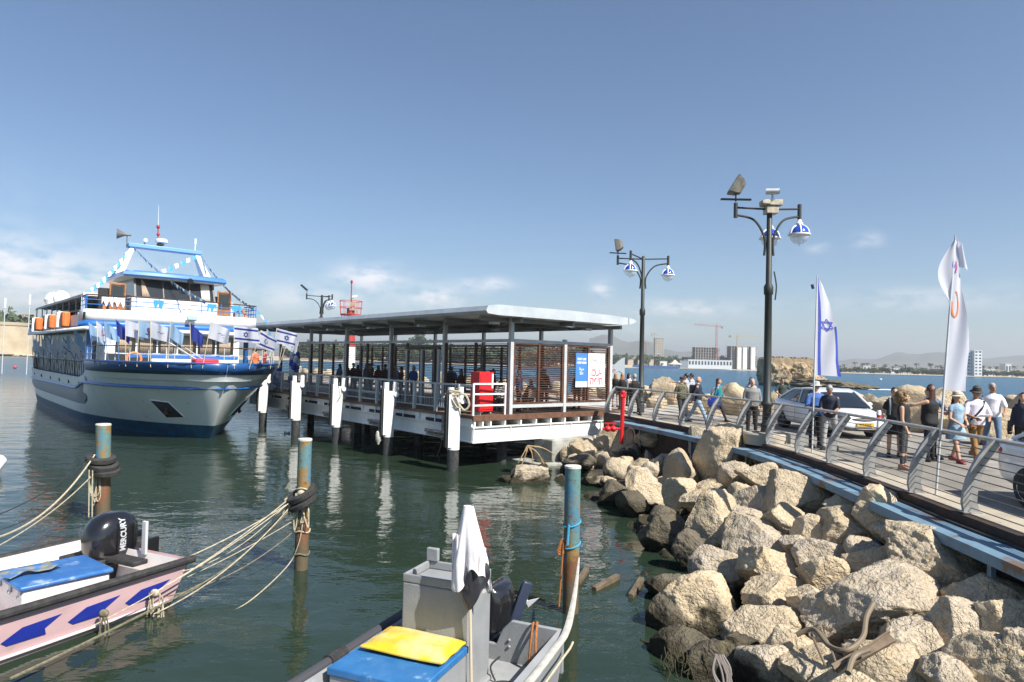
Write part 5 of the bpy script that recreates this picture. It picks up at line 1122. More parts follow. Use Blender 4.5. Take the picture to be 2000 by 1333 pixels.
# white canvas-like rail band sweeping up to the post
q0 = C1.lerp(C0, .42); 
mb = MB(); s0_ = P(1131, 1090, C0.y - .3); s1_ = gc + gp * 1.05 + V((0, 0, .76))
band_pts = spl([s0_, s0_.lerp(s1_, .5) + V((.02, 0, -.03)), s1_, gc + gp * 1.07 + gf * .6 + V((0, 0, .73)), gc + gp * 1.06 + gf * 1.6 + V((0, 0, .70)), gc + gp * 1.0 + gf * 2.7 + V((0, 0, .66))], 8)
mb.tube(band_pts, [.012 + .034 * min(1, i / 14) for i in range(len(band_pts))], 8, sq=(1, .45)); tag(mb.build('white_strap', M('worn_white_strap', (.52, .50, .45), .6, (.40, .38, .32), 8)), 'wide white strap running from the right mooring post along the grey boat', 'strap')
mb = MB(); mb.tube([p + gp * .09 + V((0, 0, -.1)) for p in band_pts[17:]], .014, 6); tag(mb.build('thin_rope', rope_m), 'thin cream rope hanging outside the grey boat side', 'rope')
mb = MB(); c = gc + gp * .62 + V((0, 0, .74)) + gf * .03; mb.tube(spl([c + V((.02, .1, -.1)), c + V((.0, 0, .03)), c + gf * .08 + V((0, 0, -.2)), c + gf * .10 + V((0, 0, -.44)), c + gf * .12 + gp * .08 + V((0, 0, -.46)), c + gf * .09 + gp * .07 + V((0, 0, -.15)), c + V((.05, .02, .04))], 6), .016, 6)
tag(mb.build('orange_rope', M('orange_rope', (.42, .15, .04), .85, (.3, .1, .03), 30, bump=.003, bs=150)), 'orange rope looped over the grey boat transom', 'rope')
# console
FR = G(917, 1144, 1.48); cb_ = V((FR.x, FR.y, 0))
co = empty('steering_console', 'tall grey steering console standing in the foreground boat', 'console', cb_, atan2(gf.y, gf.x))
# local x forward (to camera), +y toward right; FR corner at (0,0)
mb = MB(); mb.box(-.62, 0, -.86, 0, .22, 1.40); mb.build('console_body', gfl, co, bevel=.02)
mb = MB(); mb.box(-.0, -.03, -.86, 0, 1.402, 1.50); mb.box(-.62, -.03, -.86, -.82, 1.402, 1.50); mb.box(-.62, -.58, -.82, 0, 1.402, 1.5); mb.box(-.58, -.03, -.04, 0, 1.402, 1.5); mb.box(-.62, -.56, -.86, -.70, 1.50, 1.66); mb.build('dash_rim', gfl, co, bevel=.012)
mb = MB(); mb.box(-.7, .03, -.1, .06, .22, .27); mb.build('console_foot', gfl, co, bevel=.02)
st = empty('seat_box', 'grey seat box with a blue lid in front of the console', 'seat box', cb_, atan2(gf.y, gf.x))
mb = MB(); mb.box(.02, 1.08, -1.06, .0, .22, .74); mb.build('box_body', gfl, st, bevel=.015)
mb = MB(); mb.box(.015, 1.10, -1.08, .02, .742, .82); mb.build('blue_lid', M('blue_lid_paint', (.02, .13, .33), .45, (.04, .16, .36), 5, col3=(.2, .33, .5), s3=6, lo3=.60, hi3=.70), st, bevel=.012)
cu = empty('yellow_cushion', 'bright yellow cushion lying on the blue seat lid', 'cushion', cb_ + V((0, 0, .822)), atan2(gf.y, gf.x))
yl_m = M('yellow_vinyl', (.72, .47, .02), .45, (.64, .43, .03), 5, bump=.007, bs=6, coat=.15, col3=(.74, .62, .30), s3=1.4, lo3=.50, hi3=.66)
mb = MB(); n = 20
def cf(u, v, s):
    e = (1 - abs(2 * u - 1) ** 6) * (1 - abs(2 * v - 1) ** 6); return V((.03 + .60 * u, -.98 + .97 * v, .045 + s * (.012 + .055 * e) + .006 * sin(u * 14 + v * 5)))
mb.grid(lambda u, v: cf(u, v, 1), n, n); b = len(mb.v); mb.grid(lambda u, v: cf(v, u, -.6), n, n); mb.build('cushion_body', yl_m, cu, ang=80)
mb = MB(); mb.tube([cf(u, v, 0) for u, v in [(i / 10, 0) for i in range(10)] + [(1, i / 10) for i in range(10)] + [(1 - i / 10, 1) for i in range(10)] + [(0, 1 - i / 10) for i in range(10)]], .014, 6, closed=True); mb.build('piping', yl_m, cu)
# pole with towel
pb = cb_ + gp * .03 + gf * .05
ptop = P(915, 990, pb.y - .05)
mb = MB(); mb.tube([V((pb.x + .05, pb.y - .0, .22)), V((ptop.x, ptop.y, ptop.z - .03))], .018, 8); tag(mb.build('wooden_pole', M('pale_pole_wood', (.55, .46, .33), .6)), 'pale wooden pole leaning on the grey console', 'pole')
tw = M('white_cloth', (.74, .70, .70), .85, bump=.003, bs=30)
tp = V((ptop.x, ptop.y, ptop.z))
def tow(u, v):
    a = 2 * pi * u; r = .055 + .115 * min(1, v * 1.5) ** .9 ; f = 1 + .20 * sin(a * 5 + v * 2) * min(1, v * 1.4) + .08 * sin(a * 11 + 1) * v
    ln = .80 + .12 * sin(a * 2 + .8) + .05 * sin(a * 5)
    return tp + V((r * f * cos(a) * 1.0 + .04 * v, r * f * sin(a) * .75, .01 - ln * v))
mb = MB(); mb.grid(tow, 90, 26); c0 = len(mb.v); mb.ell(tp + V((0, 0, -.03)), (.056, .045, .045)); mb.build('towel', tw)
towel = bpy.data.objects['towel']; tag(towel, 'white cloth draped over the top of the wooden pole', 'cloth')
mb = MB(); mb.grid(lambda u, v: tp + V((-.13 + .07 * (u - .5) + .01 * sin(u * 12), -.02 + .05 * sin(u * 5 + v), -.30 - .62 * v)), 12, 20); mb.build('cloth_sleeve', tw, towel, thick=.01)
bg_ = M('black_plastic', (.022, .022, .028), .3, (.05, .05, .055), 5, coat=.2, bump=.006, bs=14)
def bagf(u, v):
    a = 2 * pi * u; r = .185 * max(0, sin(pi * min(1, .14 + v * .86))) ** .7 * (1 - .4 * v) + .01; f = 1 + .22 * sin(a * 4 + v * 6) + .1 * sin(a * 9 - v * 5)
    return tp + V((.06 + r * f * cos(a) - .02 * v, .02 + r * f * sin(a) * .7, -.46 - .68 * v))
mb = MB(); mb.grid(bagf, 60, 26); tag(mb.build('black_bag', bg_), 'black plastic bag hanging under the white cloth on the pole', 'bag')
mb = MB(); mb.grid(lambda u, v: tp + V((.17 + .09 * v + .05 * (u - .5) + .012 * sin(u * 20), .02, -.45 - .5 * v)), 12, 16); tag(mb.build('clear_plastic', M('grey_plastic_sheet', (.30, .30, .28), .3, (.1, .1, .1), 9, lo=.45, hi=.55, coat=.3), thick=.008), 'greyish plastic strip hanging right of the black bag', 'plastic sheet')
# outboard of the grey boat, seen past the console
ge = empty('outboard_engine', 'black outboard engine half hidden behind the grey console', 'outboard engine', gc + gp * .02 - gf * .18 + V((0, 0, .55)), atan2(gf.y, gf.x))
mb = MB(); mb.loft([[V((-.1 + .3 * cos(t), w_ * sin(t), z)) for t in [2 * pi * k / 20 for k in range(20)]] for z, w_ in ((0, .14), (.1, .19), (.35, .20), (.48, .17), (.54, .08))]); mb.build('cowl', blackg, ge, ang=60)
mb = MB(); mb.bar((-.1, .16, -.1), (-.28, .34, .55), .08, .14); mb.box(-.2, .05, -.1, .1, -.7, 0); mb.build('midsection', M('engine_navy', (.03, .04, .07), .3), ge, bevel=.02)
mb = MB(); mb.prism([V((-.30, .24, .42)), V((-.30, .36, .22)), V((-.30, .50, .36)), V((-.30, .34, .30))], (.03, 0, 0)); mb.build('white_fin', whitef, ge)
mb = MB(); c = cb_ - gf * .45 + gp * .26 + V((0, 0, .24)); mb.tube([c + V((.13 * cos(a), .10 * sin(a), .0)) for a in [i * .35 for i in range(18)]], .01, 5); mb.tube(spl([c + V((-.1, .1, 0)), c + V((-.16, .2, .12)), c + V((-.05, .25, .22))], 5), .012, 5); tag(mb.build('black_cable_loop', black), 'thin black cable looped on the floor of the grey boat', 'cable')
# ------------------------------------------------------------------ ropes from the middle post to the pink boat and others
K = on(B0, B1, 1.30) + V((-.16, -.12, 0)); sterncorner = bc + bp_ * 1.2 - bf * .3 + V((0, 0, .78))
RP_ = [(K, sterncorner, .05, .010, rope_m, 'taut cream rope from the middle post to the pink boat stern corner'), (K + V((-.05, 0, .05)), bc + bp_ * 1.33 + bf * .45 + V((0, 0, .42)), .08, .010, rope_m, 'cream rope from the middle post to the pink boat side'),
(K + V((0, 0, -.06)), G(300, 1200, .1), .22, .010, rope_m, 'slack cream rope dropping to the water beside the pink boat'), (K + V((.03, -.05, .03)), bc + bp_ * 1.34 + bf * 1.4 + V((0, 0, .25)), .12, .009, rope_m, 'cream rope running along the pink boat from the middle post'),
(on(B0, B1, .75) + V((-.1, -.1, 0)), bc + bp_ * 1.3 + bf * .1 + V((0, 0, .3)), .18, .010, rope_d, 'darker sagging rope from the middle post to the pink boat'), (G(20, 1326, .12), G(395, 1140, .22), .02, .018, rope_d, 'long yellowish rope stretched low over the water beside the pink boat'),
(G(395, 1140, .22), K + V((0, 0, -.1)), .12, .014, rope_d, 'yellowish rope rising from the water to the middle post'), (K + V((0, 0, .0)), G(440, 1060, .05) , .28, .009, rope_d, 'thin dark rope dipping into the water by the middle post'),
(K + V((-.04, -.02, .02)), bc + bp_ * 1.25 - bf * .2 + V((0, 0, .60)), .22, .007, rope_m, 'thin slack cream line sagging between middle post and pink boat stern'), (K + V((.02, 0, -.10)), bc + bp_ * 1.32 + bf * .8 + V((0, 0, .15)), .26, .007, rope_d, 'thin dark line sagging deepest between post and pink boat'),
(on(B0, B1, .95) + V((-.1, -.1, 0)), bc + bp_ * 1.3 - bf * .25 + V((0, 0, .5)), .04, .007, rope_m, 'thin taut line from the rusty part of the middle post')]
for a, b, s, r, m, lab in RP_:
    mb = MB(); mb.tube(sag(a, b, s, 18), r, 6); tag(mb.build('mooring_rope', m), lab, 'rope', 'mooring ropes')
def loops(c, n, r, seed, lab, m=rope_m, L=.5, rr=.011):
    rn = random.Random(seed); mb = MB()
    for k in range(n):
        x, y = rn.uniform(-r, r), -abs(rn.uniform(.02, .06)) - .13; l = L * rn.uniform(.5, 1.1)
        mb.tube(spl([c + V((x, y, 0)), c + V((x + rn.uniform(-.04, .04), y, -l * .5)), c + V((x + rn.uniform(-.08, .08), y - .02, -l)), c + V((x + rn.uniform(-.02, .1), y, -l * .8)), c + V((x + .05, y, -l * .1))], 5), rr, 5)
    mb.ell(c + V((0, -.15, 0)), (.07, .05, .06)); return tag(mb.build('rope_tangle', m), lab, 'rope', 'rope tangles')
loops(on(B0, B1, 1.45), 7, .12, 1, 'tangle of cream knots and loops hanging on the middle post', L=.7)
loops(on(B0, B1, 1.30) + V((-.25, 0, 0)), 5, .08, 2, 'knotted rope ends left of the middle post tyres', L=.28)
loops(on(A0, A1, 1.10) + V((-.10, 0, 0)), 6, .12, 3, 'rope tangle hanging below the tyres on the left post', L=.75)
loops(bc + bp_ * 1.36 + bf * .35 + V((0, 0.1, .45)), 4, .12, 4, 'rope loops hanging from the pink boat side near its stern', L=.75)
loops(bc + bp_ * 1.36 + bf * 1.15 + V((0, 0.1, .40)), 2, .05, 5, 'short knotted rope end hanging on the pink boat side', m=rope_d, L=.4)
for z in (1.52, .72, .30):
    mb = MB(); c = on(B0, B1, z); mb.tube([c + V((.14 * cos(a), .14 * sin(a), .02 * sin(3 * a))) for a in [2 * pi * i / 20 for i in range(20)]], .014, 6, closed=True); tag(mb.build('rope_turn', rope_m if z > .5 else rope_d), {1.52: 'rope wound round the middle post above its tyres', .72: 'rope wound round the rusty part of the middle post', .30: 'dark rope round the middle post just above the water'}[z], 'rope')
mb = MB(); mb.tube(spl([on(B0, B1, 1.5) + V((.02, -.14, 0)), on(B0, B1, 1.0) + V((.05, -.15, 0)), on(B0, B1, .5) + V((-.02, -.15, 0)), on(B0, B1, .1) + V((-.2, -.25, 0)), G(480, 1180, .0), G(400, 1215, -.02)], 6), .011, 5); tag(mb.build('mooring_rope', rope_m), 'long rope hanging down the middle post and trailing under water', 'rope', 'mooring ropes')
KA = on(A0, A1, 1.52) + V((-.14, -.1, 0))
for i, (b, s, r, m, lab) in enumerate([(G(-60, 1062, .9), .45, .02, rope_m, 'thick cream rope sagging from the left post out of the picture'), (G(-60, 1025, .9), .2, .012, black, 'thin black rope from the left post out of the picture'), (G(-60, 1095, .7), .18, .012, rope_m, 'thin straight cream rope below the thick one at the left'), (G(-60, 1050, .6), .25, .009, black, 'lower thin dark rope at the left edge')]):
    mb = MB(); mb.tube(sag(KA if i < 2 else KA + V((0, 0, -.45)), b, s, 20), r, 6); tag(mb.build('mooring_rope', m), lab, 'rope', 'mooring ropes')
mb = MB()
for dx in (-.05, .03): mb.tube([on(A0, A1, 1.2) + V((dx - .06, -.36, 0)), V((A0.x + dx - .06, A0.y - .36, .1))], .014, 5)
tag(mb.build('hanging_rope', rope_m), 'pair of straight cream ropes hanging in front of the left post', 'rope')
# right post: blue cord, orange rope
mb = MB(); 
for z in (1.42, 1.08): c = on(C0, C1, z); mb.tube([c + V((.14 * cos(a), .14 * sin(a), .05 * sin(a + 1))) for a in [2 * pi * i / 20 for i in range(20)]], .013, 6, closed=True)
mb.tube([on(C0, C1, 1.42) + V((-.06, -.13, 0)), on(C0, C1, 1.1) + V((-.08, -.14, 0))], .02, 6); tag(mb.build('cyan_rope', M('cyan_cord', (.05, .30, .48), .7)), 'light blue cord wound round the right mooring post', 'rope')
mb = MB(); c = on(C0, C1, 1.12) + V((-.14, -.1, 0))
for k in range(5): mb.tube([c + V((.05 * cos(a) - .01 * k, .02, .05 * sin(a) - .035 * k)) for a in [2 * pi * i / 12 for i in range(12)]], .014, 5, closed=True)
mb.tube(spl([c, c + V((-.02, 0, -.4)), c + V((-.05, 0, -1.0))], 6), .014, 6); tag(mb.build('orange_rope', MATS['orange_rope']), 'orange rope knotted on the right mooring post and hanging to the water', 'rope')
# white bow tip of another boat at the left edge
e = G(14, 897, .55); mb = MB(); d_ = V((-1, .25, 0)).normalized(); q_ = V((.25, 1, 0)).normalized()
mb.loft([[e + d_ * .02, e + d_ * .02 + V((0, 0, -.05)), e + d_ * .02 + V((0, 0, -.06)), e + d_ * .02 + V((0, 0, -.02))]] + [[e + d_ * s - q_ * w_ + V((0, 0, .06)), e + d_ * s - q_ * w_ * .5 + V((0, 0, -.6)), e + d_ * s + q_ * w_ * .5 + V((0, 0, -.6)), e + d_ * s + q_ * w_ + V((0, 0, .06))] for s, w_ in ((.4, .2), (1, .45), (2.2, .8), (4, 1.0))]); tag(mb.build('white_boat', fwht), 'white boat of which only the bow tip shows at the left edge', 'boat')
# wooden pallet, driftwood, pole hydrant, hose, pipe, cloth, tyre on the rocks
pw = M('wet_pallet_wood', (.16, .12, .075), .7, (.09, .065, .04), 6, bump=.004, bs=40, stretch=(1, 1, 1)); pal = empty('wooden_pallet', 'half sunk wooden pallet floating beside the boulders', 'pallet', G(1195, 1150, 0), 0)
pc = G(1195, 1150, 0)
for i, ((xa, ya), (xb, yb)) in enumerate([((1160, 1152), (1207, 1126)), ((1232, 1166), (1253, 1132)), ((1128, 1140), (1146, 1112))]):
    a = G(xa, ya, .02) - pc; b = G(xb, yb, .05) - pc; mb = MB(); mb.bar(a, b, .10, .10); mb.build('bearer', pw, pal, bevel=.01)
for i, ((xa, ya), (xb, yb)) in enumerate([((1130, 1118), (1235, 1142)), ((1140, 1134), (1240, 1160)), ((1135, 1126), (1238, 1150))]):
    a = G(xa, ya, -.02) - pc; b = G(xb, yb, -.02) - pc; mb = MB(); mb.bar(a, b, .08, .02); mb.build('board', pw, pal)
dr = G(1025, 940, 0); o = link('boulder', rock_mesh(77, 5, (1.5, 1.1, .85), Matrix.Identity(3), rk2)); o.location = (dr.x + .1, dr.y, .15); tag(o, 'lone rounded boulder in the water before the abutment, with driftwood behind', 'boulder', 'boulders of the rockfill below the promenade')
for k, (x, y, w_, h_) in enumerate([(1062, 905, 50, 22), (990, 938, 40, 10)]):
    q = G(x, y, .05); o = link('boulder', rock_mesh(80 + k, 4, (w_ / 60, .5, .35), Matrix.Identity(3), rkd)); o.location = q; tag(o, ['low dark rock right of the driftwood boulder', 'low weedy rock left of the driftwood boulder'][k], 'boulder', 'boulders of the rockfill below the promenade')
mb = MB(); c = V((dr.x + .05, dr.y + .35, .5)); top = c + V((.02, .1, .62))
for d in [(-.28, 0, .05), (-.15, .05, .0), (.22, 0, .05), (.6, .1, .02), (.95, .1, .35)]: mb.tube(spl([top, top.lerp(c + V(d), .5) + V((.05, 0, .08)), c + V(d)], 4), [.03] * 4 + [.02] * 5, 6)
tag(mb.build('driftwood_branch', M('driftwood', (.38, .27, .15), .85, (.25, .16, .08), 8)), 'forked pale driftwood branch behind the lone boulder in the water', 'branch')
hy = empty('red_standpipe', 'tall red standpipe with red valves by the end of the railing', 'standpipe', (0, 0, 0)); h0 = P(1214, 835, G(1214, 818, 1.9).y - .9); ht = P(1217, 772, h0.y)
mb = MB(); mb.tube([V((h0.x, h0.y, h0.z - .6)), V((ht.x, ht.y, ht.z))], .075, 14); mb.tube([ht - V((0, 0, .05)), ht + V((0, 0, .06))], .12, 12); mb.ell(ht + V((0, 0, .1)), (.08, .08, .07)); mb.tube([ht + V((-.12, -.1, -.05)), ht + V((.05, .0, -.05))], .07, 10); mb.build('pipe', red, hy, ang=50)
for k, x in enumerate((1187, 1198)):
    v = P(x, 838, h0.y - .1); mb = MB(); mb.ell(v, (.13, .13, .11)); mb.tube([v, v + V((0, 0, .2))], .03, 8); mb.tube([v + V((-.12, 0, .2)), v + V((.12, 0, .2))], .025, 6); mb.tube([v + V((-.2, 0, 0)), v + V((.25, 0, 0))], .05, 8); mb.build('valve', red, hy)
mb = MB(); c = P(1231, 848, h0.y - 1.0); mb.tube(spl([c + V((-.14, 0, -.2)), c + V((-.13, 0, .08)), c + V((0, 0, .2)), c + V((.13, 0, .08)), c + V((.14, 0, -.2))], 6), .03, 8); tag(mb.build('iron_loop', M('rusty_dark_iron', (.05, .035, .03), .8)), 'rusty iron mooring loop set in the boulders by the standpipe', 'iron loop')
ct = slope(1224, 903); o_ = tyre_obj(ct + V((0, -.1, .25)), .26, .09, (-.9, .3), 'old tyre wedged upright between the far boulders', grp=None) 
mb = MB(); a = slope(1560, 1238) + V((0, -.35, .65)); 
def hz(x, y, dz): p = slope(x, y); return p + (EYE - p).normalized() * .62 + V((0, 0, dz))
mb.tube(spl([hz(1556, 1240, 0), hz(1590, 1238, .05), hz(1620, 1262, 0), hz(1655, 1270, 0), hz(1685, 1245, 0), hz(1692, 1215, .05), hz(1706, 1195, .1)], 8), .03, 8); tag(mb.build('bent_hose', M('tan_hose', (.19, .15, .10), .6, (.18, .14, .09), 10)), 'bent tan hose curling over the near boulders', 'hose')
mb = MB(); mb.tube(spl([hz(1585, 1240, 0), hz(1595, 1262, 0), hz(1612, 1292, -.05)], 6), .015, 6); mb.tube(spl([hz(1606, 1236, 0), hz(1620, 1260, 0), hz(1632, 1284, -.05)], 6), .012, 6); mb.tube(spl([hz(1656, 1315, 0), hz(1668, 1290, .04), hz(1698, 1278, .05)], 6), .032, 8); tag(mb.build('reed_stems', MATS['tan_hose']), 'thin dry stems sticking out beside the bent hose', 'stems')
mb = MB(); mb.bar(hz(1630, 1296, -.06), hz(1742, 1246, 0), .10, .04, (0, -.6, 1)); mb.bar(hz(1628, 1300, -.05), hz(1736, 1242, .04), .02, .06, (0, -.6, 1)); tag(mb.build('broken_plank', M('grey_brown_plank', (.20, .145, .095), .8, (.13, .09, .06), 7, bump=.003, bs=40)), 'broken brown plank lying across the near boulders', 'plank')
mb = MB(); c = hz(1400, 1292, .0)
for k in range(9): rn = random.Random(k); mb.tube(spl([c + V((rn.uniform(-.06, .06), -.05, .1)), c + V((rn.uniform(-.1, .15), -.1, -.1)), c + V((rn.uniform(-.05, .25), -.15, -.38))], 5), .016, 5)
tag(mb.build('rag_strips', M('dirty_rag', (.22, .19, .17), .9)), 'pale torn rag strips hanging on the dark rock at the bottom', 'rag')
mb = MB(); c = hz(1345, 1262, -.1); rn = random.Random(5)
for k in range(45):
    q = c + V((rn.uniform(-.35, .35), rn.uniform(-.2, .1), rn.uniform(-.1, .12))); mb.tube(spl([q, q + V((rn.uniform(-.05, .05), -.06, -.1)), q + V((rn.uniform(-.1, .1), -.1, -rn.uniform(.12, .32)))], 4), .005, 4)
tag(mb.build('seaweed', M('seaweed_green', (.045, .045, .02), .9, (.07, .06, .03), 6)), 'stringy green seaweed hanging over the dark near rocks', 'seaweed', kind='stuff')
bd = G(574, 852, .0); mb = MB(); q = G(560, 846, .03); mb.ell(q, (.1, .06, .05)); mb.ell(q + V((.12, .02, .02)), (.07, .05, .06)); mb.ell(q + V((-.1, .03, .03)), (.05, .04, .07)); tag(mb.build('floating_rubbish', M('green_white_plastic', (.3, .5, .42), .5, (.6, .6, .6), 12)), 'bit of green and white rubbish floating by the fourth white pile', 'rubbish')
q = G(29, 719, .1); mb = MB(); mb.ell(q + V((0, 0, .15)), (.33, .33, .33)); mb.lathe([(.05, .4), (.05, .55), (0, .56)], q, 8); tag(mb.build('red_buoy', M('buoy_red', (.6, .06, .05), .5)), 'small round red buoy on the water at the left', 'buoy')
# ------------------------------------------------------------------ people
def remesh(mb, name, mat, vox, parent=None, smooth=2):
    o = link('tmp_remesh', mb.mesh(name, mat, smooth=False))
    md = o.modifiers.new('r', 'REMESH'); md.mode = 'VOXEL'; md.voxel_size = vox; md.use_smooth_shade = True
    if smooth: s = o.modifiers.new('s', 'SMOOTH'); s.factor = .5; s.iterations = smooth
    dg = bpy.context.evaluated_depsgraph_get(); me = bpy.data.meshes.new_from_object(o.evaluated_get(dg)); me.name = name
    bpy.data.objects.remove(o); me.materials.clear(); me.materials.append(mat)
    return link(name, me, parent)
def cap_tube(mb, pts, rs, n=10):
    mb.tube(pts, rs, n)
    for p, r in zip(pts, rs): mb.ell(p, r * .985, n, 6)
CLM = {}
def cloth(name, col, col2=None, **k):
    return M('cloth_' + name, col, .85, col2, k.pop('vs', 9), bump=k.pop('bump', .022), bs=k.pop('bs', 7), **k)
def dirv(sw, out, sd):
    """sw: swing forward from straight down (deg), out: sideways (deg)"""
    a, b = radians(sw), radians(out); return V((sd * sin(b) * 1.0, sin(a) * cos(b), -cos(a) * cos(b))).normalized()
def person(lab, pos, face, h=1.72, sex='m', arms=((5, 12, 15, 4), (5, 12, 15, 4)), legs=((0, 3, 0), (0, 3, 0)), lean=0, sit=False, top=None, bottom=None, sleeve=.5, leglen=1.0, hair=None, hairlen=0, hat=None, shoes=None, sk=None, vox=.016, glasses=False, bag=None, headturn=0, headdown=0, fat=1.0, skirt=None, grp='people on the promenade', curly=False, bald=False):
    """face: heading angle in degrees, 0 = looking along +Y, positive turns left.  arms: (upper swing, upper out, forearm swing, forearm out) right then left"""
    s = h / 1.75; sk = sk or skin; f_ = sex == 'f'
    pz = .47 if sit else .93
    Lr = Matrix.Rotation(radians(-lean), 3, 'X')
    def U(p): p = V(p); q = Lr @ V((p.x, p.y, p.z - .93)); return V((q.x, q.y, q.z + pz))      # upper body to local
    shw = (.155 if f_ else .178) * (1 + (fat - 1) * .4); body = MB()
    def torso(mb, infl, z0, z1, hem=0):
        sec = [(.80, .150, .105), (.90, .168 if f_ else .160, .118), (1.00, .155, .112), (1.10, .135 if f_ else .150, .105), (1.22, .155 if f_ else .165, .118), (1.33, .155 if f_ else .172, .120), (1.395, .145 if f_ else .160, .100), (1.435, .10, .078), (1.475, .062, .062)]
        zs = [z0] + [q[0] for q in sec if z0 < q[0] < z1] + [z1]; rings = []
        for z in zs:
            for a, b in zip(sec, sec[1:]):
                if a[0] <= z <= b[0]: t = (z - a[0]) / (b[0] - a[0]); rx, ry = a[1] + (b[1] - a[1]) * t, a[2] + (b[2] - a[2]) * t; break
            be = .02 * fat if .95 < z < 1.2 else 0
            kx = fat if z < 1.35 else 1
            rings.append([U((rx * kx * cos(t) + infl * cos(t), ry * kx * sin(t) + infl * sin(t) + be, z)) for t in [2 * pi * k / 18 for k in range(18)]])
        mb.loft(rings)
    torso(body, 0, .84, 1.475)
    nk = U((0, 0, 1.46)); hc = U((0, .015 + .03 * headdown / 20, 1.615))
    HR = Matrix.Rotation(radians(headturn), 3, 'Z') @ Matrix.Rotation(radians(-headdown), 3, 'X') @ Lr
    def H(x, y, z): return hc + HR @ V((x, y, z))
    cap_tube(body, [nk, U((0, .01, 1.55))], [.056, .052])
    body.ell(hc, (.074, .092, .112), 16, 12, R=HR); body.ell(H(0, .03, -.055), (.056, .062, .06), 12, 8, R=HR)
    body.ell(H(0, .098, -.012), (.014, .022, .026), 8, 6, R=HR); body.ell(H(0, .088, -.058), (.026, .012, .010), 8, 6, R=HR)
    for sd in (-1, 1): body.ell(H(sd * .075, -.005, -.01), (.013, .026, .034), 8, 6, R=HR)
    # arms
    slv = MB(); hands = []; hip = U((0, 0, .93))
    for k, sd in enumerate((1, -1)):
        us, uo, fs_, fo = arms[k]; sh_ = U((sd * shw, 0, 1.375)); el_ = sh_ + dirv(us, uo, sd) * .285; wr = el_ + dirv(fs_, fo, sd) * .25
        cap_tube(body, [sh_, sh_.lerp(el_, .5), el_], [.050 * (fat ** .5), .043, .037]); cap_tube(body, [el_, el_.lerp(wr, .35), wr], [.036, .036, .025])
        d = (wr - el_).normalized(); side = d.cross(V((0, 1, .2))).normalized(); pn = side.cross(d).normalized(); palm = wr + d * .05
        body.loft([[wr + d * t + side * a * w_ + pn * b * .014 for a, b in ((-1, -1), (1, -1), (1, 1), (-1, 1))] for t, w_ in ((-.01, .024), (.04, .036), (.085, .038))])
        for i in range(4):
            l = (.072, .082, .076, .058)[i]; b0 = wr + d * .082 + side * (.028 - .0185 * i) * 1; m_ = b0 + d * l * .5 + pn * .010 * sd; e_ = b0 + d * l * .85 + pn * .03 * sd
            cap_tube(body, [b0, m_, e_], [.0098, .0092, .008], 6)
        t0 = wr + d * .03 + side * .028; cap_tube(body, [t0, t0 + d * .035 + side * .022, t0 + d * .062 + side * .024 + pn * .01], [.012, .011, .009], 6)
        if sleeve > 0:
            e1 = sh_.lerp(el_, min(sleeve * 2, 1)); r1 = .056 if sleeve < .9 else .048
            cap_tube(slv, [sh_ - V((sd * .03, 0, -.012)), sh_.lerp(e1, .3), e1], [.058 * (fat ** .5), .060 * (fat ** .5), r1 + .003])
            if sleeve > .5: cap_tube(slv, [el_, el_.lerp(wr, min(1, sleeve * 2 - 1))], [.052, .040])
        hands.append(palm)
    # legs
    tr = MB(); shoe = MB(); ank_min = 9
    feet = []
    for k, sd in enumerate((1, -1)):
        th, ou, kn = legs[k]; hp_ = V((sd * .088, 0, pz - .02)); a0 = (86 if sit else 0) + th; k_ = hp_ + dirv(a0, ou, sd) * .43; an = k_ + dirv(a0 - (86 if sit else 0) - kn, ou * .5, sd) * (.415)
        feet.append((hp_, k_, an))
    drop = 0 if sit else min(f[2].z for f in feet) - .075
    for k, (hp_, k_, an) in enumerate(feet):
        sd = (1, -1)[k]
        cap_tube(body, [hp_, hp_.lerp(k_, .5), k_], [.088 * (fat ** .4), .074, .054]); cap_tube(body, [k_, k_.lerp(an, .3), an], [.052, .056, .036])
        fd = V((sd * .18, 1, 0)).normalized(); tilt = -.0
        body.loft([[an + fd * t + V((fd.y, -fd.x, 0)) * a * w_ + V((0, 0, zz if b > 0 else -.065)) for a, b in ((-1, -1), (1, -1), (1, 1), (-1, 1))] for t, w_, zz in ((-.06, .03, .0), (.02, .038, .01), (.12, .044, -.025), (.19, .034, -.045))])
        if shoes: shoe.loft([[an + fd * t + V((fd.y, -fd.x, 0)) * a * w_ + V((0, 0, zz if b > 0 else -.075)) for a, b in ((-1, -1), (1, -1), (1, 1), (-1, 1))] for t, w_, zz in ((-.075, .038, .03), (.02, .046, .035), (.12, .052, -.005), (.21, .042, -.035))])
        if leglen > 0:
            r0_, r1_, r2_ = .098 * (fat ** .4), .072, .056
            if f_: r0_, r1_, r2_ = .096, .062, .043
            if leglen > .5: cap_tube(tr, [hp_, hp_.lerp(k_, .5), k_], [r0_, (r0_ + r1_) / 2, r1_]); e = k_.lerp(an, min(1, leglen * 2 - 1)); cap_tube(tr, [k_, e], [r1_, r2_])
            else: cap_tube(tr, [hp_, hp_.lerp(k_, leglen * 2)], [r0_, r1_ + .02])
    b = remesh(body, 'person', sk, vox); 
    torso(slv, .016, .86 if not skirt else .9, 1.462); remesh(slv, 'shirt' if not f_ else 'top', top, vox, b)
    if leglen > 0: torso(tr, .010, .84, 1.0); remesh(tr, 'trousers', bottom, vox, b)
    if skirt:
        mb = MB(); mb.lathe([(.15, .12), (.17, 0), (.20, -.12), (.235, -.25), (.25, skirt), (.23, skirt), (.1, 0)], (0, 0, pz + .05), 22, sy=.8); remesh(mb, 'skirt', bottom, vox, b)
    if shoes: shoe.mesh; remesh(shoe, 'shoes', shoes, vox, b, 2)
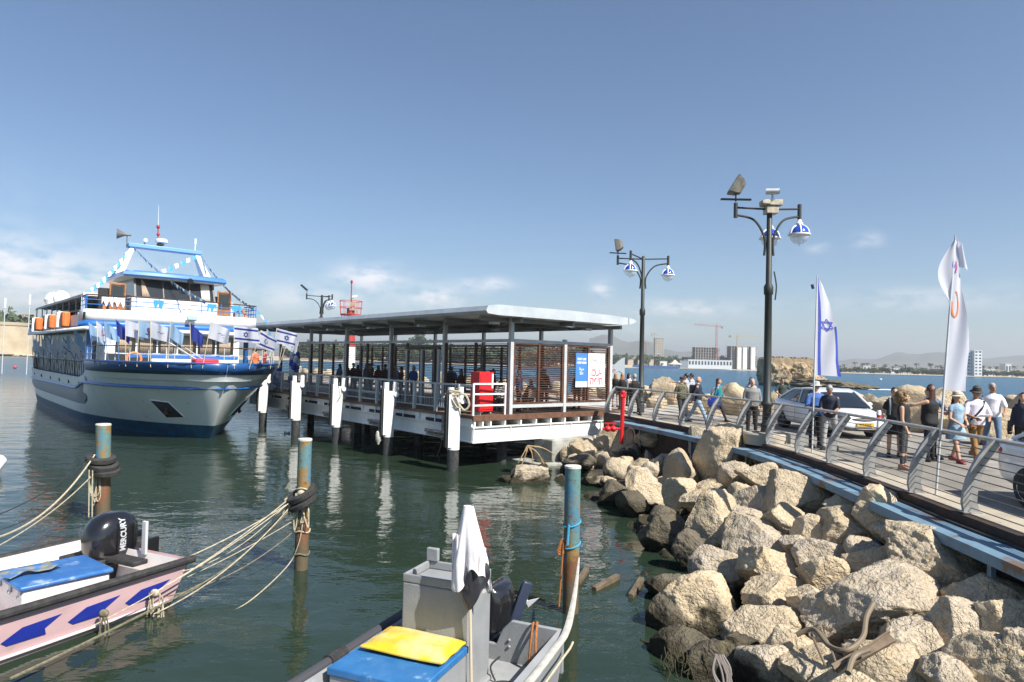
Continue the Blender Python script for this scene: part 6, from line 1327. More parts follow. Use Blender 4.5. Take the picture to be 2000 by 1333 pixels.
    if hair and not bald:
        mb = MB(); mb.ell(H(0, -.018, .022), (.084, .098, .108), 16, 12, R=HR)
        if curly:
            rn = random.Random(4)
            for _ in range(70): v = V((rn.gauss(0, 1), rn.gauss(-.3, 1), rn.gauss(.1, 1))).normalized(); mb.ell(H(v.x * .13, v.y * .12 - .045, v.z * .14 - .01), rn.uniform(.035, .055), 7, 5)
        if hairlen: mb.loft([[H(x * w_, -.075 - .0 + y * .04, z) for x, y in ((-1, .9), (-.7, -.6), (0, -1), (.7, -.6), (1, .9), (0, .5))] for z, w_ in ((.05, .07), (-.05, .098), (-.12, .112), (-.12 - hairlen * .5, .125), (-.12 - hairlen * .85, .10), (-.12 - hairlen, .05))])
        # keep the face clear
        o = remesh(mb, 'hair', hair, vox * .9, b); inv = HR.inverted()
        for v in o.data.vertices:
            q = inv @ (v.co - hc)
            if q.y > .035 and q.z < .062 and abs(q.x) < .085: v.co = hc + HR @ V((q.x * .82, .02, q.z))
    elif bald and hair:
        mb = MB(); mb.ell(H(0, -.03, -.012), (.083, .080, .055), 14, 8, R=HR); remesh(mb, 'hair', hair, vox * .9, b)
    if hat:
        kind, hm_ = hat; mb = MB()
        if kind == 'cap': mb.ell(H(0, -.008, .052), (.088, .104, .075), 14, 8, R=HR); mb.loft([[H(x, y, z) for x, y in ((-.06, .08), (.06, .08), (.05, .16), (-.05, .16))] for z in (.045, .055)])
        else:
            q = MB(); q.lathe([(.155 if kind == 'sun' else .14, -.02), (.10, .0), (.092, .03), (.085, .085), (.05, .115 if kind != 'sun' else .10), (0, .118 if kind != 'sun' else .105), (0, .10), (.08, .0), (.145, -.032)], n=22); mb.add([hc + HR @ (V(p) + V((0, -.005, .055))) for p in q.v], q.f)
        ho = link('hat', mb.mesh('hat', hm_), b)
        if kind in ('straw', 'fedora'): mb = MB(); mb.lathe([(.097, .0), (.094, .03)], n=20); mb.v = [tuple(hc + HR @ (V(p) + V((0, -.005, .058)))) for p in mb.v]; link('hat_band', mb.mesh('hat_band', MATS['black_rubber']), ho)
    mb = MB()
    if glasses: mb.ell(H(.032, .088, .012), (.026, .008, .018), 8, 6, R=HR); mb.ell(H(-.032, .088, .012), (.026, .008, .018), 8, 6, R=HR); mb.bar(H(-.078, 0, .018), H(-.06, .085, .018), .006, .01); mb.bar(H(.078, 0, .018), H(.06, .085, .018), .006, .01); link('sunglasses', mb.mesh('sunglasses', MATS['black_gloss']), b)
    else:
        for x in (-.03, .03): mb.ell(H(x, .084, .012), (.013, .006, .008), 8, 6, R=HR)
        link('eyes', mb.mesh('eyes', MATS['dark_interior']), b)
        mb = MB()
        for x in (-.03, .03): mb.ell(H(x, .086, .030), (.018, .005, .005), 8, 4, R=HR)
        link('eyebrows', mb.mesh('eyebrows', hair or MATS['dark_interior']), b)
    b.location = (pos[0], pos[1], pos[2] - drop * s); b.scale = (s, s, s); b.rotation_euler.z = radians(face)
    tag(b, lab, 'person', grp); b['hands'] = 0; del b['hands']
    return b, [V(p) for p in hands], U, H, s
hbr = M('hair_dark_brown', (.028, .014, .008), .5, (.05, .028, .015), 40, bump=.004, bs=70); hbl = M('hair_black', (.010, .008, .008), .45); hgr = M('hair_grey', (.38, .37, .36), .6, (.25, .24, .24), 30); hbd = M('hair_blond', (.36, .22, .09), .5, (.2, .11, .04), 25); hor = M('hair_copper', (.42, .17, .04), .5, (.28, .10, .03), 25)
hcu = M('hair_curly_blond', (.24, .15, .06), .7, (.07, .04, .02), 16, bump=.015, bs=40); hau = M('hair_auburn', (.075, .025, .012), .5, (.04, .015, .01), 25)
kb = cloth('black', (.012, .012, .014)); kn = cloth('navy', (.015, .02, .04)); kw = cloth('white', (.78, .76, .78)); kwp = cloth('pale_lilac_white', (.70, .66, .74)); kg = cloth('grey_marl', (.20, .205, .20)); kgp = cloth('light_grey', (.34, .34, .33)); kbl = cloth('royal_blue', (.045, .12, .36)); kj = cloth('pale_jeans', (.30, .40, .50), (.22, .31, .42)); kjd = cloth('dark_jeans', (.02, .025, .045)); kt = cloth('teal', (.01, .19, .20)); kca = cloth('olive_camo', (.16, .15, .085), (.06, .055, .03), vs=14, lo=.45, hi=.55); kcg = cloth('charcoal', (.03, .032, .035)); kbr = cloth('brown_trousers', (.30, .16, .045), (.20, .105, .03)); kdb = cloth('denim_dress', (.28, .40, .50), (.20, .31, .42)); kst = cloth('striped_shirt', (.62, .64, .68), (.12, .14, .2), vs=30, lo=.45, hi=.55)
ktan = M('tan_leather', (.26, .13, .05), .6); kblk = M('shoe_black', (.012, .012, .012), .4); kred = M('shoe_red', (.22, .02, .02), .5); straw = M('straw_hat', (.56, .50, .38), .8, (.46, .40, .30), 40, bump=.002, bs=90); ghat = M('grey_hat', (.46, .47, .46), .8); bhat = M('brown_hat', (.05, .038, .03), .7)
def at(x, y): p = G(x, y, 1.9); return (p.x, p.y, 1.9)
def standing(x, ytop, h, off_=0):
    """stand on the road so that the head top meets the photo's height"""
    Y = 18.0
    for _ in range(30):
        p = P(x, ytop, Y); Y += (p.z - (1.9 + h)) * 8.0 * (1 if p.z > 1.9 + h else 1)
        Y = min(max(Y, 5), 60)
        if p.z < 1.9 + h - .0005 and False: break
    return Y
def place(x, ytop, h):
    # the ray to the head top meets the plane z = 1.9 + h
    p = G(x, ytop, 1.9 + h); return (p.x, p.y, 1.9)
walk = ((22, 3, 4), (-18, 3, 22))
hang = ((3, 8, 12, 4), (3, 8, 12, 4))
VX = .016
# (photo x, photo y of head top) give the spot on the road; facing in degrees
def pt(x, yf, h=1.7): return at(x, yf)
person('woman with long copper hair in a black top, her back to us', pt(1214, 800), 10, 1.68, 'f', top=kb, bottom=kb, sleeve=.9, hair=hor, hairlen=.30, shoes=kblk, legs=((8, 3, 0), (-6, 3, 4)))
person('woman with blond hair and black dress standing next to the shelter corner', pt(1201, 796), -20, 1.66, 'f', top=kb, bottom=kb, sleeve=.2, hair=hbd, hairlen=.18, skirt=-.3, leglen=0, shoes=kblk)
person('woman in a white shirt with dark hair tied back, behind the group in black', pt(1227, 794), -60, 1.66, 'f', top=kw, bottom=kjd, sleeve=.3, hair=hbl, hairlen=.12, shoes=kblk)
person('man in black shirt and trousers stepping away at the end of the railing', pt(1238, 812), 25, 1.74, 'm', top=kb, bottom=kb, sleeve=.95, hair=hgr, shoes=kblk, legs=((-18, 3, 2), (16, 3, 4)), arms=((25, 20, 60, -20), (10, 10, 30, 0)), fat=1.08)
b_, hd, U_, H_, s_ = person('seated man in a dark polo with a white badge on the breakwater stones', (lambda p: (p.x, p.y, 1.95))(G(1277, 785, 1.9)), 170, 1.74, 'm', top=kn, bottom=kcg, sleeve=.4, hair=hgr, bald=True, shoes=kblk, sit=True, arms=((25, 18, 50, -25), (25, 18, 50, -25)), legs=((0, 12, 4), (0, 12, -6)), glasses=True)
mb = MB(); mb.bar(U_((-.05, .16, 1.18)), U_((.03, .16, 1.18)), .01, .06); link('badge', mb.mesh('badge', ink_w), b_)
mb = MB(); sp_ = G(1277, 785, 1.9); o = link('boulder', rock_mesh(91, 4, (.9, .8, .62), Matrix.Identity(3), rk)); o.location = (sp_.x, sp_.y + .25, 2.12); tag(o, 'stone the seated man sits on', 'boulder', 'breakwater boulders beyond the road')
person('man in a white patterned shirt pointing left out to sea with his arm raised', pt(1339, 814), 65, 1.78, 'm', top=kst, bottom=kjd, sleeve=.5, hair=hbl, shoes=kblk, arms=((62, 40, 88, 30), (88, -5, 92, -8)), fat=1.05)
person('dark haired man in a checked shirt close behind the pointing man', pt(1350, 808), 60, 1.78, 'm', top=kst, bottom=kcg, sleeve=.5, hair=hbr, shoes=kblk, sk=skin2)
person('man in olive camouflage shirt and dark cap walking by the railing', pt(1330, 821), 200, 1.70, 'm', top=kca, bottom=kcg, sleeve=.55, hat=('cap', kcg), hair=hgr, shoes=kblk, legs=((14, 3, 0), (-14, 3, 10)), fat=1.22, arms=((-10, 12, 5, 8), (12, 12, 25, 2)))
b_, hd, U_, H_, s_ = person('bald man in a dark sweater and pale jeans walking with a backpack', pt(1362, 828), -110, 1.80, 'm', top=kn, bottom=kj, sleeve=.95, hair=hgr, bald=True, shoes=kblk, legs=((26, 3, 4), (-22, 3, 14)), arms=((-25, 8, -5, 3), (25, 8, 60, -10)), fat=1.05)
mb = MB(); mb.loft([[U_((x, y, z)) for x, y in ((-.14, -.12), (.14, -.12), (.12, -.28), (-.12, -.28))] for z in (.98, 1.05, 1.35, 1.43)]); remesh(mb, 'backpack', kb, .02, b_)
b_, hd, U_, H_, s_ = person('woman in teal blouse with long curly brown hair walking with a blue shoulder bag', pt(1402, 824), -115, 1.72, 'f', top=kt, bottom=kb, sleeve=.7, hair=hau, hairlen=.26, shoes=kblk, legs=((24, 3, 2), (-20, 3, 14)), arms=((-20, 10, -5, 3), (20, 8, 50, -10)))
mb = MB(); c = U_((.26, -.12, .86)); mb.loft([[c + V((x * w_, y * w_ * 1.3, z)) for x, y in ((-.06, -.17), (.06, -.17), (.09, 0), (.06, .17), (-.06, .17), (-.09, 0))] for z, w_ in ((-.24, .7), (-.15, 1.05), (0, 1.05), (.16, .85))]); mb.tube(spl([c + V((0, -.14, .15)), U_((.17, -.02, 1.44)), c + V((0, .14, .15))], 6), .015, 5); link('shoulder_bag', mb.mesh('shoulder_bag', M('bag_royal_blue', (.015, .05, .42), .6)), b_)
person('grey haired man in grey zip sweater and black trousers left of the big lamp post', pt(1468, 847), 172, 1.74, 'm', top=kg, bottom=kb, sleeve=1.0, hair=hgr, shoes=kblk, fat=1.22, arms=((2, 12, 55, -35), (2, 12, 10, 4)))
person('dark haired person in a black and white top hidden behind the grey haired man', pt(1466, 828), 150, 1.72, 'f', top=kst, bottom=kb, sleeve=.5, hair=hbl, hairlen=.1, shoes=kblk)
person('man in a dark green shirt resting by the breakwater behind the white saloon', (G(1527, 816, 1.9).x, G(1527, 816, 1.9).y, 1.9), 175, 1.66, 'm', top=cloth('dark_green', (.03, .045, .04)), bottom=kjd, sleeve=.45, hair=hbr, shoes=kblk, arms=((20, 30, 60, -30), (5, 55, 10, 30)), sk=skin2)
person('man in a blue shirt and grey sun hat leaning on the railing', pt(1592, 874), 186, 1.74, 'm', top=kbl, bottom=kb, sleeve=.5, hair=hgr, hat=('sun', ghat), shoes=kblk, arms=((12, 18, 65, -28), (12, 14, 62, -25)), headturn=-45, fat=1.12)
person('grey haired man in light grey trousers looking down at his hands', pt(1620, 878), 150, 1.72, 'm', top=kn, bottom=kgp, sleeve=.45, hair=hgr, shoes=kblk, arms=((14, 8, 70, -25), (20, 8, 72, -20)), headdown=32, lean=8, legs=((10, 4, 0), (-10, 6, 4)), sk=skin2)
b_, hd, U_, H_, s_ = person('woman with short dark hair and sunglasses carrying a grey backpack, in black dress', pt(1746, 893), 165, 1.70, 'f', top=kb, bottom=kb, sleeve=.3, hair=hbr, skirt=-.42, leglen=0, shoes=kblk, glasses=True, arms=((-8, 20, 35, -5), (0, 15, 15, 5)))
mb = MB(); mb.tube(spl([U_((.13, .10, 1.05)), U_((.13, .14, 1.3)), U_((.12, .02, 1.46)), U_((.12, -.12, 1.36))], 5), .022, 6); mb.tube(spl([U_((-.13, .10, 1.05)), U_((-.13, .14, 1.3)), U_((-.12, .02, 1.46)), U_((-.12, -.12, 1.36))], 5), .022, 6); mb.loft([[U_((x, y, z)) for x, y in ((-.15, -.13), (.15, -.13), (.13, -.27), (-.13, -.27))] for z in (1.0, 1.06, 1.34, 1.42)]); link('backpack', mb.mesh('backpack', M('backpack_grey', (.15, .19, .20), .7)), b_)
person('young woman with big curly blond hair, black vest and grey leggings by the railing', pt(1764, 917), 228, 1.66, 'f', top=kb, bottom=cloth('grey_leggings', (.045, .048, .05)), sleeve=0, hair=hcu, curly=True, leglen=.92, shoes=M('sandal', (.32, .18, .12), .6), arms=((4, 10, 25, 2), (4, 10, 10, 4)), headturn=15, vox=.013)
person('woman with long dark hair in a black sleeveless top embracing a man', pt(1816, 902), 35, 1.76, 'f', top=kb, bottom=kb, sleeve=0, hair=hau, hairlen=.22, shoes=kblk, arms=((75, 35, 80, -50), (70, 30, 75, -30)), fat=1.3, vox=.014)
person('man in a dark blue check shirt with sunglasses being hugged', (lambda p: (p[0] + .1, p[1] + .42, p[2]))(pt(1830, 902)), 205, 1.80, 'm', top=cloth('blue_check', (.05, .07, .14), (.15, .2, .28), vs=25, lo=.45, hi=.55), bottom=kb, sleeve=.55, hair=hbr, shoes=kblk, glasses=True, headturn=-30, arms=((40, 20, 70, -40), (40, 20, 70, -40)))
b_, hd, U_, H_, s_ = person('woman in a pale denim dress and cream straw hat walking', pt(1867, 903), 190, 1.66, 'f', top=kdb, bottom=kdb, sleeve=.15, hair=hbr, hairlen=.12, skirt=-.40, leglen=0, hat=('straw', straw), shoes=kred, arms=((8, 12, 55, -30), (6, 12, 70, -30)), legs=((16, 3, 0), (-10, 3, 16)), headturn=-15, vox=.014)
b_, hd, U_, H_, s_ = person('man in a white shirt, brown rolled trousers and dark hat reading a leaflet', pt(1905, 898), 175, 1.80, 'm', top=kwp, bottom=kbr, sleeve=.5, hair=hbr, hat=('fedora', bhat), shoes=ktan, leglen=.93, glasses=True, arms=((18, 16, 68, -28), (18, 16, 68, -28)), legs=((22, 5, 2), (-22, 5, 12)), fat=1.15, headdown=14, vox=.014, sk=skin2)
mb = MB(); mb.obox(U_((0, .36, 1.10)), (.12, 0, 0), (0, .08, .03), (0, -.002, .004)); link('leaflet', mb.mesh('leaflet', ink_w), b_)
mb = MB(); mb.tube(spl([U_((-.16, .06, 1.43)), U_((-.02, .17, 1.22)), U_((.17, .10, .98)), U_((.2, -.05, .9))], 6), .022, 6, sq=(1.3, .4)); mb.loft([[U_((.24 + x, -.02 + y, z)) for x, y in ((-.06, -.13), (.06, -.13), (.06, .13), (-.06, .13))] for z in (.78, 1.0)]); link('shoulder_bag', mb.mesh('shoulder_bag', MATS['cloth_charcoal']), b_)
person('tall man in a white polo shirt and jeans beside the striped bollard', pt(1938, 880), 150, 1.86, 'm', top=kw, bottom=cloth('blue_jeans', (.10, .17, .26)), sleeve=.45, hair=hgr, shoes=kred, legs=((-12, 4, 2), (20, 4, 6)), headturn=20, fat=1.1, arms=((5, 12, 20, 6), (25, 16, 60, -10)), sk=skin2)
b_, hd, U_, H_, s_ = person('person in dark clothes with a dark bag cut by the right picture edge', pt(1998, 902), 140, 1.66, 'f', top=kn, bottom=kb, sleeve=.95, hair=hbl, hairlen=.2, shoes=kblk)
mb = MB(); c = U_((.27, .0, .86)); mb.loft([[c + V((x * w_, y * w_, z)) for x, y in ((-.05, -.15), (.05, -.15), (.05, .15), (-.05, .15))] for z, w_ in ((-.2, .8), (-.1, 1), (.14, .8))]); mb.tube([c + V((0, -.08, .12)), U_((.16, 0, 1.42)), c + V((0, .08, .12))], .012, 5); link('dark_bag', mb.mesh('dark_bag', kb), b_)
# people inside the shelter: a few builds, copied and turned
def ins(a, b, **k): p = S(a, b, 1.95); return (p.x, p.y, 1.95)
inside = [('man in a dark jacket standing', dict(sex='m', top=kcg, bottom=kjd, sleeve=1, hair=hbl, shoes=kblk), 1.76), ('woman in a light blue blouse standing', dict(sex='f', top=cloth('sky_blouse', (.16, .24, .34)), bottom=kb, sleeve=.6, hair=hbr, hairlen=.2, shoes=kblk), 1.68),
 ('man in a dark blue shirt standing', dict(sex='m', top=kbl, bottom=kb, sleeve=.5, hair=hgr, shoes=kblk, fat=1.15), 1.74), ('woman in a dark red top standing', dict(sex='f', top=cloth('dark_red', (.12, .02, .025)), bottom=kb, sleeve=.9, hair=hbl, hairlen=.25, shoes=kblk), 1.66)]
PR = []
for t_, kw_, h_ in inside: PR.append((t_, person('x', (0, 0, -50), 0, h_, vox=.024, grp='people waiting in the shelter', **kw_)[0]))
IS = [(6.6, 3.6, 0, 30, 'left of the sliding door'), (8.9, 3.0, 2, 150, 'right by the sliding door'), (9.9, 2.9, 3, 80, 'beside the second shelter post'), (12.4, 3.4, 0, 60, 'left of the third shelter post'), (13.0, 4.4, 1, 200, 'behind the third shelter post'), (13.9, 3.1, 2, 100, 'third bay, nearer the walkway'),
 (14.6, 4.2, 3, 20, 'third bay, amid the crowd'), (15.3, 3.0, 0, 240, 'amid the far crowd'), (16.2, 4.3, 2, 130, 'in the far crowd near the balloons'), (17.0, 3.0, 1, 60, 'in pale clothes near the gangway'), (17.9, 3.9, 0, 320, 'nearest the balloon columns'),
 (3.4, 4.6, 0, 90, 'facing the sea in the nearest bay'), (4.1, 3.4, 2, 190, 'between the nearest two posts'), (5.3, 5.2, 1, 250, 'behind the nearest posts'), (2.6, 2.9, 3, 20, 'just behind the red cabinet'), (1.4, 6.9, 1, 150, 'behind the white banner'), (1.0, 3.1, 2, 260, 'close to the slatted end screen'), (7.6, 4.4, 2, 10, 'sea side of the door bay'), (11.4, 4.6, 1, 300, 'alone between the second and third posts'), (12.9, 2.7, 0, 110, 'nearest the walkway in the third bay'), (14.2, 5.0, 0, 170, 'at the back of the third bay crowd'), (15.9, 3.6, 3, 350, 'facing away in the far crowd'), (16.8, 5.0, 0, 90, 'at the sea side of the far crowd'), (3.0, 6.4, 0, 210, 'by the nearest sea side screen'), (4.9, 3.0, 3, 130, 'next to the second shelter post')]
for i, (a, b, k, f, w_) in enumerate(IS):
    t_, pr = PR[k]; used = any(q[2] == k for q in IS[:i]); o = copy_tree(pr) if used else pr
    p = S(a, b, 1.95); o.location = (p.x, p.y, 1.95 + (pr.location.z + 50)  if not used else p.z); o.rotation_euler.z = radians(f); o['label'] = (t_.replace(' standing', '') + ' in the shelter, ' + w_)
seatm = M('blue_plastic_chair', (.45, .44, .40), .5)
for i, (a, b, f, kw_, lab) in enumerate([(1.6, 2.6, 200, dict(sex='m', top=kw, bottom=kcg, sleeve=.5, hair=hbl, shoes=kblk), 'seated man in a white shirt at the table behind the end screen'), (2.9, 2.7, 160, dict(sex='f', top=kb, bottom=kb, sleeve=.9, hair=hbl, hairlen=.2, shoes=kblk), 'seated woman in black at the table behind the end screen'),
     (1.7, 4.4, 20, dict(sex='m', top=kcg, bottom=kb, sleeve=1, hair=hbr, shoes=kblk), 'seated man in a dark jacket behind the middle post of the end screen'), (3.4, 5.9, 140, dict(sex='f', top=cloth('olive_top', (.09, .12, .07)), bottom=kb, sleeve=.6, hair=hbr, hairlen=.2, shoes=kblk), 'seated woman in olive green behind the two banners')]):
    p = S(a, b, 1.95); person(lab, (p.x, p.y, 1.95), f, 1.7, vox=.02, sit=True, arms=((30, 10, 70, -20), (30, 10, 70, -20)), grp='people seated in the shelter', **kw_)
    o = empty('plastic_chair', 'pale chair under the ' + lab.replace(' behind', ', behind').split(',')[0], 'chair', (p.x, p.y, 1.95), radians(f), 'chairs in the shelter'); mb = MB(); mb.box(-.22, .22, -.2, .24, .41, .445); mb.build('seat', seatm, o, bevel=.01); mb = MB(); mb.box(-.21, .21, -.25, -.215, .5, .88); mb.build('backrest', seatm, o, bevel=.01)
    for x in (-.19, .19):
        for y in (-.18, .2): mb = MB(); mb.tube([V((x, y, 0)), V((x, y, .41))], .014, 6); mb.build('leg', lgrey, o)
# two people on the ferry foredeck
for x, y, f, kw_, lab in [(-2.6, 2.2, 60, dict(sex='m', top=cloth('life_orange', (.6, .15, .06)), bottom=kb, sleeve=.5, hair=hbl, shoes=kblk), 'crew member in orange on the ferry foredeck, seen over the bulwark'), (-3.2, 2.9, 100, dict(sex='m', top=cloth('crew_red', (.25, .02, .03)), bottom=kb, sleeve=.5, hair=hbl, shoes=kblk), 'man in dark red on the ferry foredeck between the flags')]:
    p = FW(x, y, 2.75); person(lab, (p.x, p.y, p.z), f, 1.6, vox=.022, grp='people on the ferry', **kw_)
# ------------------------------------------------------------------ cars
carw = M('car_white', (.78, .79, .80), .22, coat=1.0); cglass = M('car_glass', (.012, .018, .022), .04, coat=.5); chrome = M('chrome', (.6, .6, .6), .15, metal=1); tl = M('tail_lamp_red', (.40, .01, .015), .2, coat=.6); hl = M('head_lamp', (.10, .11, .125), .08, coat=1); plate = M('plate_yellow', (.72, .42, .01), .5); plast = M('bumper_black', (.02, .02, .022), .5)
def car(lab, loc, rz, plate_back=False):
    c = empty('parked_car', lab, 'car', loc, rz, 'white cars on the promenade')
    # x forward; lower body stations (x, half width, z belt, z sill)
    st = [(-2.32, .60, .88, .42), (-2.25, .76, .98, .30), (-2.05, .84, 1.02, .24), (-1.5, .89, 1.02, .20), (-.8, .90, .98, .19), (0, .905, .95, .19), (.8, .90, .94, .19), (1.25, .89, .90, .19), (1.7, .86, .82, .20), (2.0, .80, .74, .22), (2.2, .70, .64, .26), (2.30, .55, .52, .34)]
    def bodyring(x, w_, zb, zs):
        zm = (zb + zs) / 2
        return [V((x, sd * y, z)) for sd, y, z in [(-1, w_ * .80, zs), (-1, w_ * .97, zs + .10), (-1, w_, zm), (-1, w_ * .975, zb - .10), (-1, w_ * .90, zb - .015), (-1, w_ * .5, zb + .03), (1, w_ * .5, zb + .03), (1, w_ * .90, zb - .015), (1, w_ * .975, zb - .10), (1, w_, zm), (1, w_ * .97, zs + .10), (1, w_ * .80, zs)]]
    mb = MB(); mb.loft([bodyring(*s) for s in st]); b = mb.build('body', carw, c, ang=38)
    sub = b.modifiers.new('s', 'SUBSURF'); sub.levels = 1; sub.render_levels = 2
    gh = [(-1.95, .66, .66, 1.02, 1.04), (-1.45, .70, .62, 1.0, 1.24), (-.95, .73, .60, .98, 1.40), (-.3, .75, .61, .97, 1.45), (.3, .75, .61, .96, 1.44), (.72, .74, .60, .95, 1.34), (1.1, .72, .62, .93, 1.12), (1.45, .70, .66, .90, .93)]
    mb = MB(); mb.loft([[V((x, -wb, zb)), V((x, -(wb * .55 + wt * .45), zb + (zt - zb) * .5)), V((x, -wt, zt - .02)), V((x, -wt * .6, zt)), V((x, wt * .6, zt)), V((x, wt, zt - .02)), V((x, wb * .55 + wt * .45, zb + (zt - zb) * .5)), V((x, wb, zb))] for x, wb, wt, zb, zt in gh]); mb.build('window_glass', cglass, c, ang=30)
    mb = MB(); mb.loft([[V((x, y, z + .012 + .015 * (1 - (y / w_) ** 2))) for y in [w_ * (i / 4 - 1) for i in range(9)]] + [V((x, y, z - .03)) for y in [w_ * (1 - i / 4) for i in range(9)]] for x, w_, z in ((-1.12, .60, 1.35), (-.95, .61, 1.40), (-.3, .62, 1.45), (.3, .62, 1.44), (.62, .61, 1.375))]); mb.build('roof', carw, c, ang=50)
    mb = MB()
    for sd in (-1, 1):
        mb.tube([V((1.47, sd * .70, .91)), V((1.1, sd * .66, 1.12)), V((.66, sd * .615, 1.37)), V((.3, sd * .62, 1.44)), V((-.95, sd * .61, 1.40)), V((-1.45, sd * .63, 1.24)), V((-1.98, sd * .67, 1.03))], .035, 8)
        mb.bar((-.32, sd * .752, .95), (-.30, sd * .625, 1.44), .06, .03, (1, 0, 0))
    mb.build('pillar', carw, c)
    for sd in (-1, 1): mb = MB(); mb.ell((.95, sd * .94, 1.0), (.07, .1, .065), 12, 8); mb.build('mirror', carw, c)
    for x in (-1.38, 1.36):
        for sd in (-1, 1):
            mb = MB(); mb.lathe([(.36, -.12), (.36, .05), (.0, .05)], (x, sd * .80, .34), 28, axis=(0, sd, 0)); mb.build('wheel_arch', plast, c, ang=40)
            mb = MB(); mb.lathe([(.20, -.1), (.30, -.11), (.32, -.06), (.32, .07), (.30, .10), (.21, .105)], (x, sd * .80, .32), 30, axis=(0, sd, 0)); wh = mb.build('wheel', tyre, c)
            mb = MB(); mb.lathe([(.21, .09), (.20, .03), (0, .02)], (x, sd * .80, .32), 24, axis=(0, sd, 0), mi=1)
            for k in range(10): a = 2 * pi * k / 10; mb.bar((x, sd * .89, .32), (x + .205 * cos(a), sd * .885, .32 + .205 * sin(a)), .018, .03, mi=0)
            mb.lathe([(.21, .088), (.205, .11), (.19, .09)], (x, sd * .80, .32), 28, axis=(0, sd, 0), mi=0); mb.build('rim', [chrome, plast], wh)
    for sd in (-1, 1):
        mb = MB(); mb.ell((1.98, sd * .66, .70), (.28, .16, .085), 12, 8); mb.build('headlight', hl, c)
        mb = MB(); mb.ell((-2.10, sd * .70, .82), (.13, .12, .08), 12, 8); mb.build('taillight', tl, c)
        mb = MB(); mb.ell((2.17, sd * .62, .34), (.08, .10, .05)); mb.build('fog_lamp', plast, c)
    mb = MB(); mb.ell((2.20, 0, .58), (.11, .46, .06), 14, 8); mb.build('grille', plast, c)
    mb = MB(); mb.ell((2.20, 0, .30), (.12, .58, .06), 14, 8); mb.build('lower_grille', plast, c)
    mb = MB(); mb.box(2.315, 2.33, -.26, .26, .40, .51); mb.box(-2.35, -2.33, -.26, .26, .62, .73); mb.build('number_plate', plate, c)
    mb = MB()
    for i in range(7): mb.box(2.331, 2.333, -.19 + i * .055, -.16 + i * .055, .43, .48)
    mb.build('plate_digits', plast, c)
    mb = MB()
    for sd in (-1, 1):
        mb.box(-.33, -.322, sd * .905 - .002, sd * .905 + .002, .30, .93); mb.box(.78, .788, sd * .903 - .002, sd * .903 + .002, .30, .92)
        for x in (-.15, -1.1): mb.box(x - .16, x - .02, sd * .90 - .015, sd * .90 + .02, .80, .825)
    mb.build('door_line', plast, c)
    return c
car('white four door car parked on the promenade behind the man in the blue shirt', (10.55, 22.9, 1.9), atan2(-.99, .06))
car('white car cut by the right picture edge, only its rear corner and wheel in view', (8.98, 9.32, 1.9), atan2(-1, .0))
# ------------------------------------------------------------------ lamps
iron = dkmetal; lblue = M('lamp_blue_glass', (.02, .07, .42), .15, coat=.8); lclear = M('lamp_clear_globe', (.75, .80, .84), .05, alpha=.38, coat=.6)
def globe(c, mb_parent, R=.27):
    o = mb_parent
    mb = MB(); mb.lathe([(.03, .46), (.06, .40), (.07, .36), (.10, .33), (.10, .28), (.05, .27)], c, 14); g = mb.build('globe_neck', whitef, o)
    mb = MB(); mb.lathe([(R * sin(t), R * cos(t)) for t in [.28 + (pi / 2 - .28) * k / 8 for k in range(9)]], c, 24); mb.build('blue_dome', lblue, o)
    mb = MB()
    for k in range(6):
        a = 2 * pi * k / 6 + .3; mb.tube([V(c) + V(((R + .006) * sin(t) * cos(a), (R + .006) * sin(t) * sin(a), (R + .006) * cos(t))) for t in [.25 + (pi / 2 - .25) * j / 7 for j in range(8)]], .022, 6)
    mb.lathe([(R - .02, -.02), (R + .035, -.015), (R + .035, .02), (R - .01, .03)], c, 26); mb.build('white_ribs', whitef, o)
    mb = MB(); mb.lathe([(R * .97 * sin(t), R * .97 * cos(t)) for t in [pi / 2 + (pi / 2) * k / 8 for k in range(9)]], V(c) + V((0, 0, -.01)), 24); mb.build('clear_bowl', lclear, o)
    mb = MB(); mb.tube([V(c) + V((0, 0, -R - .05)), V(c) + V((0, 0, -R + .02))], .012, 6); mb.lathe([(.0, -.09), (.05, -.08), (.05, .1), (0, .1)], c, 10); mb.build('bulb', whitef, o)
def armset(o, H, ang, Lr_, floods=False, glb=True):
    u = V((cos(ang), sin(ang), 0)); e = u * Lr_
    mb = MB(); mb.tube([V((0, 0, H - .05)), V((0, 0, H - .05)) + e + V((0, 0, .06))], .028, 8); mb.tube(spl([u * .13 + V((0, 0, H - 1.35)), u * .13 + V((0, 0, H - .85)), u * (Lr_ * .45) + V((0, 0, H - .35)), e + V((0, 0, H - .20))], 7), .032, 8)
    mb.tube([e + V((0, 0, H - .28)), e + V((0, 0, H + .14))], .055, 10); mb.build('arm', iron, o)
    if glb: globe(e + V((0, 0, H - .72)), o)
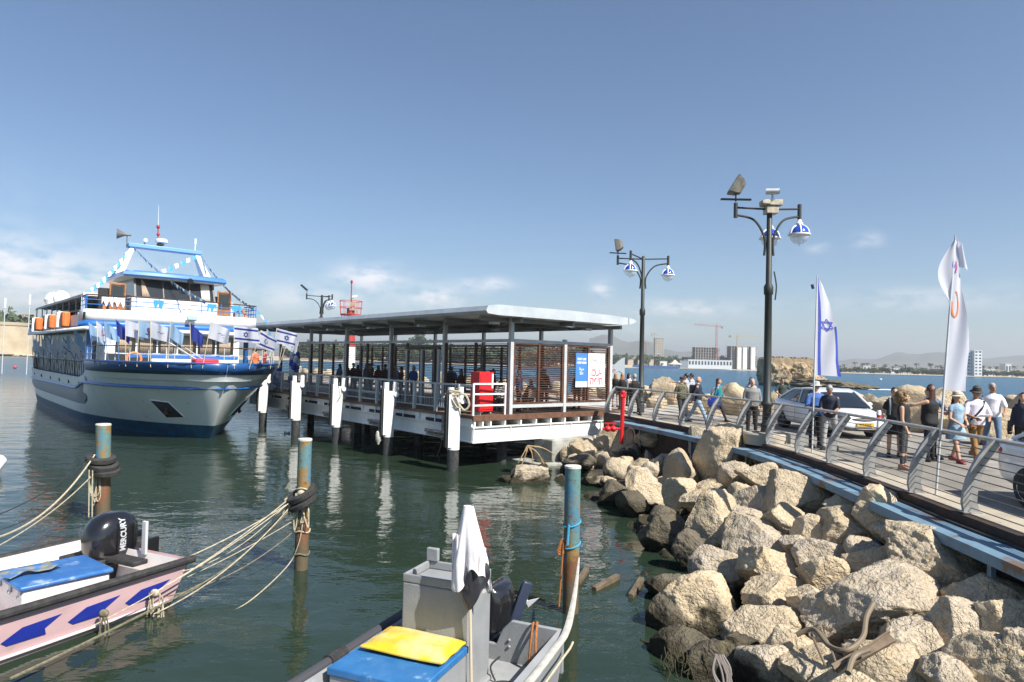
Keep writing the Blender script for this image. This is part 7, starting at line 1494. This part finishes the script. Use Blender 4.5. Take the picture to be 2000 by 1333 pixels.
def lamp(lab, x, yb, xt, yt, arms_, floodang, flood_tilt, base=False, extra=False):
    b = G(x, yb, 1.9); t = P(xt, yt, b.y); H = t.z - 1.9
    o = empty('street_lamp', lab, 'street lamp', (b.x, b.y, 1.9), 0, 'green iron promenade lamps')
    mb = MB(); mb.lathe([(.16, 0), (.165, .35), (.14, .42), (.17, .46), (.17, .52), (.125, .58), (.115, 1.0), (.16, 1.05), (.165, 1.12), (.11, 1.18), (.095, H * .62), (.125, H * .625), (.13, H * .655), (.08, H * .67), (.072, H), (.05, H + .03), (0, H + .03)], n=22); mb.build('pole', iron, o, ang=50)
    for a_, l_, g_ in arms_: armset(o, H - .06, radians(a_), l_, glb=g_)
    a_ = radians(floodang); e = V((cos(a_), sin(a_), 0)) * (arms_[0][1] + .0) + V((0, 0, H + .12))
    mb = MB(); mb.obox(e + V((0, 0, .06)), V((cos(a_ - .4), sin(a_ - .4), .12)) * .42, V((-sin(a_), cos(a_), 0)) * .05, (0, 0, .02)); mb.tube([e, e + V((0, 0, .22))], .02, 6); mb.build('flood_bracket', iron, o)
    ft = Matrix.Rotation(a_ , 3, 'Z') @ Matrix.Rotation(radians(flood_tilt), 3, 'Y'); c = e + V((0, 0, .42)) - V((cos(a_), sin(a_), 0)) * .05
    mb = MB(); mb.loft([[c + ft @ V((x_, y * w_, z * w_)) for y, z in ((-1, -1), (1, -1), (1, 1), (-1, 1))] for x_, w_ in ((.16, .25), (.12, .26), (-.05, .20), (-.16, .13))]); fl_ = mb.build('flood_light', M('flood_grey', (.10, .10, .09), .5, (.2, .18, .15), 8), o)
    mb = MB(); mb.loft([[c + ft @ V((x_, y * .22, z * .22)) for y, z in ((-1, -1), (1, -1), (1, 1), (-1, 1))] for x_ in (.162, .168)]); mb.build('flood_glass', M('flood_glass', (.35, .34, .30), .2), fl_)
    mb = MB()
    for k in range(5): mb.obox(c + ft @ V((-.02 - .03 * k, 0, .0)), ft @ V((.005, 0, 0)), ft @ V((0, .22 - .02 * k, 0)), ft @ V((0, 0, .235 - .022 * k))); 
    mb.build('cooling_fin', MATS['flood_grey'], fl_)
    if base: mb = MB(); mb.lathe([(.62, -.02), (.62, .26), (.58, .30), (0, .30)], n=30); mb.build('concrete_base', conc, o)
    if extra:
        mb = MB(); mb.box(-.22, .3, -.2, .2, H - .02, H + .13); mb.box(-.13, .2, -.16, .16, H - .24, H - .03); mb.box(-.28, -.05, -.24, .05, H - .0, H + .1); mb.build('junction_box', M('box_cream', (.48, .44, .34), .5, (.34, .28, .2), 8), o, bevel=.01)
        mb = MB(); mb.tube([V((-.15, -.12, H + .36)), V((.16, -.28, H + .33))], .085, 14); cm_ = mb.build('security_camera', lgrey, o)
        mb = MB(); mb.tube([V((.155, -.278, H + .33)), V((.165, -.283, H + .33))], .06, 12); mb.build('lens', dark, cm_)
        mb = MB(); mb.tube([V((0, -.2, H + .1)), V((0, -.2, H + .3))], .03, 6); mb.build('camera_bracket', lgrey, o)
        mb = MB(); mb.tube(spl([V((.13, -.05, H * .72)), V((.2, -.05, H * .66)), V((.17, -.05, H * .6))], 5), .02, 5); mb.build('cable', black, o)
    return o
lamp('taller nearer street lamp with a camera box and flood light', 1497, 866, 1506, 402, [(172, .92, False), (8, .90, True), (68, .85, True)], 172, -30, True, True)
lamp('farther street lamp at the end of the railing with two globes', 1251, 806, 1258, 502, [(165, 1.12, False), (5, 1.12, True), (235, 1.3, True)], 165, 8)
# small lamp beyond the shelter roof
q = S(24.5, 10.5, 1.9); tp_ = P(629, 577, q.y); q = V((tp_.x, q.y, 1.9)); H = tp_.z - 1.9
o = empty('street_lamp', 'distant green iron street lamp rising behind the shelter roof', 'street lamp', q, 0, 'green iron promenade lamps')
mb = MB(); mb.lathe([(.16, 0), (.12, 1), (.11, H * .62), (.2, H - 2.1), (.2, H - 1.7), (.09, H - 1.6), (.085, H), (0, H + .02)], n=16); mb.build('pole', iron, o)
armset(o, H - .05, radians(178), 1.15, glb=False); armset(o, H - .05, radians(5), .75); armset(o, H - .05, radians(75), 1.0)
mb = MB(); c = V((-1.15, 0, H + .30)); mb.bar(c + V((-.42, 0, .42)), c + V((.02, 0, .05)), .3, .12, (0, 0, 1)); mb.tube([V((-1.15, 0, H)), V((-1.12, 0, H + .36))], .025, 6); mb.build('flood_light', dkmetal, o)
# ------------------------------------------------------------------ harbour beacon
q = S(30, 14, 1.9); tt = P(687, 548, q.y); q = V((tt.x, q.y, 1.9)); H = tt.z - 1.9; o = empty('harbour_beacon', 'red and white harbour entrance beacon tower behind the shelter roof', 'beacon tower', q); o.scale = (.76, .76, 1)
mb = MB(); mb.lathe([(.7, 0), (.62, H - 5.6)], n=22, mi=1); mb.lathe([(.62, H - 5.6), (.48, H - 4.2), (.42, H - 2.35), (0, H - 2.35)], n=22, mi=0); mb.build('tower', [M('beacon_red', (.42, .035, .03), .45, (.3, .05, .04), 6), whitef], o)
mb = MB(); zf = H - 2.9; mb.lathe([(.3, zf - .05), (1.15, zf - .05), (1.15, zf + .05), (.3, zf + .05)], n=10)
for k in range(5): a = 2 * pi * k / 5; mb.tube([V((.4 * cos(a), .4 * sin(a), zf - 1.0)), V((1.1 * cos(a), 1.1 * sin(a), zf))], .04, 6)
mb.build('gallery_floor', MATS['beacon_red'], o)
mb = MB()
for z in (.6, 1.15): mb.tube([V((1.25 * cos(a), 1.25 * sin(a), zf + z)) for a in [2 * pi * k / 10 for k in range(10)]], .03, 6, closed=True)
for k in range(10): a = 2 * pi * k / 10; mb.tube([V((1.12 * cos(a), 1.12 * sin(a), zf)), V((1.25 * cos(a), 1.25 * sin(a), zf + 1.15))], .03, 6)
mb.build('gallery_railing', M('beacon_pink', (.55, .12, .10), .5), o)
mb = MB(); mb.tube([V((0, 0, H - 2.4)), V((0, 0, H - .2))], .06, 8); mb.ell((0, 0, H - .12), (.14, .14, .16)); mb.build('light_mast', MATS['beacon_red'], o)
mb = MB(); mb.obox((.42, -.1, H - 1.35), (.28, 0, .03), (0, .2, .1), (0, 0, .02)); mb.tube([V((0, 0, H - 1.6)), V((.4, -.1, H - 1.4))], .03, 6); mb.build('solar_panel', lgrey, o)
mb = MB(); mb.box(-.05, .5, -.5, -.1, zf + .35, zf + 1.05); mb.build('control_box', M('box_cream', (.48, .44, .34), .5), o)
# ------------------------------------------------------------------ feather flags
def feather(lab, x, yb, xt, yt, outl, kind):
    b = G(x, yb, 1.95); t = P(xt, yt, b.y + .05); ht = t.z - 1.95; o = empty('feather_flag', lab, 'feather flag', (b.x, b.y, 1.95), 0, 'feather flags at the railing')
    def pole(s): return V((0, 0, 0)).lerp(V((t.x - b.x, .05, ht)), s)
    mb = MB(); mb.tube([pole(0), pole(.5), pole(1)], [.02, .018, .012], 8); mb.build('flag_pole', lgrey, o)
    # outline: (v along the pole from the top 0..1, u width in metres)
    k0, k1 = outl['s0'], outl['s1']
    def wdt(v):
        w_ = outl['w']
        for a, c in zip(w_, w_[1:]):
            if a[0] <= v <= c[0]: q = (v - a[0]) / (c[0] - a[0]); return a[1] + (c[1] - a[1]) * q
    def Fn(u, v, o_=0):
        p = pole(k1 + (k0 - k1) * v); w_ = wdt(v)
        return p + V((u * w_ + .012, .04 * u * sin(v * 5 + 1) + .025 * sin(u * 6 + v * 9) * u * (1 + v) + o_, -.02 * u))
    mb = MB(); nu, nv = 16, 50
    mb.grid(lambda u, v: Fn(u, v), nu, nv)
    def strip(fa, fb, mi, n=50, v0=0, v1=1):
        for s in (-.008, .008):
            mb.grid(lambda u, v: Fn(fa(v0 + (v1 - v0) * v) + (fb(v0 + (v1 - v0) * v) - fa(v0 + (v1 - v0) * v)) * u, v0 + (v1 - v0) * v, s), 3, n, mi)
    def line(pts, wd, mi):
        for s in (-.01, .01):
            for a, c in zip(pts, pts[1:]):
                a, c = V((*a, 0)), V((*c, 0)); d = c - a; asp = (k1 - k0) * ht / wdt(a.y); n = V((-d.y * asp, d.x / asp, 0)); n = n / max(1e-6, sqrt((n.x) ** 2 + (n.y * asp) ** 2)) * wd
                q = [a + n, c + n, c - n, a - n]; mb.add([Fn(p.x, p.y, s) for p in q], [(0, 1, 2, 3)], mi)
    if kind == 'il':
        strip(lambda v: .10 + .02 * v, lambda v: .27 - .05 * v, 2); strip(lambda v: .92 - .10 * max(0, v - .6), lambda v: 1.0, 2, v0=.50)
        L_ = .155; cx, cy = .56, .49; asp = 3.6 * .85 / 1
        wv = wdt(cy); hv = (k1 - k0) * ht
        for s in (1, -1):
            line([(cx + L_ * sin(a) / wv * s, cy - L_ * cos(a) / hv * s) for a in (0, 2 * pi / 3, 4 * pi / 3, 2 * pi)], .020, 2)
    else:
        hv = (k1 - k0) * ht; mm = [(.62, .14), (.3, .16), (-.1, .17), (-.25, .15)]
        line([(.30 + .26 * cos(a), .44 + .085 * sin(a)) for a in [-1.5 + i * .4 for i in range(13)]], .05, 4)
        line([(-.05 + .16 * cos(a), .18 + .03 * sin(a)) for a in [i * .5 for i in range(10)]], .04, 2); line([(.22, .16), (.35, .20), (.2, .24)], .05, 3)
    mb.build('flag_cloth', [outl['m'], fl_lb, M('flag_stripe_blue', (.035, .07, .45), .7), fl_pk, M('flag_orange', (.75, .20, .05), .7)], o, ang=80)
    if kind != 'il':
        mb = MB(); mb.grid(lambda u, v: pole(.99 - .26 * v) + V((-(.02 + .24 * sin(pi * min(1, v * 1.05)) ** 1.2) * u, -.02 * sin(u * 5 + v * 4), -.06 * u)), 10, 14); mb.build('flag_cloth', outl['m'], o, ang=80)
        mb = MB(); mb.grid(lambda u, v: pole(.99 - .10 * v) + V((.20 * u * (.5 + v * .7), .05 * sin(u * 6), -.12 * u)), 8, 8); mb.build('flag_cloth', outl['m'], o, ang=80)
    return o
fw_ = M('feather_white', (.76, .77, .84), .75); tr_ = fw_.node_tree; bs_ = tr_.nodes['Principled BSDF']; bs_.inputs['Transmission Weight'].default_value = 0
b_ = tr_.nodes.new('ShaderNodeBsdfTranslucent'); b_.inputs[0].default_value = (.7, .71, .8, 1); mxs = tr_.nodes.new('ShaderNodeMixShader'); mxs.inputs[0].default_value = .45
tr_.links.new(bs_.outputs[0], mxs.inputs[1]); tr_.links.new(b_.outputs[0], mxs.inputs[2]); tr_.links.new(mxs.outputs[0], tr_.nodes['Material Output'].inputs[0])
feather('white feather flag with blue stripes and star, left of the two tall flags', 1586, 885, 1596, 538, dict(s0=.435, s1=.995, w=[(0, .02), (.08, .15), (.25, .33), (.45, .46), (.65, .50), (.85, .56), (1, .66)], m=fw_), 'il')
feather('taller white feather flag with orange ring emblem, right of the two tall flags', 1828, 966, 1866, 460, dict(s0=.40, s1=.995, w=[(0, .02), (.06, .14), (.14, .13), (.3, .17), (.5, .25), (.75, .34), (1, .37)], m=fw_), 'x')
mb = MB(); p = P(1590, 560, G(1586, 885, 1.95).y); mb.tube([p + V((-.05, 0, .05)), p + V((-.02, 0, -.06))], .035, 8); tag(mb.build('small_bag', M('navy_ribbon', (.02, .02, .12), .6)), 'small navy ribbon knot near the top of the star feather flag', 'ribbon')
# striped bollards
for x, yb, yt, lab in [(1972, 872, 809, 'white round bollard with two red bands at the right beyond the road'), (1716, 866, 802, 'short white bollard with a red band beside the white saloon nose')]:
    b = G(x, yb, 1.9); t = P(x, yt, b.y); H = t.z - 1.9; o = empty('striped_bollard', lab, 'bollard', (b.x, b.y, 1.9), 0, 'red and white bollards'); r = .11 if x > 1900 else .06
    mb = MB(); mb.lathe([(r, 0), (r, H - .03), (r * .8, H), (0, H)], n=20); mb.build('post', whitef, o)
    for z in (.36, .78): mb = MB(); mb.lathe([(r + .003, H * z), (r + .003, H * z + .08)], n=20); mb.build('red_band', red, o)
b = G(1460, 860, 1.9); mb = MB(); mb.box(-.25, .2, -.2, .2, 0, .25); mb.box(-.5, -.28, -.15, .15, 0, .22); o = mb.build('white_box', white, bevel=.02); o.location = b; tag(o, 'small whitish box on the kerb left of the lamp base', 'box')
# ------------------------------------------------------------------ far shore buildings
def fb(lab, x0, x1, yt, yb, Y, mat, name='building', floors=0, cols=0, depth=None, wm=None, cat='building', grp=None, z0=None, frame=False, roofd=None, turn=0):
    a = P(x0, yb, Y); b = P(x1, yb, Y); t = P((x0 + x1) / 2, yt, Y); zb = 1.0 if z0 is None else z0; W = b.x - a.x; H = t.z - zb; D = depth or W * .7
    o = empty(name, lab, cat, ((a.x + b.x) / 2, Y, zb), turn, grp)
    mb = MB()
    if frame:      # bare concrete frame: floor slabs, columns, dark interior
        mb.box(-W * .46, W * .46, .08 * D, D * .95, 0, H, 1)
        for k in range(floors + 1): z = H * k / floors; mb.box(-W / 2, W / 2, 0, D, z - .25, z + .25)
        for k in range(cols + 1): x = -W / 2 + W * k / cols; mb.box(x - .35, x + .35, .02, .7, 0, H)
        mb.build('frame', [mat, M('unlit_floors', (.09, .085, .08), .9)], o, smooth=False)
    else:
        mb.box(-W / 2, W / 2, 0, D, 0, H); mb.box(-W / 2 - .2, W / 2 + .2, -.2, D + .2, H + .01, H + .5); mb.build('wall', mat, o, smooth=False)
        if floors and cols:
            for i in range(floors):
                mb = MB()
                for j in range(cols): x = -W / 2 + W * (j + .5) / cols; z = H * (i + .45) / floors; mb.box(x - W / cols * .28, x + W / cols * .28, -.12, -.02, z, z + H / floors * .42)
                mb.build('window_row', wm or M('far_window', (.06, .08, .10), .3), o, smooth=False)
    return o
fc = M('far_cream', (.50, .45, .37), .8, (.42, .38, .31), .15); fw2 = M('far_white', (.68, .68, .66), .7); fg = M('far_concrete', (.36, .34, .31), .85, (.28, .27, .25), .2); fbg = M('far_beige', (.46, .40, .31), .85); fst = M('old_stone', (.44, .36, .24), .9, (.34, .27, .17), .12, bump=.15, bs=.5)
tw_ = fb('tall cream apartment tower right of the far lamp post', 1279, 1296, 661, 712, 900, fc, floors=13, cols=4)
fb('low tan block in front of the cream tower', 1284, 1304, 699, 714, 880, fbg); fb('pale low house left of the cream tower', 1227, 1243, 697, 712, 880, fbg)
fb('unfinished concrete tower with a red crane', 1358, 1404, 679, 716, 850, fg, floors=8, cols=9, frame=True)
fb('unfinished tower with white stair shafts, right of the other one', 1428, 1478, 677, 718, 840, fg, floors=10, cols=9, frame=True)
for x in (1444, 1455, 1471): fb('white shaft of the unfinished tower', x - 4, x + 4, 679, 718, 836, fw2, name='stair_shaft', depth=4)
for i, o in enumerate([o for o in bpy.data.objects if o.name.startswith('stair_shaft')]): o['label'] = ['left', 'middle', 'right'][i] + ' white stair shaft on the face of the right unfinished tower'
fb('long low white beach building below the towers', 1344, 1430, 704, 716, 800, fw2, floors=1, cols=14, depth=20); fb('grey shed left of the long white beach building', 1328, 1344, 705, 716, 800, M('far_grey', (.25, .28, .31), .7))
fb('white hotel slab behind the right feather flag', 1866, 1901, 688, 734, 640, fw2, floors=7, cols=6, depth=14); fb('taller white hotel wing right of the hotel slab', 1903, 1918, 686, 734, 636, fw2, floors=8, cols=2, depth=14)
rn = random.Random(21); rows = [(1655, 1685, 719, 'row of tan beach arches'), (1686, 1700, 716, 'white house with flat roof'), (1703, 1736, 719, 'long cream wall building'), (1740, 1758, 721, 'white cottage with pink fence'), (1760, 1800, 722, 'long white low building'), (1802, 1838, 722, 'pale low hall'), (1922, 1944, 722, 'white bungalow'), (1946, 1962, 724, 'cream bungalow'), (1964, 1975, 712, 'white water tower block'), (1978, 2000, 724, 'pale house at the right edge'), (1640, 1654, 721, 'small tan kiosk'), (1845, 1862, 723, 'low beige shed')]
for x0, x1, yt, lab in rows: fb(lab + ' on the far beach', x0, x1, yt, 730, 660, fw2 if 'white' in lab else fbg, depth=8, floors=1, cols=max(2, int((x1 - x0) / 5)), grp='low buildings on the far beach')
for i in range(10):
    x = 1100 + i * 21; fb('small pale house in the trees, far shore, number %d from the left' % (i + 1), x, x + rn.uniform(7, 14), 706 + rn.uniform(-3, 2), 716, 860, fw2 if i % 2 else fbg, depth=8, grp='houses in the trees')
for i, (x, w_, y) in enumerate([(700, 22, 690), (745, 30, 688), (800, 18, 690), (860, 34, 688), (905, 26, 692), (950, 22, 694), (1000, 40, 694), (1050, 30, 690)]):
    fb('pale low house on the wooded shore behind the shelter, number %d from the left' % (i + 1), x, x + w_, y, 703, 640, fw2 if i % 3 else fbg, depth=10, floors=1, cols=4, grp='houses behind the shelter')
# cranes
cr = M('crane_red', (.40, .12, .09), .6); cy = M('crane_yellow', (.45, .36, .15), .6)
def crane(lab, x, yt, yb, Y, xl, xr, m, dy=0):
    b = P(x, yb, Y); t = P(x, yt, Y); l = P(xl, yt + 2, Y).x - b.x; r = P(xr, yt + 2, Y).x - b.x; H = t.z - 1; o = empty('tower_crane', lab, 'crane', (b.x, Y, 1)); zj = H - 4
    def lat(mb, p, q, w_, n):
        p, q = V(p), V(q)
        up_ = V((0, 0, 1)) if abs((q - p).normalized().z) < .5 else V((1, 0, 0))
        s_ = (q - p).cross(up_).normalized() * w_; u_ = up_ * w_
        for c in (s_ + u_, s_ - u_, -s_ + u_, -s_ - u_): mb.bar(p + c, q + c, .25, .25)
        for k in range(n): a = p.lerp(q, k / n); b2 = p.lerp(q, (k + 1) / n); sg = 1 if k % 2 else -1; mb.bar(a + u_ * sg - s_, b2 - u_ * sg - s_, .16, .16)
    mb = MB(); lat(mb, (0, 0, 0), (0, 0, zj), .8, 24); mb.build('mast', m, o, smooth=False)
    mb = MB(); lat(mb, (l, 0, zj + dy), (r, 0, zj), .6, 20); mb.bar((0, 0, zj), (0, 0, H), .5, .5); mb.bar((0, 0, H), (l * .8, 0, zj + dy + .5), .12, .12); mb.bar((0, 0, H), (r * .8, 0, zj + .5), .12, .12); mb.build('jib', m, o, smooth=False)
    mb = MB(); e = r if abs(r) < abs(l) else l; mb.box(min(e, e * .75), max(e, e * .75), -1, 1, zj - 2.2, zj + .2); mb.build('counterweight', M('crane_weight', (.25, .22, .2), .8), o)
crane('red and white tower crane over the left unfinished tower', 1399, 632, 680, 848, 1356, 1412, cr, 2.0); crane('yellowish tower crane over the right unfinished tower', 1440, 650, 680, 838, 1424, 1482, cy); crane('thin distant crane left of the cream tower', 1277, 650, 700, 1200, 1272, 1286, cy, 3)
crane('thin distant crane beside the far lamp post', 1261, 668, 708, 1100, 1255, 1270, cr, 2)
# old town, left edge
fb('round stone bastion tower at the left edge', -40, 44, 648, 697, 400, fst, depth=25, cat='fort')
q = P(12, 690, 398); mb = MB(); tp2 = P(12, 627, 398); mb.lathe([(20, 0), (17, 6), (14.5, tp2.z - 4), (15, tp2.z - 3.8), (15, tp2.z - 2), (0, tp2.z - 2)], (q.x - 1.5, 400, 1), 40); tag(mb.build('bastion', fst, ang=40), 'massive round sandstone bastion on the shore at the left edge', 'fort')
fb('cream stepped apartment block behind the bastion', 20, 45, 618, 690, 480, fc, floors=7, cols=5); fb('taller cream apartment block behind the old town', 33, 56, 614, 690, 485, fc, floors=7, cols=4); fb('low sandstone quay house right of the bastion', 26, 60, 651, 692, 410, fst, floors=1, cols=4, depth=12)
mb = MB(); rn = random.Random(8)
mb2 = [P(x, 694, 392) for x in range(-60, 75, 4)]
for i, p in enumerate(mb2):
    o = link('shore_rock', bkm[i % 5]); o.location = (p.x, 385 + rn.uniform(0, 6), .4); s = rn.uniform(1.6, 3); o.scale = (s, s, s * .7); o.rotation_euler.z = rn.random() * 6; tag(o, 'shore rock at the foot of the old bastion', 'rock', 'shore rocks below the bastion')
for x, yt, lab in ((5, 583, 'thin white navigation pole at the extreme left'), (53, 576, 'second thin white navigation pole, nearer the ferry stern')):
    b = P(x, 700, 110); t = P(x, yt, 110); o = empty('navigation_pole', lab, 'pole', (b.x, 110, 0), 0, 'white navigation poles'); mb = MB(); mb.tube([V((0, 0, -1)), V((0, 0, t.z - 1.4))], .07, 8); mb.build('pole', lgrey, o); mb = MB(); mb.tube([V((0, 0, t.z - 1.6)), V((0, 0, t.z))], .17, 10); mb.build('white_top', whitef, o)
# ------------------------------------------------------------------ sea fort ruin and reef
rf = M('ruin_stone', (.42, .33, .20), .9, (.30, .22, .13), .5, bump=.3, bs=1.3, col3=(.14, .10, .07), s3=.6, lo3=.55, hi3=.62); YR = 150
def rx(x): return P(x, 730, YR).x
ru = empty('ruined_sea_fort', 'ruined sandstone sea fort on a rocky reef, cut by the big lamp post', 'ruin', (0, 0, 0))
wl = M('ruin_wall_blocks', (.38, .29, .18), .9, (.25, .19, .12), 1.2, bump=.12, bs=2.5)
T7 = P(1550, 700, YR).z; T12 = P(1550, 711, YR).z
for i, (x0, x1, t, b_, dp) in enumerate([(1494, 1530, T7 + .1, -.6, 8), (1518, 1560, T12 + .6, -.4, 9), (1545, 1590, T12 + .5, -.2, 9), (1572, 1606, T12 + .2, -.2, 8), (1500, 1545, T12 - .6, -1.5, 11), (1560, 1625, 2.9, -1.5, 12)]):
    me = rock_mesh(310 + i, 5, (rx(x1) - rx(x0), dp, t - b_), Matrix.Identity(3), rf, cuts=7, rough=1.9); o = link('broken_masonry', me, ru); o.location = ((rx(x0) + rx(x1)) / 2, YR + 4 - (2.5 if i > 3 else 0), (t + b_) / 2)
for x0, x1, dy, tt_ in ((1504, 1548, 1.4, T7), (1548.5, 1602, 2.4, T7 - .05)):
    mb = MB(); mb.box(rx(x0), rx(x1), YR + dy, YR + 7, 3.2, tt_)
    for k in range(7): mb.box(rx(x0) + k * (rx(x1) - rx(x0)) / 7, rx(x0) + (k + .55) * (rx(x1) - rx(x0)) / 7, YR + dy + .3, YR + 6, tt_ + .01, tt_ + .12 + .12 * (k % 3))
    mb.build('wall', wl, ru, bevel=.12)
reef = M('reef_rock', (.16, .13, .085), .95, (.09, .075, .045), .5, bump=.25, bs=1.2)
for i, (x0, x1, z) in enumerate([(1515, 1640, 2.6), (1590, 1675, 1.9), (1640, 1700, 1.0)]):
    me = rock_mesh(330 + i, 5, (rx(x1) - rx(x0), 10, z), Matrix.Identity(3), reef, cuts=4, rough=3); o = link('reef', me, ru); o.location = ((rx(x0) + rx(x1)) / 2, YR - 7 + i * 1.5, z * .22)
mb = MB(); rn = random.Random(2)
for k in range(40): x = rx(1655 + 50 * rn.random()); mb.ell((x, YR - 9 + rn.uniform(-2, 3), .02), (rn.uniform(.3, .9), rn.uniform(.2, .5), .07), 8, 4)
tag(mb.build('surf_foam', M('foam_white', (.7, .72, .74), .8)), kind='stuff', label='thin line of white surf along the reef tip')
q = G(1720, 743, .1); mb = MB(); mb.ell(q + V((0, 0, .3)), (.5, .4, .35)); tag(mb.build('white_float', whitef), 'tiny white float on the open sea right of the reef', 'float')
# ------------------------------------------------------------------ trees on the far shore
leafd = M('far_foliage', (.045, .07, .028), .9, (.085, .11, .045), .5, lo=.35, hi=.65); palm = M('palm_leaf', (.05, .065, .03), .9); tkm = M('palm_trunk', (.16, .12, .08), .9)
def crown_mesh(seed, n, R, H, leaf):
    rn = random.Random(seed); mb = MB(); cl_ = [(V((rn.gauss(0, .45) * R, rn.gauss(0, .45) * R, rn.uniform(.15, .9) * H)), rn.uniform(.22, .42) * R) for _ in range(12)]
    for _ in range(n):
        c, r = rn.choice(cl_); d = V((rn.gauss(0, 1), rn.gauss(0, 1), rn.gauss(0, .8))).normalized(); p = c + d * r * rn.uniform(.6, 1.1); a = V((rn.gauss(0, 1), rn.gauss(0, 1), rn.gauss(0, .6))).normalized() * leaf; b = a.cross(d).normalized() * leaf * .8
        mb.add([p - a, p + b, p + a, p - b], [(0, 1, 2, 3)])
    return mb.mesh('crown', leafd, smooth=False)
CR = [crown_mesh(s, 420, 1.0, 1.0, .13) for s in range(5)]
def palm_mesh(seed):
    rn = random.Random(seed); mb = MB()
    for k in range(22):
        a = rn.uniform(0, 6.28); up_ = rn.uniform(-.3, 1.0); L_ = rn.uniform(1.8, 2.4); pts = [V((cos(a) * L_ * t, sin(a) * L_ * t, up_ * L_ * t * .8 - 1.3 * t * t)) for t in (0, .25, .5, .75, 1)]; s = V((-sin(a), cos(a), 0))
        for p, q in zip(pts, pts[1:]): mb.add([p + s * .22, q + s * .18, q - s * .18 - V((0, 0, .1)), p - s * .22 - V((0, 0, .1))], [(0, 1, 2, 3)])
    return mb.mesh('crown', palm, smooth=False)
PM = [palm_mesh(s) for s in range(3)]
mb = MB(); mb.tube([V((0, 0, 0)), V((.1, 0, .5)), V((.0, 0, 1))], [.06, .045, .04], 6); TK = mb.mesh('trunk', tkm)
def tree(x, yb, yt, Y, kind, lab, grp, w_=1.0):
    b = P(x, yb, Y); t = P(x, yt, Y); zb = 1.2; H = max(2.5, t.z - zb); o = empty('palm_tree' if kind == 'p' else 'tree', lab, 'palm' if kind == 'p' else 'tree', (b.x, Y + random.uniform(-4, 6), zb), random.random() * 6, grp)
    tk = link('trunk', TK, o)
    if kind == 'p': tk.scale = (6, 6, H - 1); c = link('crown', PM[random.randrange(3)], o); c.location.z = H - 1.2; k = .55 + H * .07; c.scale = (k, k, k)
    else: tk.scale = (6, 6, H * .5); c = link('crown', CR[random.randrange(5)], o); c.location.z = H * .12; c.scale = (H * .75 * w_, H * .75 * w_, H * .85)
random.seed(5)
for i in range(46): x = 1645 + i * 7.9 + random.uniform(-3, 3); tree(x, 727, random.uniform(705, 716) + (x - 1650) * .02, 690, 'p', 'palm in the row along the far right beach', 'palms along the far right beach')
for i in range(52): x = 1640 + i * 7.2 + random.uniform(-4, 4); tree(x, 727, random.uniform(716, 723) + (x - 1650) * .022, 648, 't', 'low bushy tree among the far right beach houses', 'trees on the far right beach', 1.3)
for i in range(44): x = 1140 + i * 8 + random.uniform(-3, 3); tree(x, 714, random.uniform(694, 704) + (x - 1290) * .02, 870, 'p' if i % 3 == 0 else 't', 'tree of the far beach park below the towers', 'trees of the far beach park', 1.0)
for i in range(110): x = 560 + i * 5.4 + random.uniform(-3, 3); row = i % 2; tree(x, 703, random.uniform(672, 688) + (x - 800) * .018 + row * 7, 660 - row * 30, 't', 'tree of the wooded shore behind the shelter', 'trees of the wooded shore', 1.1)
tree(816, 703, 653, 640, 't', 'taller round topped tree above the wooded shore behind the shelter', 'trees of the wooded shore', .7)
for x, yt in ((31, 616), (60, 622), (55, 640), (-10, 620), (42, 640)): tree(x, 660, yt, 455, 't', {31: 'dark tree behind the old bastion roof', 60: 'tall dark tree beside the ferry stern', 55: 'bushy tree right of the cream blocks', -10: 'tree cut by the left picture edge', 42: 'round tree in front of the cream blocks'}[x], 'old town trees', .8)
q = P(1318, 716, 790); mb = MB(); mb.lathe([(9, 4), (4, 6), (.3, 9.5), (0, 9.6)], (q.x, 790, 1), 8); 
for k in range(6): a = k; mb.tube([V((q.x + 7 * cos(a), 790 + 7 * sin(a), 0)), V((q.x + 7 * cos(a), 790 + 7 * sin(a), 5.2))], .2, 5)
tag(mb.build('beach_tent', M('tent_cream', (.6, .55, .45), .8)), 'cream peaked beach tent left of the long white building', 'tent')
mb = MB(); a = P(1236, 716, 780); b = P(1326, 718, 780); mb.bar((a.x, 780, 1.6), (b.x, 780, 1.6), 3, 3); tag(mb.build('blue_fence', M('far_blue', (.04, .10, .25), .7)), 'long blue fence along the far beach below the towers', 'fence')
# ------------------------------------------------------------------ sea air
hz_ = bpy.data.materials.new('sea_air'); hz_.use_nodes = True; t = hz_.node_tree; t.nodes.clear(); v_ = t.nodes.new('ShaderNodeVolumePrincipled'); v_.inputs['Color'].default_value = (.82, .86, .92, 1); v_.inputs['Density'].default_value = 1 / 3600; v_.inputs['Anisotropy'].default_value = .25
t.links.new(v_.outputs[0], t.nodes.new('ShaderNodeOutputMaterial').inputs['Volume'])
USE_HAZE = True
if USE_HAZE:
    mb = MB(); mb.box(-8800, 8800, -55, 9000, -10.5, 170); tag(mb.build('haze', hz_, smooth=False), kind='stuff')
